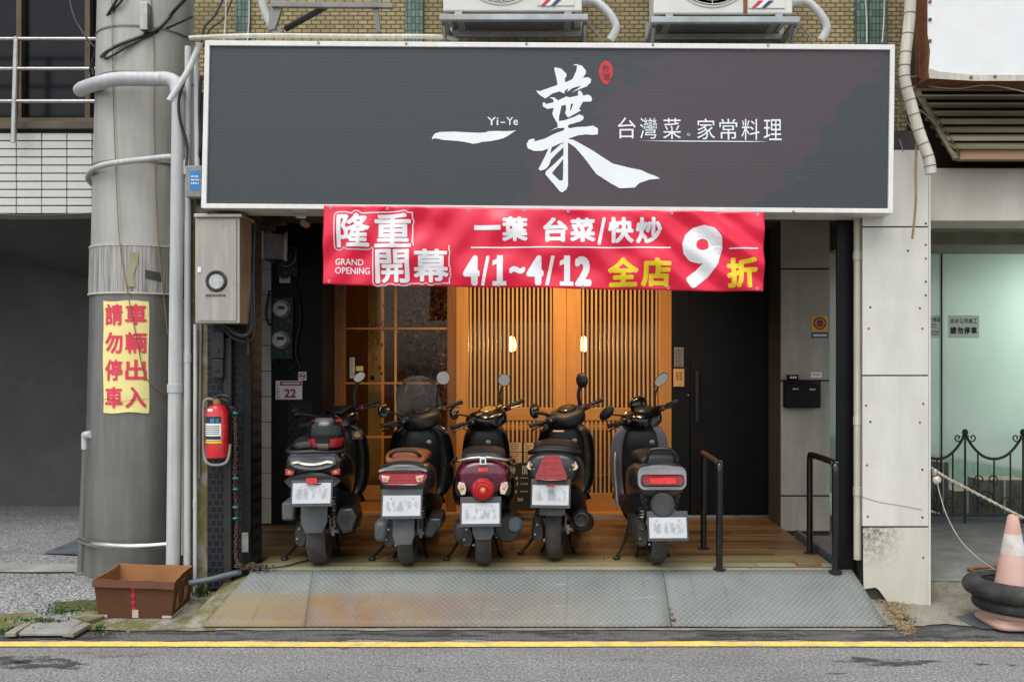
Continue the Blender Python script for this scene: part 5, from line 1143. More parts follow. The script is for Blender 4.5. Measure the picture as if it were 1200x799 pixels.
panel(s4, 'reflector', 'red_lens', rrect(-.028, .028, .585, .602, .004), -.372, .012, -10, .59)
mb = MB(); mb.curve([(-.165, -.03, .80), (-.175, -.13, .80), (-.12, -.215, .82), (0, -.235, .83), (.12, -.215, .82), (.175, -.13, .80), (.165, -.03, .80)], .018, 6, 10); L(mb, 'grab_rail', 'black_plastic')
mb = MB(); mb.lathe([(.001, -.006), (.02, -.006), (.022, .0)], (.135, .93, .90), 'y', 18); L(mb, 'round_emblem', 'gauge')
mb = MB(); mb.box(-.045, .045, 0, .006, -.012, .012); mb.xf(Matrix.Translation((-.03, .62, .90)) @ Matrix.Rotation(R(-70), 4, 'X')); L(mb, 'hook', 'clear_lens')

# 5 - silver grey scooter with a hoop rail, low plate
s5, L = scooter('silver grey scooter with a hoop grab rail nearest the black door', 769, 660, 1.5, dict(main='grey_dark', bw=1.0, bz=.0, hug=.24, hug_top=.40, hug_w=.07, hug_mat='hugger_dark', hug_taper=.3, plate=(.325, .03, -.36), muffler='none', shocks=(-1, 1), steer=36, mir=(.075, .042, -42), mir_yaw=(150, 10), mir_l=(.33, .93, 1.13), mir_r=(.25, .86, 1.25), bar='black_gloss', shield='grey_silver', shield_w=.245, key_x=.085))
panel(s5, 'tail_cover', 'grey_silver', rrect(-.168, .168, .575, .735, .05), -.30, .08, -8, .65, bulge=.2)
panel(s5, 'tail_light_surround', 'black_gloss', rrect(-.150, .150, .600, .682, .028), -.312, .03, -8, .64, bulge=.2)
panel(s5, 'tail_light', 'red_bright', rrect(-.090, .090, .620, .664, .010), -.334, .03, -8, .64, bulge=.2)
panel(s5, 'tail_light', 'red_lens', mirx([(.0, .676), (.125, .676), (.142, .645), (.125, .61), (.0, .608)]), -.324, .03, -8, .64, bulge=.2)
mb = MB(); mb.curve([(-.108, -.20, .735), (-.096, -.235, .785), (-.080, -.255, .835), (-.045, -.26, .852), (.045, -.26, .852), (.080, -.255, .835), (.096, -.235, .785), (.108, -.20, .735)], .0115, 6, 10); L(mb, 'grab_rail', 'black_gloss')
for sx in (-1, 1): mb = MB(); mb.box(sx * .105 - .02, sx * .105 + .02, -.225, -.15, .725, .74); L(mb, 'rail_foot', 'black_plastic', bevel=.005)
mb = MB(); mb.lathe([(.075, .0), (.085, .02), (.08, .06), (.05, .075), (.001, .078)][::-1], (0, -.345, .475), 'y', 24); L(mb, 'rear_disc_cover', 'hugger_dark')
for sx in (-1, 1): mb = MB(); body(mb, [(sx * .105, -.16, .555, .03, .02, .03), (sx * .11, -.20, .52, .032, .03, .035), (sx * .105, -.2, .47, .02, .02, .02)], 'y', 2.4, 3, 12); mb.ell((sx * .105, -.235, .495), (.012, .012, .016), 10, 6); L(mb, 'shock_mount', 'black_plastic')
mb = MB(); body(mb, [(.0, -.08, .27, .055, .06, .06), (.0, .1, .27, .09, .09, .08), (.0, .4, .28, .10, .1, .09)], 'y', 2.5, 3, 16); L(mb, 'motor_housing', 'engine')
mb = MB(); body(mb, [(-.21, .72, .30, .012, .02, .03), (-.215, .80, .42, .014, .06, .10), (-.215, .9, .55, .014, .07, .16), (-.20, .97, .66, .012, .05, .12)], 'y', 2.3, 4, 16); L(mb, 'side_wing', 'grey_silver')
mb = MB(); mb.ell((.04, .97, 1.10), (.085, .06, .07), 18, 10); mb.xf(steer_m(36)); L(mb, 'headlight_pod', 'black_gloss')

# helmet on the first scooter, visor towards the street
hl_ = px(383.5, 526, 6.24); hm = empty('motorcycle_helmet', hl_, 'red and black full face helmet resting on the seat of the black scooter', 'helmet')
HL = lambda mb, nm, mat, **k: mb.build(nm, M[mat], hm, local=True, **k)
mb = MB(); body(mb, [(0, 0, .0, .085, .09, .095), (0, -.005, .03, .108, .11, .125), (0, 0, .10, .124, .125, .135), (0, 0, .17, .118, .12, .13), (0, 0, .215, .09, .095, .10), (0, 0, .24, .05, .05, .06), (0, 0, .246, .012, .012, .012)], 'z', 2.2, 5, 30); HL(mb, 'shell', 'black_gloss')
def helm(a0, a1, z0, z1, lift, nx=20, nz=8, sag=0.):
    mb = MB(); zs = [(0, .085, .095), (.03, .108, .125), (.10, .124, .135), (.17, .118, .13), (.215, .09, .10), (.24, .05, .06)]
    def fn(a, b):
        th = R(a0 + (a1 - a0) * a); z = z0 + (z1 - z0) * b + sag * math.sin(th) ** 2
        for (za, wa, da), (zb_, wb, db) in zip(zs, zs[1:]):
            if za <= z <= zb_: t = (z - za) / (zb_ - za); w_, d_ = wa + (wb - wa) * t, da + (db - da) * t; break
        st_, ct_ = math.sin(th), math.cos(th)
        return Vector(((w_ + lift) * math.copysign(abs(st_) ** (2 / 2.2), st_), -(d_ + lift) * abs(ct_) ** (2 / 2.2), z))
    mb.grid(nx, nz, fn); return mb
HL(helm(-82, 82, .085, .182, .007, 28, 10, .012), 'visor', 'visor')
for x0, x1 in ((-80, -22), (22, 80)): HL(helm(x0, x1, .014, .080, .006, 12, 6, .008), 'chin_panel', 'helmet_red')
HL(helm(-18, 18, .004, .05, .009, 8, 5), 'chin_vent', 'alu'); HL(helm(-40, 40, .197, .225, .004, 14, 4), 'crown_print', 'pillar_yellow' if False else 'plate_dark')
for x0, x1 in ((-85, -48), (48, 85)): HL(helm(x0, x1, .196, .214, .005, 6, 3), 'side_flash', 'helmet_red')
HL(helm(-24, 24, .052, .068, .009, 8, 3), 'mouth_grille', 'black_plastic')
# ================================================================== left: the big clad utility pole and what hangs on it
PD = 6.78; PR = .365
def pole_c(z): t = (z - .1) / 5.; return gx(160, PD) + t * .125, PD
def pole_pt(u, v, lift=0.):
    d = PD - PR
    for _ in range(6):
        x, z = gx(u, d), gz(v, d); cx, cy = pole_c(z); q = max(-PR * .999, min(PR * .999, x - cx)); d = cy - math.sqrt((PR + .004) ** 2 - q * q) - lift
    return Vector((x, d, z))
M['pole_up'] = streaky('pole_up', (.34, .335, .305), (.44, .435, .40), .55, .25, (5, 5, .5), thr=(.4, .65), dirt=(.24, .17, .10), dirt_amt=.36)
M['pole_low'] = streaky('pole_low', (.15, .15, .14), (.215, .21, .195), .45, .45, (6, 6, .4), thr=(.35, .65), dirt=(.22, .17, .11), dirt_amt=.30)
M['wrap'] = streaky('wrap', (.40, .39, .36), (.20, .195, .18), .5, .2, (55, 55, .9), thr=(.45, .56), dirt=(.26, .24, .2), dirt_amt=.35)
pole = empty('utility_pole', (*pole_c(.1), .08), 'thick steel clad utility pole with a yellow no parking notice', 'utility pole')
def pole_seg(nm, z0, z1, mat, dr=0., n=40):
    mb = MB(); k = max(2, int((z1 - z0) / .25)); mb.loft([[Vector((pole_c(z)[0] + (PR + dr) * math.cos(2 * math.pi * q / n), PD + (PR + dr) * math.sin(2 * math.pi * q / n), z)) for q in range(n)] for z in [z0 + (z1 - z0) * i / k for i in range(k + 1)]]); return mb.build(nm, M[mat], pole)
zz = lambda v: gz(v, PD - PR)
pole_seg('lower_sleeve', .08, zz(343), 'pole_low'); pole_seg('wrap', zz(342), zz(286), 'wrap', .010); pole_seg('shaft', zz(285), 6.6, 'pole_up')
for v in (286.5, 343, 188, 84, 30): pole_seg('band', zz(v) - .006, zz(v) + .006, 'pipe_old' if v > 280 else 'pole_low', .006 if v < 280 else .014)
mb = MB(); cs = [pole_pt(150 + 4 * math.sin(k * 2.1) + k * .55, 297 + k * 4, .012) for k in range(10)]
mb.grid(6, 8, lambda a, b: pole_pt(152 + 9 * a - 4 * b + 2 * math.sin(b * 7), 296 + 40 * b, .0125)); mb.build('torn_poster', plain('old_poster', (.36, .33, .17), .6, dirt=(.3, .29, .27), dirt_amt=.5, dirt_scale=14), pole)
mb = MB(); mb.grid(6, 4, lambda a, b: pole_pt(170 + 20 * a, 316 + 10 * b + 4 * a, .0125)); mb.build('torn_poster', M['plate_dark'], pole)
# yellow notice
ns = empty('notice_sheet', pole_pt(148, 484, .01), 'yellow notice with red characters pasted on the utility pole', 'notice')
mb = MB(); mb.grid(18, 24, lambda a, b: pole_pt(121 + 53.5 * a + .5 * math.sin(b * 9), 352.5 + 131 * b + .8 * math.sin(a * 8), .004 + .002 * math.sin(b * 30 + a * 4) * (b > .8))); mb.build('sheet', M['sticker_yellow'], ns)
mb = MB()
for i, (r, l) in enumerate(zip('車輛出入', '請勿停車')):
    v0 = (356, 389, 421, 453)[i]
    text_into(mb, r, (146.5, v0, 172, v0 + 25), lambda u, v, q: pole_pt(u, v, .0075 + q), .75, 8, 4); text_into(mb, l, (123, v0, 143.5, v0 + 25), lambda u, v, q: pole_pt(u, v, .0075 + q), .65, 8, 4)
mb.build('lettering', M['ink_red'], ns, smooth=False)
mb = MB(); mb.curve([pole_pt(121, 468, .012), pole_pt(132, 467, .012), pole_pt(139, 471, .012), pole_pt(150, 469, .012), pole_pt(174, 467, .012)], .0012, 5, 4); mb.build('tear', M['board'], ns)
def line(nm, label, cat, keys, r, mat, m=6, n=8, group=None, parent=None):
    mb = MB(); mb.curve(keys, r, m, n); return mb.build(nm, M[mat], parent, label=label, cat=cat, group=group)
PF = PD - PR
line('drain_pipe', 'fat white plastic pipe bent around the utility pole near the top', 'pipe', [px(94, 106, 6.75), px(99, 103, 6.62), px(118, 97, 6.33), px(140, 93, 6.30), px(180, 93, 6.28), px(196, 93, 6.26), px(206, 98, 6.24), px(209, 110, 6.22)], .050, 'pipe_pvc', 8, 14)
line('conduit', 'thin white conduit looped around the utility pole below the fat pipe', 'pipe', [px(108, 216, 6.8), px(103, 208, 6.7), px(110, 198, 6.45), px(130, 192, 6.36), px(170, 187, 6.33), px(205, 184, 6.30), px(216, 190, 6.26), px(219, 205, 6.25)], .021, 'pipe_pvc', 8, 12)
def vpipe(label, u0, v0, u1, v1, d, r, mat, cl=()):
    p = empty('downpipe', px(u1, v1, d), label, 'pipe')
    mb = MB(); mb.tube([px(u0, v0, d), px((u0 + u1) / 2, (v0 + v1) / 2, d), px(u1, v1, d)], r, 14); mb.build('pipe', M[mat], p)
    for v in cl:
        mb = MB(); t = (v - v0) / (v1 - v0); c = px(u0 + (u1 - u0) * t, v, d); mb.lathe([(r, -.03), (r * 1.13, -.028), (r * 1.13, .028), (r, .03)], c, 'z', 14); mb.build('coupling', M[mat], p)
vpipe('thick white drain pipe running down the right of the utility pole', 209.5, 104, 202.5, 662, 6.25, .046, 'pipe_pvc', (108, 455))
vpipe('slim grey white pipe next to the thick drain pipe', 220.5, 55, 219, 690, 6.27, .023, 'pipe_pvc', (200, 420))
vpipe('thin old conduit nearest the black pier', 229, 380, 228.5, 700, 6.27, .013, 'pipe_pvc', (590,))
vpipe('thin yellowed conduit between the grey pipes', 214.5, 350, 213.5, 650, 6.29, .011, 'pipe_old')
vpipe('thin grey conduit beside the meter box', 235.5, 378, 233, 560, 6.30, .010, 'cable_grey')
vpipe('narrow pale pipe beside the shop sign', 230, 60, 231, 195, 6.2, .017, 'pipe_pvc')
line('conduit', 'short white conduit slanting off the pole beside the sign', 'pipe', [px(234, 52, 6.15), px(222, 80, 6.1), px(210, 100, 6.05), px(198, 119, 6.0)], .020, 'pipe_pvc', 4, 12)
line('conduit', 'pale horizontal conduit lying along the top of the sign', 'pipe', [px(222, 45, 6.1), px(300, 42, 6.1), px(420, 43, 6.1), px(490, 43, 6.1), px(520, 44, 6.12), px(535, 47, 6.2)], .016, 'pipe_old', 4, 10)
jb = empty('junction_box', px(227, 230, 6.2), 'small grey junction box with a blue sticker beside the sign', 'junction box')
mb = MB(); mb.pbox(217, 236, 194, 231, 6.15, .09); mb.build('casing', M['conc_plain'], jb, smooth=False, bevel=.006)
mb = MB(); mb.pbox(222.5, 234.5, 200, 223, 6.148, .002); mb.build('sticker', M['blue'], jb, smooth=False)
mb = MB(); scribble(mb, 224, 233, 206, 218, 6.1465, 4); mb.build('print', M['white_letter'], jb, smooth=False)
for i, (keys, r) in enumerate([
    ([px(222, -6, 6.2), pole_pt(205, 15, .05), pole_pt(185, 34, .02), pole_pt(160, 45, .018), pole_pt(135, 55, .018), pole_pt(122, 64, .03), px(113, 75, 6.8)], .013),
    ([px(225, 20, 6.2), pole_pt(200, 32, .03), pole_pt(175, 42, .012), pole_pt(150, 55, .012), pole_pt(127, 68, .014), px(112, 74, 6.75)], .008),
    ([pole_pt(140, -5, .015), pole_pt(130, 12, .015), px(117, 35, 6.6), px(114, 55, 6.65), px(106, 80, 6.75), px(105, 92, 6.75)], .010),
    ([pole_pt(148, -5, .013), pole_pt(135, 10, .013), px(118, 30, 6.6), px(113, 50, 6.7), px(110, 68, 6.76), px(109, 88, 6.75)], .008),
    ([px(80, -10, 7.4), px(86, 18, 7.35), px(98, 40, 7.3), px(113, 58, 7.0)], .008),
    ([px(220, 85, 6.15), px(210, 115, 6.18), px(211, 140, 6.2), px(219, 170, 6.22), px(218, 195, 6.2)], .010),
    ([px(236, 90, 6.2), px(233, 130, 6.2), px(235, 165, 6.2), px(231, 190, 6.2)], .012),
    ([px(238, 110, 6.22), px(236, 150, 6.22), px(237, 185, 6.22), px(230, 210, 6.25), px(232, 240, 6.25)], .014),
    ([px(265, -8, 6.35), px(252, 18, 6.3), px(240, 32, 6.25), px(236, 50, 6.25)], .008),
    ([px(275, -8, 6.35), px(262, 22, 6.3), px(246, 35, 6.25), px(238, 56, 6.25)], .006)]):
    line('cable', ['thick black cable wrapped across the upper pole', 'thin black cable crossing the pole under the thick one', 'black cable running down the left of the pole top', 'second black cable beside the left edge of the pole top', 'loose black cable across the dark upper window', 'black cable looping under the fat white pipe', 'black cable bundle strand beside the sign edge', 'thick black cable behind the junction box', 'black cable from above behind the sign corner', 'thin black cable slanting into the sign corner'][i], 'cable', keys, r, 'cable', 6, 6)
line('twine', 'brown twine hanging down the left of the utility pole', 'twine', [pole_pt(131, -6, .01), pole_pt(132, 80, .01), pole_pt(135, 180, .01), pole_pt(140, 280, .016), pole_pt(150, 345, .018), pole_pt(161, 400, .012), pole_pt(170, 440, .012), pole_pt(188, 458, .012), pole_pt(196, 464, .012)], .0035, 'twine', 8, 5)
line('twine', 'pale twine hanging down the right of the utility pole', 'twine', [pole_pt(177, -6, .01), pole_pt(181, 60, .01), pole_pt(181, 140, .012), pole_pt(183, 230, .012), pole_pt(187, 300, .018), pole_pt(194, 360, .012), pole_pt(199, 392, .02)], .004, 'twine', 8, 5)
mb = MB(); mb.box(*[q for q in (pole_pt(166, 20, .03).x, pole_pt(177, 20, .03).x)], PF - .05, PF + .02, gz(38, PF), gz(6, PF)); mb.build('pole_bracket', M['alu'], pole, smooth=False, bevel=.004)
# stainless guard rail at the foot of the pole
gr = empty('guard_rail', px(96, 672, 6.62), 'bent stainless pipe rail hugging the foot of the utility pole', 'rail')
mb = MB(); mb.tube([Vector((gx(95, 6.6), 6.6, PAVE)), px(97, 630, 6.6), px(101, 520, 6.6)], .028, 12); mb.lathe([(.05, 0), (.05, .012), (.03, .02)], (gx(95, 6.6), 6.6, PAVE), 'z', 16); mb.build('post', M['pole_low'], gr)
mb = MB(); mb.tube([px(101, 526, 6.6), px(101, 509, 6.6)], .033, 12); mb.tube([px(100, 510, 6.6), px(108, 509, 6.5)], .030, 12); mb.build('cap', M['pipe_pvc'], gr)
mb = MB(); mb.curve([px(94, 632, 6.62), px(110, 637, 6.36), px(140, 640, 6.30), px(170, 640, 6.30), px(196, 638, 6.33)], .024, 6, 12); mb.build('rail', M['stain_rail'], gr)
# railing before the upper window
wr = empty('window_railing', px(17, 160, LD - .1), 'stainless steel railing across the dark upper window at left', 'railing')
for v in (46, 81, 119):
    mb = MB(); mb.tube([Vector((-7, LD - .12, gz(v, LD - .12))), px(118 + 40, v, LD - .12)], .016, 10); mb.build('rail', M['stain_rail'], wr)
for u in (18,): mb = MB(); mb.tube([px(u + 1.5, 44, LD - .12), px(u - 2, 167, LD - .12)], .024, 12); mb.build('post', M['stain_rail'], wr)
mb = MB()
for k in range(7): mb.curve([px(-20, 250 + k, LD - .06), px(40, 253 + k * .7, LD - .06), px(112, 250 + k, LD - .06)], .008, 4, 5)
mb.build('cable_bundle', M['cable'], label='black cable bundle along the lower edge of the white tiles', cat='cable')

# ------------------------------------------------------------------ meter box, extinguisher, meters, number plate
mx = empty('meter_box', px(254, 380, 6.05), 'stained stainless steel meter box with a round window below the sign', 'meter box')
mb = MB(); mb.pbox(228.5, 281, 253, 379, 6.03, .24); mb.build('casing', M['stainless'], mx, smooth=False, bevel=.006)
mb = MB(); mb.pbox(231.5, 277, 257, 376, 6.022, .007); mb.build('door', M['stainless'], mx, smooth=False, bevel=.002)
mb = MB(); mb.pbox(227, 283, 250.5, 254.5, 6.0, .27); mb.build('lid', M['stainless'], mx, smooth=False, bevel=.003)
c = px(253.5, 329.5, 6.02); mb = MB(); mb.torus(c, .062, .012, 'y', 28, 8); wdw = mb.build('window_ring', M['rubber'], mx)
mb = MB(); mb.lathe([(.001, -.002), (.056, -.002), (.056, .003)], c, 'y', 24); mb.build('window_glass', plain('meter_glass', (.42, .45, .42), .1, var=.4, vs=10), wdw)
mb = MB(); mb.pbox(231.5, 235.5, 313, 319, 6.015, .008); mb.build('latch', M['white_letter'], mx, smooth=False, bevel=.001)
mb = MB(); scribble(mb, 241, 265, 345, 349, 6.0205, 6); mb.build('lettering', M['ink'], mx, smooth=False)
for (u0, u1, v0, v1) in ((247, 262, 388, 420), (248, 261, 421, 443)):
    b_ = empty('switch_box', px((u0 + u1) / 2, v1, 6.2), ('upper' if v0 < 400 else 'lower') + ' small black switch box under the meter box', 'switch box')
    mb = MB(); mb.pbox(u0, u1, v0, v1, 6.2, .095); mb.build('casing', M['black_plastic'], b_, smooth=False, bevel=.006); mb = MB(); mb.lathe([(.001, -.008), (.012, -.008), (.014, 0)], px((u0 + u1) / 2, v1 - 9, 6.199), 'y', 12); mb.build('knob', M['black_gloss'], b_)
for i, (keys, r) in enumerate([([px(262, 378, 6.2), px(275, 390, 6.15), px(287, 393, 6.15), px(294, 384, 6.2), px(294, 350, 6.25), px(292, 300, 6.28)], .016), ([px(258, 378, 6.22), px(272, 395, 6.2), px(290, 400, 6.2), px(298, 385, 6.25), px(297, 320, 6.28), px(299, 262, 6.3)], .012), ([px(286, 254, 6.28), px(288, 300, 6.26), px(286, 340, 6.26), px(290, 380, 6.22), px(291, 415, 6.2)], .007)]):
    line('cable', ('thick', 'medium', 'thin')[i] + ' black cable drooping from the right side of the meter box', 'cable', keys, r, 'cable', 6, 7)
mb = MB()
for u0, u1, v0, v1, dd in ((301, 317, 250, 268, 7.2), (304, 330, 252, 262, 7.1)): mb.pbox(u0, u1, v0, v1, dd, .15)
mb.build('wiring_box', M['black_plastic'], smooth=False, bevel=.01, label='black wiring box under the soffit beside the meters', cat='wiring box')
fe = empty('fire_extinguisher', px(252, 546, 6.14), 'red fire extinguisher hanging on the black pier', 'fire extinguisher')
cx, dy = gx(252, 6.14), 6.18; z0, z1 = gz(538, 6.14), gz(474, 6.14)
mb = MB(); rb_ = .074; mb.lathe([(.05, 0), (rb_, .012), (rb_, z1 - z0 - .05), (.055, z1 - z0 - .012), (.025, z1 - z0), (.022, z1 - z0 + .02)], (cx, dy, z0), 'z', 26); mb.build('cylinder', M['ext_red'], fe)
mb = MB(); mb.lathe([(.022, 0), (.026, .01), (.02, .04)], (cx, dy, z1 + .01), 'z', 14); mb.curve([(cx - .03, dy, z1 + .04), (cx + .03, dy - .02, z1 + .065), (cx + .09, dy - .02, z1 + .055)], .009, 5, 8); mb.curve([(cx + .0, dy, z1 + .03), (cx + .05, dy - .02, z1 + .035), (cx + .085, dy - .02, z1 + .02)], .008, 5, 8); mb.build('valve', M['black_plastic'], fe)
mb = MB(); mb.curve([(cx - .02, dy, z1 + .035), (cx - .085, dy - .01, z1 + .02), (cx - .095, dy, z1 - .15), (cx - .09, dy, z0 + .02), (cx - .02, dy - .06, z0 - .035), (cx + .075, dy - .03, z0 - .02), (cx + .09, dy, z0 + .1)], .010, 6, 8); mb.build('hose', M['cable_grey'], fe)
mb = MB(); mb.lathe([(.001, 0), (.025, 0), (.03, .02), (.02, .05)], (cx, dy, z1 - .005), 'z', 12); mb.build('collar', M['cardboard_in'], fe)
def cyl(a0, a1, v0, v1, lift=.0015):
    mb = MB(); mb.grid(14, 2, lambda a, b: Vector((cx + (rb_ + lift) * math.sin(R(a0 + (a1 - a0) * a)), dy - (rb_ + lift) * math.cos(R(a0 + (a1 - a0) * a)), gz(v0 + (v1 - v0) * b, 6.105)))); return mb
cyl(-60, 40, 488, 516).build('label', M['paper'], fe); cyl(-60, 40, 488, 496, .0025).build('label_print', M['ink'], fe); cyl(-15, 5, 490.5, 495, .003).build('label_print', M['blue'], fe); cyl(12, 30, 490.5, 495, .003).build('label_print', M['teal'], fe); cyl(-62, 42, 517, 519.5, .002).build('label_stripe', M['ban_yellow'], fe); cyl(-58, 38, 511, 515, .0025).build('label_print', M['ink'], fe); cyl(-40, -5, 479, 482, -.003).build('label_print', M['white_letter'], fe)
mb = MB()
for q in range(5): 
    v = 499 + q * 2.3; mb.grid(8, 1, lambda a, b: Vector((cx + (rb_ + .003) * math.sin(R(-50 + 80 * a)), dy - (rb_ + .003) * math.cos(R(-50 + 80 * a)), gz(v + b * .8, 6.105))))
mb.build('label_print', M['plate_dark'], fe)
# rusty chain hanging on the pier, green ties
ch = empty('chain', px(278, 690, 6.15), 'rusty chain with green ties hanging down the black pier', 'chain')
mb = MB(); keys = [px(268, 477, 6.18), px(274, 481, 6.19), px(276, 520, 6.20), px(275, 560, 6.20), px(277, 610, 6.20), px(276, 650, 6.19), px(282, 664, 6.16)]
pts = catmull([tuple(k) for k in keys], 16); pts = pts[::1]
acc = 0; last = Vector(pts[0]); i = 0
for p in pts[1:]:
    p = Vector(p)
    while (p - last).length > .022:
        dirn = (p - last).normalized(); c = last + dirn * .022; vs = mb.torus((0, 0, 0), .011, .0032, 'x' if i % 2 else 'y', 10, 5)
        Mx = Matrix.Translation(c) @ dirn.to_track_quat('Z', 'Y').to_matrix().to_4x4() @ Matrix.Scale(1.45, 4, (0, 0, 1))
        for vv in vs: vv.co = Mx @ vv.co
        last = c; i += 1
for k in range(70):
    a = random.uniform(0, 6.3); r = random.uniform(0, .09); c = Vector((gx(296, 6.13) + r * 1.5 * math.cos(a) , 6.17 + r * .35 * math.sin(a), DECK + .02 + random.uniform(0, .03))); vs = mb.torus((0, 0, 0), .011, .0032, random.choice('xyz'), 10, 5)
    Mx = Matrix.Translation(c) @ Matrix.Rotation(random.uniform(0, 3), 4, 'Z')
    for vv in vs: vv.co = Mx @ vv.co
mb.build('links', plain('old_chain', (.085, .05, .03), .8, var=.4, vs=30), ch)
for v in (484, 560, 573, 594, 607): mb = MB(); mb.torus(px(276, v, 6.185), .014, .007, 'z', 10, 6); mb.build('tie', M['teal'], ch)
line('floor_pipe', 'dark grey pipe lying along the foot of the black pier', 'pipe', [px(222, 683, 6.05), px(245, 679, 6.08), px(265, 674, 6.14), px(282, 670, 6.2)], .021, 'pipe_dark', 5, 12)
mb = MB(); mb.pbox(283, 291, 624, 647, 6.225, .02); mb.build('post_latch', M['alu'], shop, smooth=False, bevel=.003)
line('floor_cable', 'black cable and chain end trailing on the shop floor at left', 'cable', [Vector((gx(300, 6.2), 6.22, DECK + .012)), Vector((gx(330, 6.3), 6.25, DECK + .012)), Vector((gx(350, 6.36), 6.4, DECK + .012)), Vector((gx(372, 6.5), 6.62, DECK + .012))], .006, 'cable', 6, 7)
# electricity meters
for i, (u, v, r) in enumerate(((331, 362, 9.5), (330, 398, 9.5), (336, 301, 11))):
    m_ = empty('electricity_meter', px(u, v + 20, BD - .05), ('upper of the two round glass electricity meters by the number plate', 'lower of the two round glass electricity meters by the number plate', 'electricity meter half hidden behind the grey flap box')[i], 'meter', 'electricity meters')
    mb = MB(); mb.pbox(u - 12, u + 12, v - 14, v + 23, BD - .05, .048); mb.build('base', M['meter_green'] if i < 2 else M['black_plastic'], m_, smooth=False, bevel=.006)
    c = px(u - 1, v, BD - .05); rr_ = r * BD / F; mb = MB(); mb.lathe([(rr_, 0), (rr_, -.05), (rr_ * .85, -.075), (rr_ * .4, -.085), (.001, -.087)], c, 'y', 24); mb.build('glass_dome', M['glass'], m_)
    mb = MB(); mb.lathe([(.001, -.04), (rr_ * .88, -.04), (rr_ * .88, 0)], c, 'y', 24); dl = mb.build('dial', M['dial'] if i < 2 else M['plate_dark'], m_)
    mb = MB(); mb.pbox(u - 5.5, u + 3, v - 3.5, v + .5, BD - .0935, .002); mb.build('counter', M['ink'], dl, smooth=False)
    mb = MB(); mb.torus(c, rr_, .006, 'y', 24, 6); mb.build('ring', M['stain_rail'], m_)
    for k in ((7.5, 14), (-1, 18)):
        mb = MB(); mb.lathe([(.001, -.012), (.014, -.012), (.016, 0)], px(u + k[0], v + k[1], BD - .051), 'y', 10); mb.build('seal', M['hugger'], m_)
fb = empty('flap_box', px(326, 305, BD - .3), 'grey metal flap box tilted open above the meters', 'box')
mb = MB(); mb.quadbox([(308, 272), (337, 275), (335, 304), (309, 303)], BD - .35, .02); mb.build('flap', M['pole_low'], fb, smooth=False, bevel=.004); mb = MB(); mb.quadbox([(306, 270), (309, 270), (309, 305), (304, 300)], BD - .36, .36); mb.build('side', M['stainless'], fb, smooth=False, bevel=.003); mb = MB(); mb.quadbox([(333, 272), (337, 272), (336, 306), (332, 305)], BD - .37, .01); mb.build('edge', M['stainless'], fb, smooth=False, bevel=.002)
mb = MB(); mb.pbox(327, 340, 318, 332, BD - .04, .038); cb = mb.build('counter_box', M['stainless'], smooth=False, bevel=.004, label='small square counter box above the round meters', cat='counter box')
mb = MB(); mb.pbox(329, 338, 321, 327, BD - .042, .003); mb.build('counter', M['hugger'], cb, smooth=False)
for i, keys in enumerate([[px(316, 340, BD - .03), px(312, 365, BD - .04), px(315, 380, BD - .03), px(321, 378, BD - .03)], [px(322, 420, BD - .03), px(326, 432, BD - .05), px(336, 434, BD - .05), px(346, 428, BD - .03)], [px(345, 330, BD - .03), px(352, 370, BD - .03), px(346, 410, BD - .03), px(352, 432, BD - .03)]]):
    line('cable', ('black cable curling left of the upper meter', 'black cable loop below the lower meter', 'black cable down the right of the meters')[i], 'cable', keys, .009, 'cable', 6, 6)
np_ = empty('number_plate', px(338, 468, BD - .01), 'white house number plate 22 with purple band', 'number plate')
f = lambda u, v, l: px(u, v, BD - .0185 - l)
mb = MB(); mb.pbox(323, 354, 446, 468, BD - .018, .006); mb.build('plate', M['paper'], np_, smooth=False, bevel=.001)
mb = MB(); mb.pbox(328, 353.3, 446.8, 451.8, BD - .0195, .001); text_into(mb, '22', (333, 455.5, 347, 466), f, .55, 8, layer=.002); mb.build('print', M['purple'], np_, smooth=False)
mb = MB(); scribble(mb, 331, 351, 448, 451, BD - .0215, 5); mb.build('white_print', M['white_letter'], np_, smooth=False)
mb = MB(); scribble(mb, 324.5, 327.5, 451, 466, BD - .0200, 3.5); mb.build('print', M['purple'], np_, smooth=False)
ns_ = empty('no_smoking_sign', px(354, 445, BD), 'small no smoking sticker above the number plate', 'sign')
mb = MB(); mb.pbox(349.5, 359, 435.5, 445.5, BD - .016, .003); mb.build('sticker', M['paper'], ns_, smooth=False); mb = MB(); mb.torus(px(354.2, 440.5, BD - .018), .026, .0035, 'y', 20, 5); mb.quadbox([(351.3, 437.6), (352, 437.2), (357.2, 443.2), (356.6, 443.7)], BD - .0195, .001); mb.build('symbol', M['red_print'], ns_); mb = MB(); mb.pbox(351.5, 357, 440, 441.2, BD - .0175, .001); mb.build('cigarette', M['ink'], ns_, smooth=False)

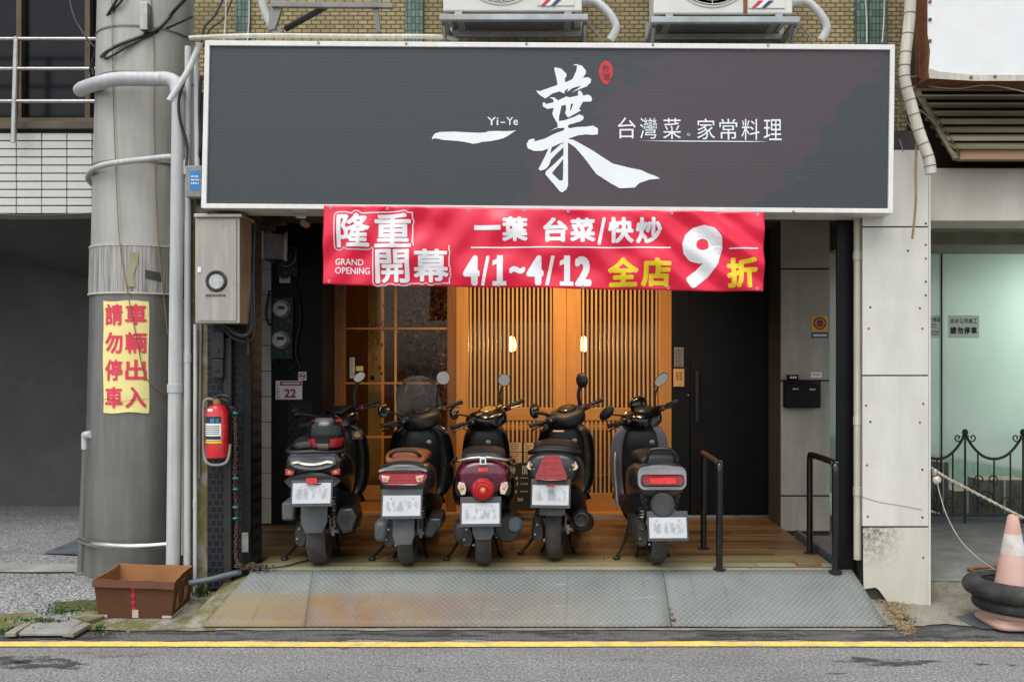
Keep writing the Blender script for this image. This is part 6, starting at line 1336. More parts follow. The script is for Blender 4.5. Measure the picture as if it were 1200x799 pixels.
# ------------------------------------------------------------------ cardboard box by the gutter
bx_ = empty('cardboard_box', (gx(158, 5.98), 5.98, .03), 'open brown cardboard box on the gutter with a strip of red tape', 'box')
zb0, zt0 = .028, .285
bot = [Vector((gx(116, 5.83), 5.83, zb0)), Vector((gx(201, 5.81), 5.81, zb0)), Vector((gx(222, 6.12), 6.12, zb0 + .02)), Vector((gx(137, 6.14), 6.14, zb0 + .02))]
top = [Vector((gx(109, 5.80), 5.80, zt0)), Vector((gx(205, 5.78), 5.78, zt0 - .012)), Vector((gx(226, 6.16), 6.16, zt0 + .01)), Vector((gx(140, 6.18), 6.18, zt0 + .02))]
for i in range(4):
    j = (i + 1) % 4; mb = MB(); cen = sum(bot, Vector()) / 4
    a, b, c_, d_ = bot[i], bot[j], top[j], top[i]; nrm = ((b - a).cross(d_ - a)).normalized(); nrm = nrm if nrm.dot(cen - a) > 0 else -nrm; nrm.z = 0
    def wf(s, t, off): 
        p = (a * (1 - s) + b * s) * (1 - t) + (d_ * (1 - s) + c_ * s) * t; return p + nrm * off + nrm * (.010 * math.sin(math.pi * s) * t * t) + Vector((0, 0, .006 * noise.noise(Vector((s * 5, i, 0))) * t))
    mb.grid(10, 6, lambda s, t: wf(s, t, 0)); w1 = mb.build('side', M['cardboard'], bx_, solid=0); mb = MB(); mb.grid(10, 6, lambda s, t: wf(s, t, .006)); mb.build('lining', M['cardboard_in'], w1)
    mb = MB(); mb.grid(10, 1, lambda s, t: wf(s, 1, .006 * t)); mb.build('edge', M['cardboard_in'], w1)
mb = MB(); mb.add([p + Vector((0, 0, .004)) for p in bot], [(0, 1, 2, 3)]); mb.build('bottom', M['cardboard_in'], bx_, smooth=False)
fr_pt = lambda s, t, l=0.: (bot[0] * (1 - s) + bot[1] * s) * (1 - t) + (top[0] * (1 - s) + top[1] * s) * t + Vector((0, -l + .010 * math.sin(math.pi * s) * t * t, 0))
rs_pt = lambda s, t, l=0.: (bot[1] * (1 - s) + bot[2] * s) * (1 - t) + (top[1] * (1 - s) + top[2] * s) * t + Vector((l, -l * .3, 0)) + Vector((-.010 * math.sin(math.pi * s) * t * t, 0, 0))
mb = MB(); mb.grid(1, 8, lambda a, b: fr_pt(.465 + .035 * a, .2 + .79 * b, .002)); mb.build('red_tape', plain('tape_dk', (.26, .03, .025), .35), bx_)
mb = MB()
for t in (.25, .42, .60, .78, .93): mb.flat([(math.copysign(abs(math.sin(a)) ** 3, math.sin(a)) * .014, (.8125 * math.cos(a) - .3125 * math.cos(2 * a) - .125 * math.cos(3 * a)) * .017) for a in [2 * math.pi * k / 20 for k in range(20)]], lambda x, z, t=t: fr_pt(.482, t, .004) + Vector((x, 0, z)))
mb.build('heart_print', M['red_print'], bx_, smooth=False)
for fq in (lambda a, b: fr_pt(.465 + .085 * a, .01 + .22 * b, .005), lambda a, b: fr_pt(.02 + .10 * a, .01 + .07 * b, .003), lambda a, b: fr_pt(.87 + .13 * a, .01 + .07 * b, .003), lambda a, b: rs_pt(.0 + .95 * a, .01 + .06 * b, .004)): mb = MB(); mb.grid(4, 2, fq); mb.build('packing_tape', M['tape'], bx_)
mb = MB(); mb.flat([(.12, .2), (.2, .16), (.32, .22), (.3, .45), (.34, .62), (.28, .7), (.26, .5), (.2, .62), (.14, .5)], lambda s, t: rs_pt(s, t, .004)); mb.flat([(.55, .2), (.7, .25), (.8, .35), (.82, .68), (.72, .72), (.7, .6), (.6, .62), (.58, .4)], lambda s, t: rs_pt(s, t, .004)); mb.build('torn_patch', M['cardboard_in'], bx_, smooth=False)
mb = MB(); mb.flat([(.45, .80), (.65, .82), (.65, .88), (.45, .86)], lambda s, t: rs_pt(s, t, .004)); mb.build('hand_hole', M['cardboard_in'], bx_, smooth=False)
a0, b0 = top[0], top[1]; mb = MB(); mb.grid(10, 2, lambda s, t: a0 * (1 - s) + b0 * s + Vector((0, -.006 - .012 * t + .008 * math.sin(math.pi * s), -.045 * t + .003 * noise.noise(Vector((s * 6, t, 4)))))); mb.build('flap', M['cardboard'], bx_)

# ================================================================== above the sign: air conditioners and brackets
M['ac'] = plain('ac', (.66, .655, .61), .4, var=.06, bump=.03, dirt=(.45, .38, .27), dirt_amt=.32)
M['galv'] = plain('galv', (.34, .36, .36), .45, metal=.6, dirt=(.2, .15, .1), dirt_amt=.35)
for i, (u0, u1) in enumerate(((519, 682), (766, 929))):
    D0 = 6.02; x0, x1 = gx(u0, D0), gx(u1, D0); zb_ = gz(14 + i * 3, D0)
    ac = empty('air_conditioner', ((x0 + x1) / 2, D0 + .15, zb_), ('left' if i == 0 else 'right, rust streaked') + ' outdoor air conditioner unit on a steel bracket above the sign', 'air conditioner', 'air conditioners above the sign')
    mb = MB(); mb.box(x0, x1, D0, D0 + .30, zb_, zb_ + .62); mb.build('casing', M['ac'], ac, smooth=False, bevel=.012)
    cx_ = gx((u0 + u1) / 2 - 13, D0); cz_ = zb_ + .33
    mb = MB(); mb.lathe([(.27, .0), (.275, -.004), (.285, -.004), (.29, 0)], (cx_, D0 - .002, cz_), 'y', 40, caps=False); mb.build('fan_shroud', M['ac'], ac)
    mb = MB(); mb.lathe([(.001, 0.001), (.268, .001)], (cx_, D0 - .004, cz_), 'y', 40); mb.build('fan_opening', M['soil_black'], ac)
    mb = MB()
    for r in range(9): mb.torus((cx_, D0 - .012, cz_), .05 + .027 * r, .003, 'y', 40, 5)
    for k in range(12): a = 2 * math.pi * k / 12; mb.tube([(cx_ + .04 * math.cos(a), D0 - .014, cz_ + .04 * math.sin(a)), (cx_ + .272 * math.cos(a), D0 - .010, cz_ + .272 * math.sin(a))], .003, 5)
    mb.build('fan_grille', M['ac'], ac)
    mb = MB(); mb.pbox(u1 - 52, u1 - 9, -40, 7 + i * 3, D0 - .006, .004); bp = mb.build('badge_panel', M['ac'], ac, smooth=False, bevel=.002)
    for q, mt in enumerate(('red_print', 'ban_white', 'navy')): mb = MB(); mb.quadbox([(u1 - 40 + q * 6, -2 + i * 3), (u1 - 34 + q * 6, -2 + i * 3), (u1 - 44 + q * 6, 7 + i * 2.6), (u1 - 48 + q * 6, 7 + i * 2.6)], D0 - .009, .002); mb.build('logo_stripe', M[mt], bp, smooth=False)
    if i: mb = MB(); mb.pbox(u1 - 58, u1 - 53, -40, 16, D0 - .003, .002); mb.build('rust_streak', M['rust'], ac, smooth=False)
    for sx in (x0 + .08, x1 - .12): mb = MB(); mb.box(sx, sx + .05, D0 - .01, D0 + .31, zb_ - .025, zb_ - .001); mb.build('foot', M['galv'], ac, smooth=False)
    mb = MB(); mb.curve([Vector((x1 + .0, D0 + .15, zb_ + .12)), px(u1 + 14, 2, D0 + .12), px(u1 + 30, 14, D0 + .1), px(u1 + 40, 32, D0 + .1), px(u1 + 33, 47, D0 + .12)], .028, 7, 12); mb.build('insulated_pipe', M['pipe_pvc'], ac)
    mb = MB(); mb.curve([Vector((x1, D0 + .2, zb_ + .03)), px(u1 + 8, 30, D0 + .2), px(u1 + 18, 40, D0 + .18), px(u1 + 24, 50, D0 + .18)], .008, 6, 7); mb.build('drain_hose', M['cable_grey'], ac)
    br = empty('wall_bracket', ((x0 + x1) / 2, 6.2, zb_ - .2), ('left' if i == 0 else 'right') + ' galvanised bracket carrying an air conditioner above the sign', 'bracket', 'air conditioner brackets')
    mb = MB(); mb.box(x0 - .02, x1 + .04, D0 - .03, D0 + .01, zb_ - .065, zb_ - .027); mb.build('front_bar', M['galv'], br, smooth=False, bevel=.002)
    mb = MB(); mb.box(x0 - .02, x1 + .04, D0 + .28, D0 + .32, zb_ - .065, zb_ - .027); mb.build('rear_bar', M['galv'], br, smooth=False, bevel=.002)
    for sx in (x0 - .015, x1 + .005):
        mb = MB(); mb.box(sx, sx + .035, D0 + .012, WD, zb_ - .066, zb_ - .029); mb.build('arm', M['galv'], br, smooth=False)
        mb = MB(); mb.tube([(sx + .017, D0 + .02, zb_ - .08), (sx + .017, WD, zb_ - .40)], .014, 6); mb.build('strut', M['pole_low'], br)
        mb = MB(); mb.box(sx, sx + .035, WD - .045, WD - .032, zb_ - .45, zb_ + .1); mb.build('wall_plate', M['galv'], br, smooth=False)
    mb = MB(); mb.box(x0 + .05, x1 - .05, D0 + .02, D0 + .27, zb_ - .02, zb_ - .002); mb.build('base_pan', M['hugger'], ac, smooth=False)
eb = empty('wall_bracket', px(370, 20, 6.25), 'empty rusty bracket on the brick wall left of the air conditioners', 'bracket', 'air conditioner brackets')
mb = MB(); mb.quadbox([(318, 2), (460, 4), (460, 9), (318, 8)], 6.1, .035); mb.build('front_bar', M['pole_low'], eb, smooth=False, bevel=.002)
for k in ([(318, -20), (330, 10), (322, 34), (314, 36)], [(434, -12), (440, -12), (446, 38), (441, 38)]): mb = MB(); mb.quadbox(k, 6.12, .03); mb.build('arm', M['pole_low'], eb, smooth=False)
mb = MB(); mb.tube([px(335, 34, 6.3), px(382, 8, 6.15)], .022, 8); mb.build('strut', M['cable'], eb)
line('hose', 'grey hose curving down the bricks beside the empty bracket', 'hose', [px(305, -10, 6.2), px(310, 12, 6.2), px(318, 30, 6.2), px(328, 40, 6.22)], .030, 'pipe_pvc', 6, 12)
for i, (u, uu) in enumerate(((265, 262), (292, 290), (1013, 1016), (1036, 1034))): line('wire', ('pale wire left of the green mosaic strip', 'thin wire beside the left mosaic strip', 'white wire hanging by the right mosaic strips', 'tan wire hanging by the right mosaic strips')[i], 'wire', [px(u, -8, 6.3), px((u + uu) / 2 + 1, 20, 6.3), px(uu, 50, 6.28)], .005, 'pipe_old', 4, 5)

# ================================================================== right side: white pillar, pipes, boards, awning
M['pillar'] = streaky('pillar', (.56, .55, .49), (.66, .65, .59), .6, 0, (3.5, 3.5, .8), thr=(.35, .7), dirt=(.42, .38, .29), dirt_amt=.32)
def m_foot():
    k = NT('pillar_foot'); v = k.coord(rand=False); c = k.ramp(k.noise(k.coord((4, 4, 1), False), 1.4, 8), [(.3, (.52, .51, .42)), (.7, (.63, .62, .52))])
    tc = k.n('ShaderNodeTexCoord'); sp = k.n('ShaderNodeSeparateXYZ', Vector=tc.outputs['Object']); up = k.ramp(k.math('MULTIPLY', sp.outputs[2], 1.6), [(.40, 0), (.8, 1)]); lf = k.ramp(k.math('ADD', k.math('MULTIPLY', sp.outputs[0], 2.4), .5), [(.2, 1), (.7, 0)])
    mould = k.math('MULTIPLY', k.math('MULTIPLY', up, lf), k.ramp(k.noise(v, 26, 7, .75), [(.44, 0), (.54, 1)])); c = k.mix(k.math('MULTIPLY', mould, .8), c, (.10, .095, .07))
    c = k.mix(k.ramp(k.noise(k.coord((5, 5, 1.2), False), 1.3, 6), [(.58, 0), (.75, .6)]), c, (.46, .33, .17)); return k.out(c, .7, 0, k.bump(k.noise(v, 40, 5), .15, .004))
M['pillar_foot'] = m_foot()
pl = empty('pillar', (gx(1049, 6.1), 6.1, .02), 'cream panelled pillar between the shop and the right hand window', 'pillar')
mb = MB(); mb.box(gx(1013, 6.13), gx(1086, 6.13), 6.125, 6.52, .0, 3.3); mb.build('core', M['grout'], pl, smooth=False)
mb = MB(); mb.box(gx(1086.2, 6.13), gx(1088.5, 6.13), 6.10, 6.56, .0, 3.15); mb.build('side_panel', M['pillar'], pl, smooth=False)
for v0, v1 in ((176, 265.2), (266.8, 439.2), (440.8, 616.2)): mb = MB(); mb.pbox(1011, 1088, v0, v1, 6.1, .024); mb.build('panel', M['pillar'], pl, smooth=False, bevel=.002)
mb = MB(); mb.prism([(1011, 617.8), (1088, 617.8), (1088.5, 716), (1072, 716), (1066, 709), (1060, 716), (1050, 716), (1041, 706), (1030, 691), (1026, 688), (1012, 690)], lambda u, v: px(u, v, 6.1), lambda u, v: px(u, v, 6.122)); ft = mb.build('panel', M['pillar_foot'], pl, smooth=False, label='stained bottom panel with a broken lower left corner')
for p in [(1020, 360), (1078, 361), (1018, 385), (1081, 385), (1015, 475), (1082, 473), (1020, 494), (1078, 495), (1016, 545), (1081, 550), (1017, 605), (1081, 606), (1082, 653), (1085, 330), (1064, 294), (1085, 262), (1085, 287), (1085, 303), (1085, 346)]:
    mb = MB(); mb.lathe([(.001, -.0015), (.0075, -.001), (.008, .002)], px(*p, 6.099), 'y', 8); mb.build('screw', M['rust'] if p[1] % 2 else M['ink'], pl)
mb = MB(); mb.curve([px(1011, 582, 6.098), px(1030, 588, 6.098), px(1055, 592, 6.098), px(1080, 597, 6.098)], .0012, 5, 4); mb.build('crack', M['grout'], pl)
vpipe('tall pale steel pipe between the black post and the pillar', 1005, 255, 1005, 655, 6.17, .027, 'pipe_old', (300, 493, 575))
line('twig', 'dry brown twig hanging from the wiring over the pillar', 'twig', [px(1074, 168, 6.0), px(1073, 200, 6.0), px(1073, 240, 6.0), px(1069, 280, 6.0)], .008, 'twine', 5, 6)
mb = MB(); keys = [px(1068, -30, 5.97), px(1066, 20, 5.97), px(1061, 65, 5.97), px(1060, 92, 5.97), px(1067, 120, 5.97), px(1077, 155, 5.97), px(1088, 185, 5.97), px(1091, 204, 5.97)]
pts = catmull([tuple(k) for k in keys], 14); hz_ = empty('hose', px(1091, 204, 5.97), 'old cream ribbed hose hanging beside the sign over the pillar', 'hose')
mb.tube(pts, .038, 14); mb.build('hose_body', M['pipe_old'], hz_)
for k in range(6, len(pts) - 3, 7):
    mb = MB(); a = Vector(pts[k]); t = (Vector(pts[k + 1]) - Vector(pts[k - 1])).normalized(); vs = mb.torus((0, 0, 0), .0385, .0028, 'z', 18, 5); Mx = Matrix.Translation(a) @ t.to_track_quat('Z', 'Y').to_matrix().to_4x4()
    for vv in vs: vv.co = Mx @ vv.co
    mb.build('tape_ring', M['rust'], hz_)
mb = MB(); mb.box(gx(1042, 6.3), gx(1110, 6.3) + 3, 6.62, 6.7, 2.95, 6.2); mb.build('upper_wall', plain('upper_dark', (.075, .055, .035), .8), rb, smooth=False)
mb = MB(); mb.box(gx(1077, 6.05), gx(1086, 6.05), 6.05, 6.1, gz(92, 6.05), 5.5); mb.build('steel_post', M['rust'], rb, smooth=False)
# white board above
wb = empty('signboard', px(1190, 95, 5.9), 'blank white signboard with rusty edges at the top right', 'signboard')
mb = MB(); mb.quadbox([(1086, -120), (1330, -120), (1330, 96), (1088, 92)], 5.92, .22); mb.build('box', M['rust'], wb, smooth=False, bevel=.004)
M['board_white'] = plain('board_white', (.76, .77, .77), .45, var=.03, bump=.03)
mb = MB(); mb.prism([(1087.5, -118), (1328, -118), (1328, 92), (1240, 91), (1200, 91), (1170, 92.5), (1140, 90), (1110, 90), (1094, 86), (1088, 86), (1090, 60), (1087, 40)], lambda u, v: px(u, v, 5.905), lambda u, v: px(u, v, 5.918)); mb.build('face', M['board_white'], wb, smooth=False)
mb = MB(); mb.prism([(1088, 80), (1100, 84), (1140, 88), (1200, 88), (1328, 90), (1328, 95), (1140, 95), (1089, 92)], lambda u, v: px(u, v, 5.900), lambda u, v: px(u, v, 5.904)); mb.build('grimy_edge', M['pipe_old'], wb, smooth=False)
for u, v in ((1089, 4), (1089, 50), (1137, 93), (1165, 92), (1089, 25)): mb = MB(); mb.lathe([(.001, -.004), (.010, -.004), (.012, .004)], px(u + 1, v - 2, 5.899), 'y', 10); mb.build('rivet', M['rust'], wb)
# little awning of old boards
aw = empty('awning', px(1180, 190, 6.1), 'small awning of weathered overlapping boards at the right under the white board', 'awning')
for k in range(8):
    t = k / 7; d0 = 6.52 - .50 * t; v = 107 + 68 * t; ul = 1072 + 46 * t; z = gz(v, d0); x0 = gx(ul, d0); x1 = 6.2
    mb = MB(); mb.add([(x0, d0, z), (x1, d0, z), (x1, d0 + .14, z + .062), (x0 - .03, d0 + .14, z + .062), (x0, d0, z + .024), (x1, d0, z + .024), (x1, d0 + .14, z + .086), (x0 - .03, d0 + .14, z + .086)], [(0, 1, 2, 3), (4, 7, 6, 5), (0, 4, 5, 1), (3, 2, 6, 7), (0, 3, 7, 4), (1, 5, 6, 2)]); mb.build('board', M['timber_old'], aw, smooth=False, bevel=.003)
mb = MB(); mb.add([px(1070, 108, 6.54), px(1077, 106, 6.54), px(1123, 176, 6.0), px(1124, 187, 6.0), px(1117, 187, 6.0), px(1112, 178, 6.0)], [(0, 1, 2, 3, 4, 5)]); mb.build('barge_board', M['timber_old'], aw, smooth=False, solid=.02)
mb = MB(); mb.box(gx(1125, 6.04), 6.2, 6.04, 6.10, gz(187, 6.04), gz(173, 6.04)); mb.build('fascia', wood('fascia', (.22, .10, .05), (.34, .20, .12), 'x', .7, 10), aw, smooth=False, bevel=.003)
for i, keys in enumerate([[px(1052, 88, 6.1), px(1056, 120, 6.15), px(1052, 150, 6.15), px(1058, 178, 6.1)], [px(1050, 100, 6.2), px(1062, 140, 6.25), px(1070, 160, 6.2), px(1055, 190, 6.2)], [px(1080, 100, 6.1), px(1120, 104, 6.05), px(1160, 100, 6.0), px(1210, 110, 6.0)], [px(1050, 75, 6.1), px(1068, 90, 6.1), px(1082, 88, 6.05), px(1095, 100, 6.05)], [px(1052, 130, 6.2), px(1075, 128, 6.2), px(1090, 140, 6.2), px(1100, 150, 6.2)]]):
    line('wire', ['grey wire tangled at the right edge of the sign', 'thin wire loop behind the ribbed hose', 'white wire slung under the blank white board', 'wire crossing behind the ribbed hose top', 'dark wire crossing to the awning edge'][i], 'wire', keys, .005, 'cable_grey' if i != 2 else 'pipe_pvc', 6, 5)

# ------------------------------------------------------------------ wall fittings on the concrete pier
f7 = 7.79
mbx = empty('mail_box', px(941, 478, f7 - .1), 'black wall mail box on the concrete pier', 'mail box')
mb = MB(); mb.pbox(921, 962, 446, 478, f7 - .11, .108); mb.build('casing', M['black_paint'], mbx, smooth=False, bevel=.006)
mb = MB(); mb.pbox(923, 960.5, 448.5, 450, f7 - .113, .004); mb.build('slot', M['black_gloss'], mbx, smooth=False)
mb = MB(); scribble(mb, 929, 936, 455, 458, f7 - .1125, 3); scribble(mb, 949, 956, 455.5, 457.5, f7 - .1125, 3); mb.build('lettering', M['white_letter'], mbx, smooth=False)
sg2 = T('name_plate', 922.5, 936, 439, 445.3, f7 - .03, .028, 'black_paint', None); tag(sg2, 'small black name plate on top of the mail box', 'name plate')
mb = MB(); 
for k in range(3): mb.pbox(926 + k * 2.8, 928 + k * 2.8, 441, 443.3, f7 - .032, .002)
mb.build('lettering', M['white_letter'], sg2, smooth=False)
sk = empty('security_sticker', px(960, 396, f7), 'orange and blue sticker with a round emblem on the concrete pier', 'sticker')
mb = MB(); mb.pbox(951, 970.5, 370, 389, f7 - .003, .002); mb.build('orange_field', M['orange_st'], sk, smooth=False); mb = MB(); mb.pbox(951, 970.5, 389.1, 396, f7 - .003, .002); mb.build('blue_field', M['navy'], sk, smooth=False)
mb = MB(); mb.lathe([(.001, -.001), (.055, -.001), (.055, 0)], px(960.8, 379, f7 - .0035), 'y', 24); mb.build('emblem', M['ink'], sk); mb = MB(); mb.lathe([(.032, -.001), (.042, -.001)], px(960.8, 379, f7 - .0055), 'y', 24, caps=False); mb.build('emblem_ring', M['orange_st'], sk); mb = MB(); mb.ell(px(960.8, 379.5, f7 - .006), (.028, .001, .014), 14, 6); mb.build('emblem_eye', M['red_print'], sk); mb = MB(); scribble(mb, 953, 969, 391.5, 394, f7 - .0045, 6); mb.build('lettering', M['white_letter'], sk, smooth=False)
lb_ = T('label', 950.5, 963, 436, 442.5, f7 - .003, .002, 'paper', None, 0); tag(lb_, 'small white label above the mail box on the concrete pier', 'label'); mb = MB(); scribble(mb, 952, 961, 438, 440, f7 - .0042, 3); mb.build('print', M['red_print'], lb_, smooth=False)
pl_ = line('pipe_stub', 'grey bent pipe rising from the platform behind the right handrail', 'pipe', [Vector((gx(947, 7.9), 7.9, PLAT)), px(947, 602, 7.9), px(951, 595, 7.9), px(970, 592, 7.9)], .028, 'pole_low', 6, 12)
# ------------------------------------------------------------------ two black handrails
for i, (uf, vf, ur, vr) in enumerate(((843, 668, 824.5, 643), (979, 670, 949, 648))):
    d0, d1 = gd(vf, DECK), gd(vr, DECK); x0, x1 = gx(uf, d0), gx(ur, d1); zt_ = DECK + .755; r = .024
    h = empty('handrail', ((x0 + x1) / 2, (d0 + d1) / 2, DECK), ('black bent pipe handrail before the black door, worn on top', 'black bent pipe handrail at the right edge of the shop floor')[i], 'handrail', 'black handrails')
    mb = MB(); mb.curve([(x0, d0, DECK), (x0, d0, DECK + .4), (x0, d0, zt_ - .06), (x0, d0 + .02, zt_ - .015), (x0 * .95 + x1 * .05, d0 + .07, zt_), (x0 * .1 + x1 * .9, d1 - .07, zt_), (x1, d1 - .02, zt_ - .015), (x1, d1, zt_ - .06), (x1, d1, DECK + .4), (x1, d1, DECK)], r, 5, 14); mb.build('rail', M['black_gloss'], h)
    for x, d in ((x0, d0), (x1, d1)): mb = MB(); mb.lathe([(r + .022, .001), (r + .022, .008), (r, .012)], (x, d, DECK), 'z', 16); mb.build('base_plate', M['black_plastic'], h)
fh = empty('floor_hatch', Vector((gx(946, 6.45), 6.4, DECK)), 'small reddish framed hatch set in the shop floor by the right handrail', 'hatch')
mb = MB(); mb.box(gx(931, 6.4), gx(960, 6.4), 6.33, 6.49, DECK + .002, DECK + .008); mb.build('frame', M['rust'], fh, smooth=False); mb = MB(); mb.box(gx(934, 6.4), gx(957, 6.4), 6.345, 6.475, DECK + .006, DECK + .0105); mb.build('cover', M['deck_mid'], fh, smooth=False)
for x0_, x1_, y_ in ((gx(838, 6.2), gx(985, 6.2), 6.275),): mb = MB(); mb.box(x0_, x1_, y_, y_ + .012, DECK + .003, DECK + .009); mb.build('floor_track', M['pipe_dark'], smooth=False, label='thin dark metal track across the shop floor between the handrails', cat='track')

# ------------------------------------------------------------------ wrought iron fence, notices, boxes behind the glass
FD = 8.40
fn = empty('iron_fence', (gx(1150, FD), FD, PLAT), 'black wrought iron fence with scalloped top before the green window', 'fence')
def scroll(c, r, turns, a0, sgn=1, n=26): return [(c[0] + sgn * r * (1 - t * .85) * math.cos(a0 + turns * 6.283 * t), c[1], c[2] + r * (1 - t * .85) * math.sin(a0 + turns * 6.283 * t)) for t in [k / n for k in range(n + 1)]]
pkx = [gx(u, FD) for u in (1000, 1065.5, 1131, 1199, 1267)]; zpk = gz(509, FD); zlow = gz(537.5, FD); zbot = gz(603, FD)
for a, b in zip(pkx, pkx[1:]):
    mb = MB(); mb.curve([(a + (b - a) * t, FD, zlow + (zpk - zlow) * abs(2 * t - 1) ** 2.2) for t in [k / 10 for k in range(11)]], .013, 3, 8); mb.build('scallop_rail', M['iron'], fn)
    for t in (.22, .5, .78):
        x = a + (b - a) * t; mb = MB(); mb.tube([(x, FD, zbot), (x, FD, zlow + (zpk - zlow) * abs(2 * t - 1) ** 2.2)], .008, 6); mb.build('bar', M['iron'], fn)
    x = a + (b - a) * .36
    for s, q in ((1, .0), (-1, .0)):
        mb = MB(); mb.tube(scroll((x, FD, zbot + .14), .085, 1.15, 1.57, s), .007, 5); mb.build('scroll', M['iron'], fn); mb = MB(); mb.tube(scroll((x + s * .06, FD, zbot + .33), .06, 1.3, -1.57, s), .007, 5); mb.build('scroll', M['iron'], fn)
    mb = MB(); mb.tube(scroll(((a + b) / 2 + .12, FD, zbot + .10), .075, 1.3, 0, 1), .007, 5); mb.build('scroll', M['iron'], fn); mb = MB(); mb.tube(scroll(((a + b) / 2 - .12, FD, zbot + .17), .07, 1.3, 3.14, -1), .007, 5); mb.build('scroll', M['iron'], fn)
for x in pkx:
    mb = MB(); mb.ell((x, FD, zpk + .02), (.028, .028, .035), 14, 8); mb.build('finial', M['iron'], fn)
    for s in (1, -1):
        mb = MB(); mb.tube(scroll((x + s * .068, FD, zpk - .03), .044, 1.3, 2.6, s), .007, 5); mb.build('scroll', M['iron'], fn)
    mb = MB(); mb.tube([(x, FD, PLAT), (x, FD, zpk)], .010, 8); mb.build('bar', M['iron'], fn)
mb = MB(); mb.tube([(pkx[0], FD, zbot), (pkx[-1], FD, zbot)], .011, 8); mb.build('bottom_rail', M['iron'], fn)
lt = empty('tube_lamp', px(1190, 293, 9.6), 'lit fluorescent tube inside the shop behind the green window', 'lamp')
mb = MB(); mb.tube([px(1172, 293, 9.6), px(1260, 293, 9.6)], .02, 10); mb.build('tube', emit('tube_white', (.9, 1., .95), 14), lt)
mb = MB(); mb.box(gx(1168, 9.6), gx(1264, 9.6), 9.56, 9.66, gz(290, 9.6), gz(286, 9.6)); mb.build('fitting', M['ac'], lt, smooth=False)
ld = bpy.data.lights.new('tube_light', 'AREA'); ld.shape = 'RECTANGLE'; ld.size = .9; ld.size_y = .08; ld.energy = 130; ld.color = (.92, 1, .96)
l = bpy.data.objects.new('tube_light', ld); COL.objects.link(l); l.location = px(1215, 299, 9.6)
k = NT('thin_paper'); _a = k.n('ShaderNodeBsdfDiffuse', Color=(.86, .87, .84, 1)); _b = k.n('ShaderNodeBsdfTranslucent', Color=(.9, .9, .88, 1)); k.t.nodes.remove(k.b); k.set(k.o.inputs['Surface'], k.n('ShaderNodeMixShader', _0=.6, _1=_a.outputs[0], _2=_b.outputs[0]).outputs[0]); M['thin_paper'] = k.m
n1 = T('notice', 1111, 1147.5, 369.5, 396, ND - .004, .0004, 'thin_paper', None, 0); tag(n1, 'white notice sheet with black characters on the green window', 'notice')
mb = MB(); f = lambda u, v, l: px(u, v, ND - .0052 - l)
for k, c in enumerate('非本公司員工'): text_into(mb, c, (1113.5 + k * 5.4, 373.5, 1118.3 + k * 5.4, 379), f, .12, 4)
mb.build('lettering', M['ink'], n1, smooth=False); mb = MB()
for k, c in enumerate('請勿停車'): text_into(mb, c, (1113.5 + k * 8.1, 383, 1120.8 + k * 8.1, 391.5), f, .45, 6)
mb.build('lettering', M['ink'], n1, smooth=False)
n2 = T('notice', 1072, 1103, 369.5, 396, ND - .004, .0004, 'thin_paper', None, 0); tag(n2, 'white notice sheet partly hidden behind the pillar', 'notice')
mb = MB()
for k, c in enumerate('私人物品'): text_into(mb, c, (1084.5 + k * 4.5, 372, 1088.5 + k * 4.5, 377), f, .12, 4)
scribble(mb, 1085, 1097, 379.5, 383, ND - .0055, 3); scribble(mb, 1076, 1101, 388, 392, ND - .0055, 3); mb.build('lettering', M['ink'], n2, smooth=False)
for (u0, u1, v0, v1, dd, lab) in ((1098, 1112, 541, 600, 8.75, 'narrow tan carton behind the green window'), (1150, 1205, 562, 603, 8.8, 'wide tan carton behind the glass at far right'), (1118, 1150, 575, 603, 8.9, 'low tan carton between the two larger cartons behind the glass')):
    t = empty('carton', px((u0 + u1) / 2, v1, dd), lab, 'carton', 'cartons behind the glass'); mb = MB(); mb.pbox(u0, u1, v0, v1, dd, .3); mb.build('carton_body', M['cardboard'], t, smooth=False, bevel=.004); mb = MB(); mb.pbox((u0 + u1) / 2 - 1.2, (u0 + u1) / 2 + 1.2, v0, v1, dd - .002, .002); mb.build('tape', M['tape'], t, smooth=False)

# ------------------------------------------------------------------ traffic cone through two tyres, rope, mat
CD = gd(728, .03); ccx = gx(1187, CD)
cn = empty('traffic_cone', (ccx, CD, .024), 'faded orange traffic cone standing through two old tyres', 'traffic cone')
def conesurf(z): return .03 + (.155 - .03) * (1 - z / .70)
mb = MB(); mb.lathe([(conesurf(z), z) for z in (.03, .1, .2, .3, .4, .45)] , (ccx, CD, .02), 'z', 28); mb.build('body', M['cone'], cn)
mb = MB(); mb.lathe([(conesurf(.45), .45), (conesurf(.58), .58)], (ccx, CD, .02), 'z', 28); mb.build('collar', M['cone_white'], cn)
mb = MB(); mb.lathe([(conesurf(.58), .58), (conesurf(.69), .69), (.022, .70), (.001, .70)], (ccx, CD, .02), 'z', 28); mb.build('tip', M['cone'], cn)
mb = MB(); rings = [sring('z', (ccx, CD, .024 + zq), q, q, 5, 32) for q, zq in ((.185, 0), (.19, .008), (.19, .02), (.165, .035), (.152, .05))]; mb.loft(rings); mb.build('base', M['cone'], cn)
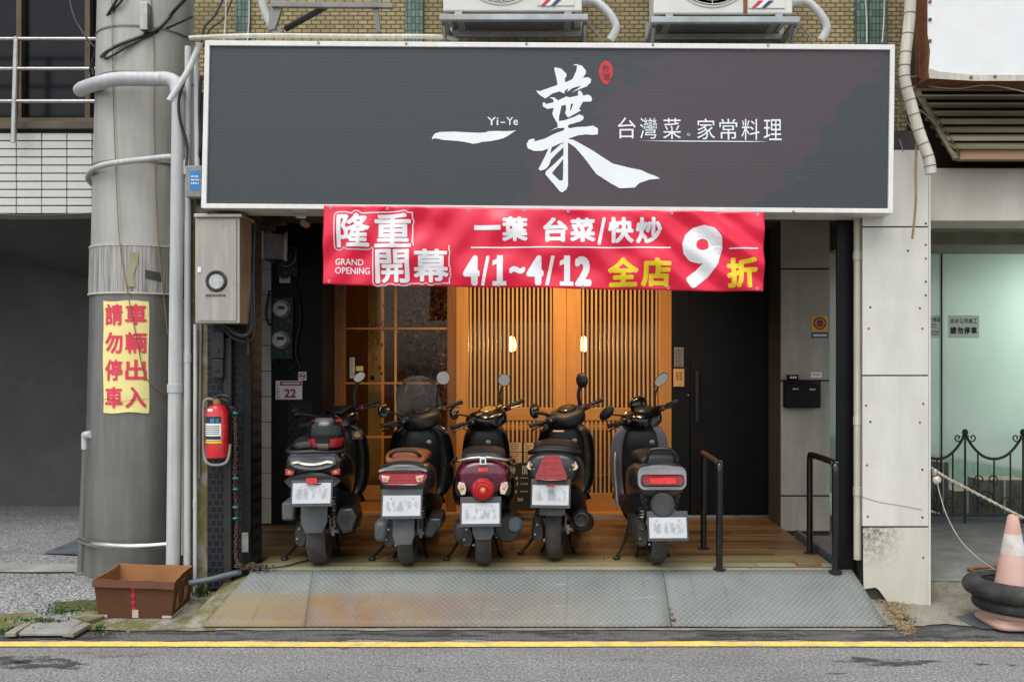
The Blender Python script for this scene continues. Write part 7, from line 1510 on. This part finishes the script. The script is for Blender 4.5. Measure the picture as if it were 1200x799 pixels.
for i, (z, Rr, r, dx) in enumerate(((.135, .225, .052, .035), (.235, .235, .066, .0))):
    t = empty('tyre', (ccx + dx, CD, z - r + .02), ('lower and narrower', 'upper and fatter')[i] + ' of two old tyres stacked around the traffic cone', 'tyre', 'tyres around the cone')
    mb = MB(); rings = []; n_ = 60
    for k in range(n_):
        a = 2 * math.pi * k / n_; ring = []
        for j in range(16):
            b = 2 * math.pi * j / 16; e = 1.0 if math.cos(b) > 0 else .75; gro = .93 if (k % 6 == 0 and math.cos(b) > .3) else 1.
            rad = Rr + r * math.cos(b) * e * gro; ring.append(Vector((ccx + dx + rad * math.cos(a), CD + rad * math.sin(a), z + .02 + r * .92 * math.sin(b) + (.006 * math.sin(a * 2 + i)))))
        rings.append(ring)
    mb.loft(rings, closed=True); mb.build('casing', M['rubber'], t)
    mb = MB(); mb.torus((ccx + dx, CD, z + .02 + r * .55), Rr - r * .62, .006, 'z', 48, 6); mb.torus((ccx + dx, CD, z + .02 - r * .55), Rr - r * .62, .006, 'z', 48, 6); mb.build('bead', M['rubber'], t)
rp0 = px(1091, 548, 6.12); mb = MB(); kk = [rp0, px(1110, 560, 6.0), px(1150, 581, 5.8), px(1200, 607, 5.6), px(1250, 630, 5.45)]; cc = catmull([tuple(k) for k in kk], 40)
for ph in (0, math.pi): mb.tube([Vector(p) + Vector((0, .006 * math.cos(i * .55 + ph), .006 * math.sin(i * .55 + ph))) for i, p in enumerate(cc)], .0055, 6)
mb.build('rope', plain('rope', (.36, .31, .23), .8, var=.3, vs=40), label='twisted rope strung from the pillar past the traffic cone', cat='rope')
kn = empty('light_bulb', px(1098, 566, 6.08), 'old bulb holder knotted to the rope at the pillar edge', 'bulb'); mb = MB(); mb.ell(px(1098, 562, 6.08), (.028, .028, .032), 14, 8); mb.build('bulb', M['clear_lens'], kn); mb = MB(); mb.lathe([(.018, 0), (.02, .03), (.012, .045)], px(1096, 557, 6.08), 'z', 12); mb.build('socket', M['alu'], kn)
line('wire', 'thin pale wire drooping from the rope knot to the ground', 'wire', [px(1098, 565, 6.07), px(1108, 600, 6.05), px(1125, 632, 6.02), px(1148, 655, 6.0), px(1168, 668, 5.98)], .0032, 'pipe_old', 6, 6)
mb = MB(); mb.prism([(1105, 714), (1150, 716), (1200, 722), (1250, 722), (1250, 735), (1150, 733), (1135, 728)], lambda u, v: Vector((gx(u, gd(v, .03)), gd(v, .03), .012 + .004 * noise.noise(Vector((u * .05, v * .1, 0))))), lambda u, v: Vector((gx(u, gd(v, .03)), gd(v, .03), .020 + .004 * noise.noise(Vector((u * .05, v * .1, 0)))))); mb.build('rubber_mat', M['pipe_dark'], smooth=False, label='crumpled grey mat on the ground under the traffic cone', cat='mat')
pt = empty('pallet_frame', Vector((gx(1165, 6.6), 6.55, PLAT)), 'thin reddish wooden frame lying on the platform behind the tyres', 'frame')
for a, b in (((1134, 667), (1160, 664)), ((1134, 667), (1150, 672)), ((1160, 664), (1215, 668)), ((1150, 672), (1215, 676))):
    d_a, d_b = gd(a[1], PLAT + .01), gd(b[1], PLAT + .01); mb = MB(); mb.tube([(gx(a[0], d_a), d_a, PLAT + .014), (gx(b[0], d_b), d_b, PLAT + .014)], .011, 4); mb.build('slat', M['rust'], pt, smooth=False)
# dead leaves and scraps
mb = MB()
for _ in range(70):
    zone = random.choice(((1015, 1090, 705, 735), (600, 1040, 738, 750), (20, 230, 722, 742), (1090, 1180, 712, 726))); u, v = random.uniform(*zone[:2]), random.uniform(*zone[2:]); d = gd(v, .02); s = random.uniform(.006, .016); a = random.uniform(0, 6.3)
    z = .022 if zone[0] != 1015 else .05
    mb.add([(gx(u, d) + s * math.cos(a), d + s * math.sin(a), z), (gx(u, d) - s * .5 * math.sin(a), d + s * .5 * math.cos(a), z + s * .5), (gx(u, d) - s * math.cos(a), d - s * math.sin(a), z), (gx(u, d) + s * .5 * math.sin(a), d - s * .5 * math.cos(a), z + s * .2)], [(0, 1, 2, 3)])
mb.build('leaf_litter', M['gravel'], kind='stuff', smooth=False, fixn=False, label='scattered dead leaves and scraps along the gutter', cat='litter')
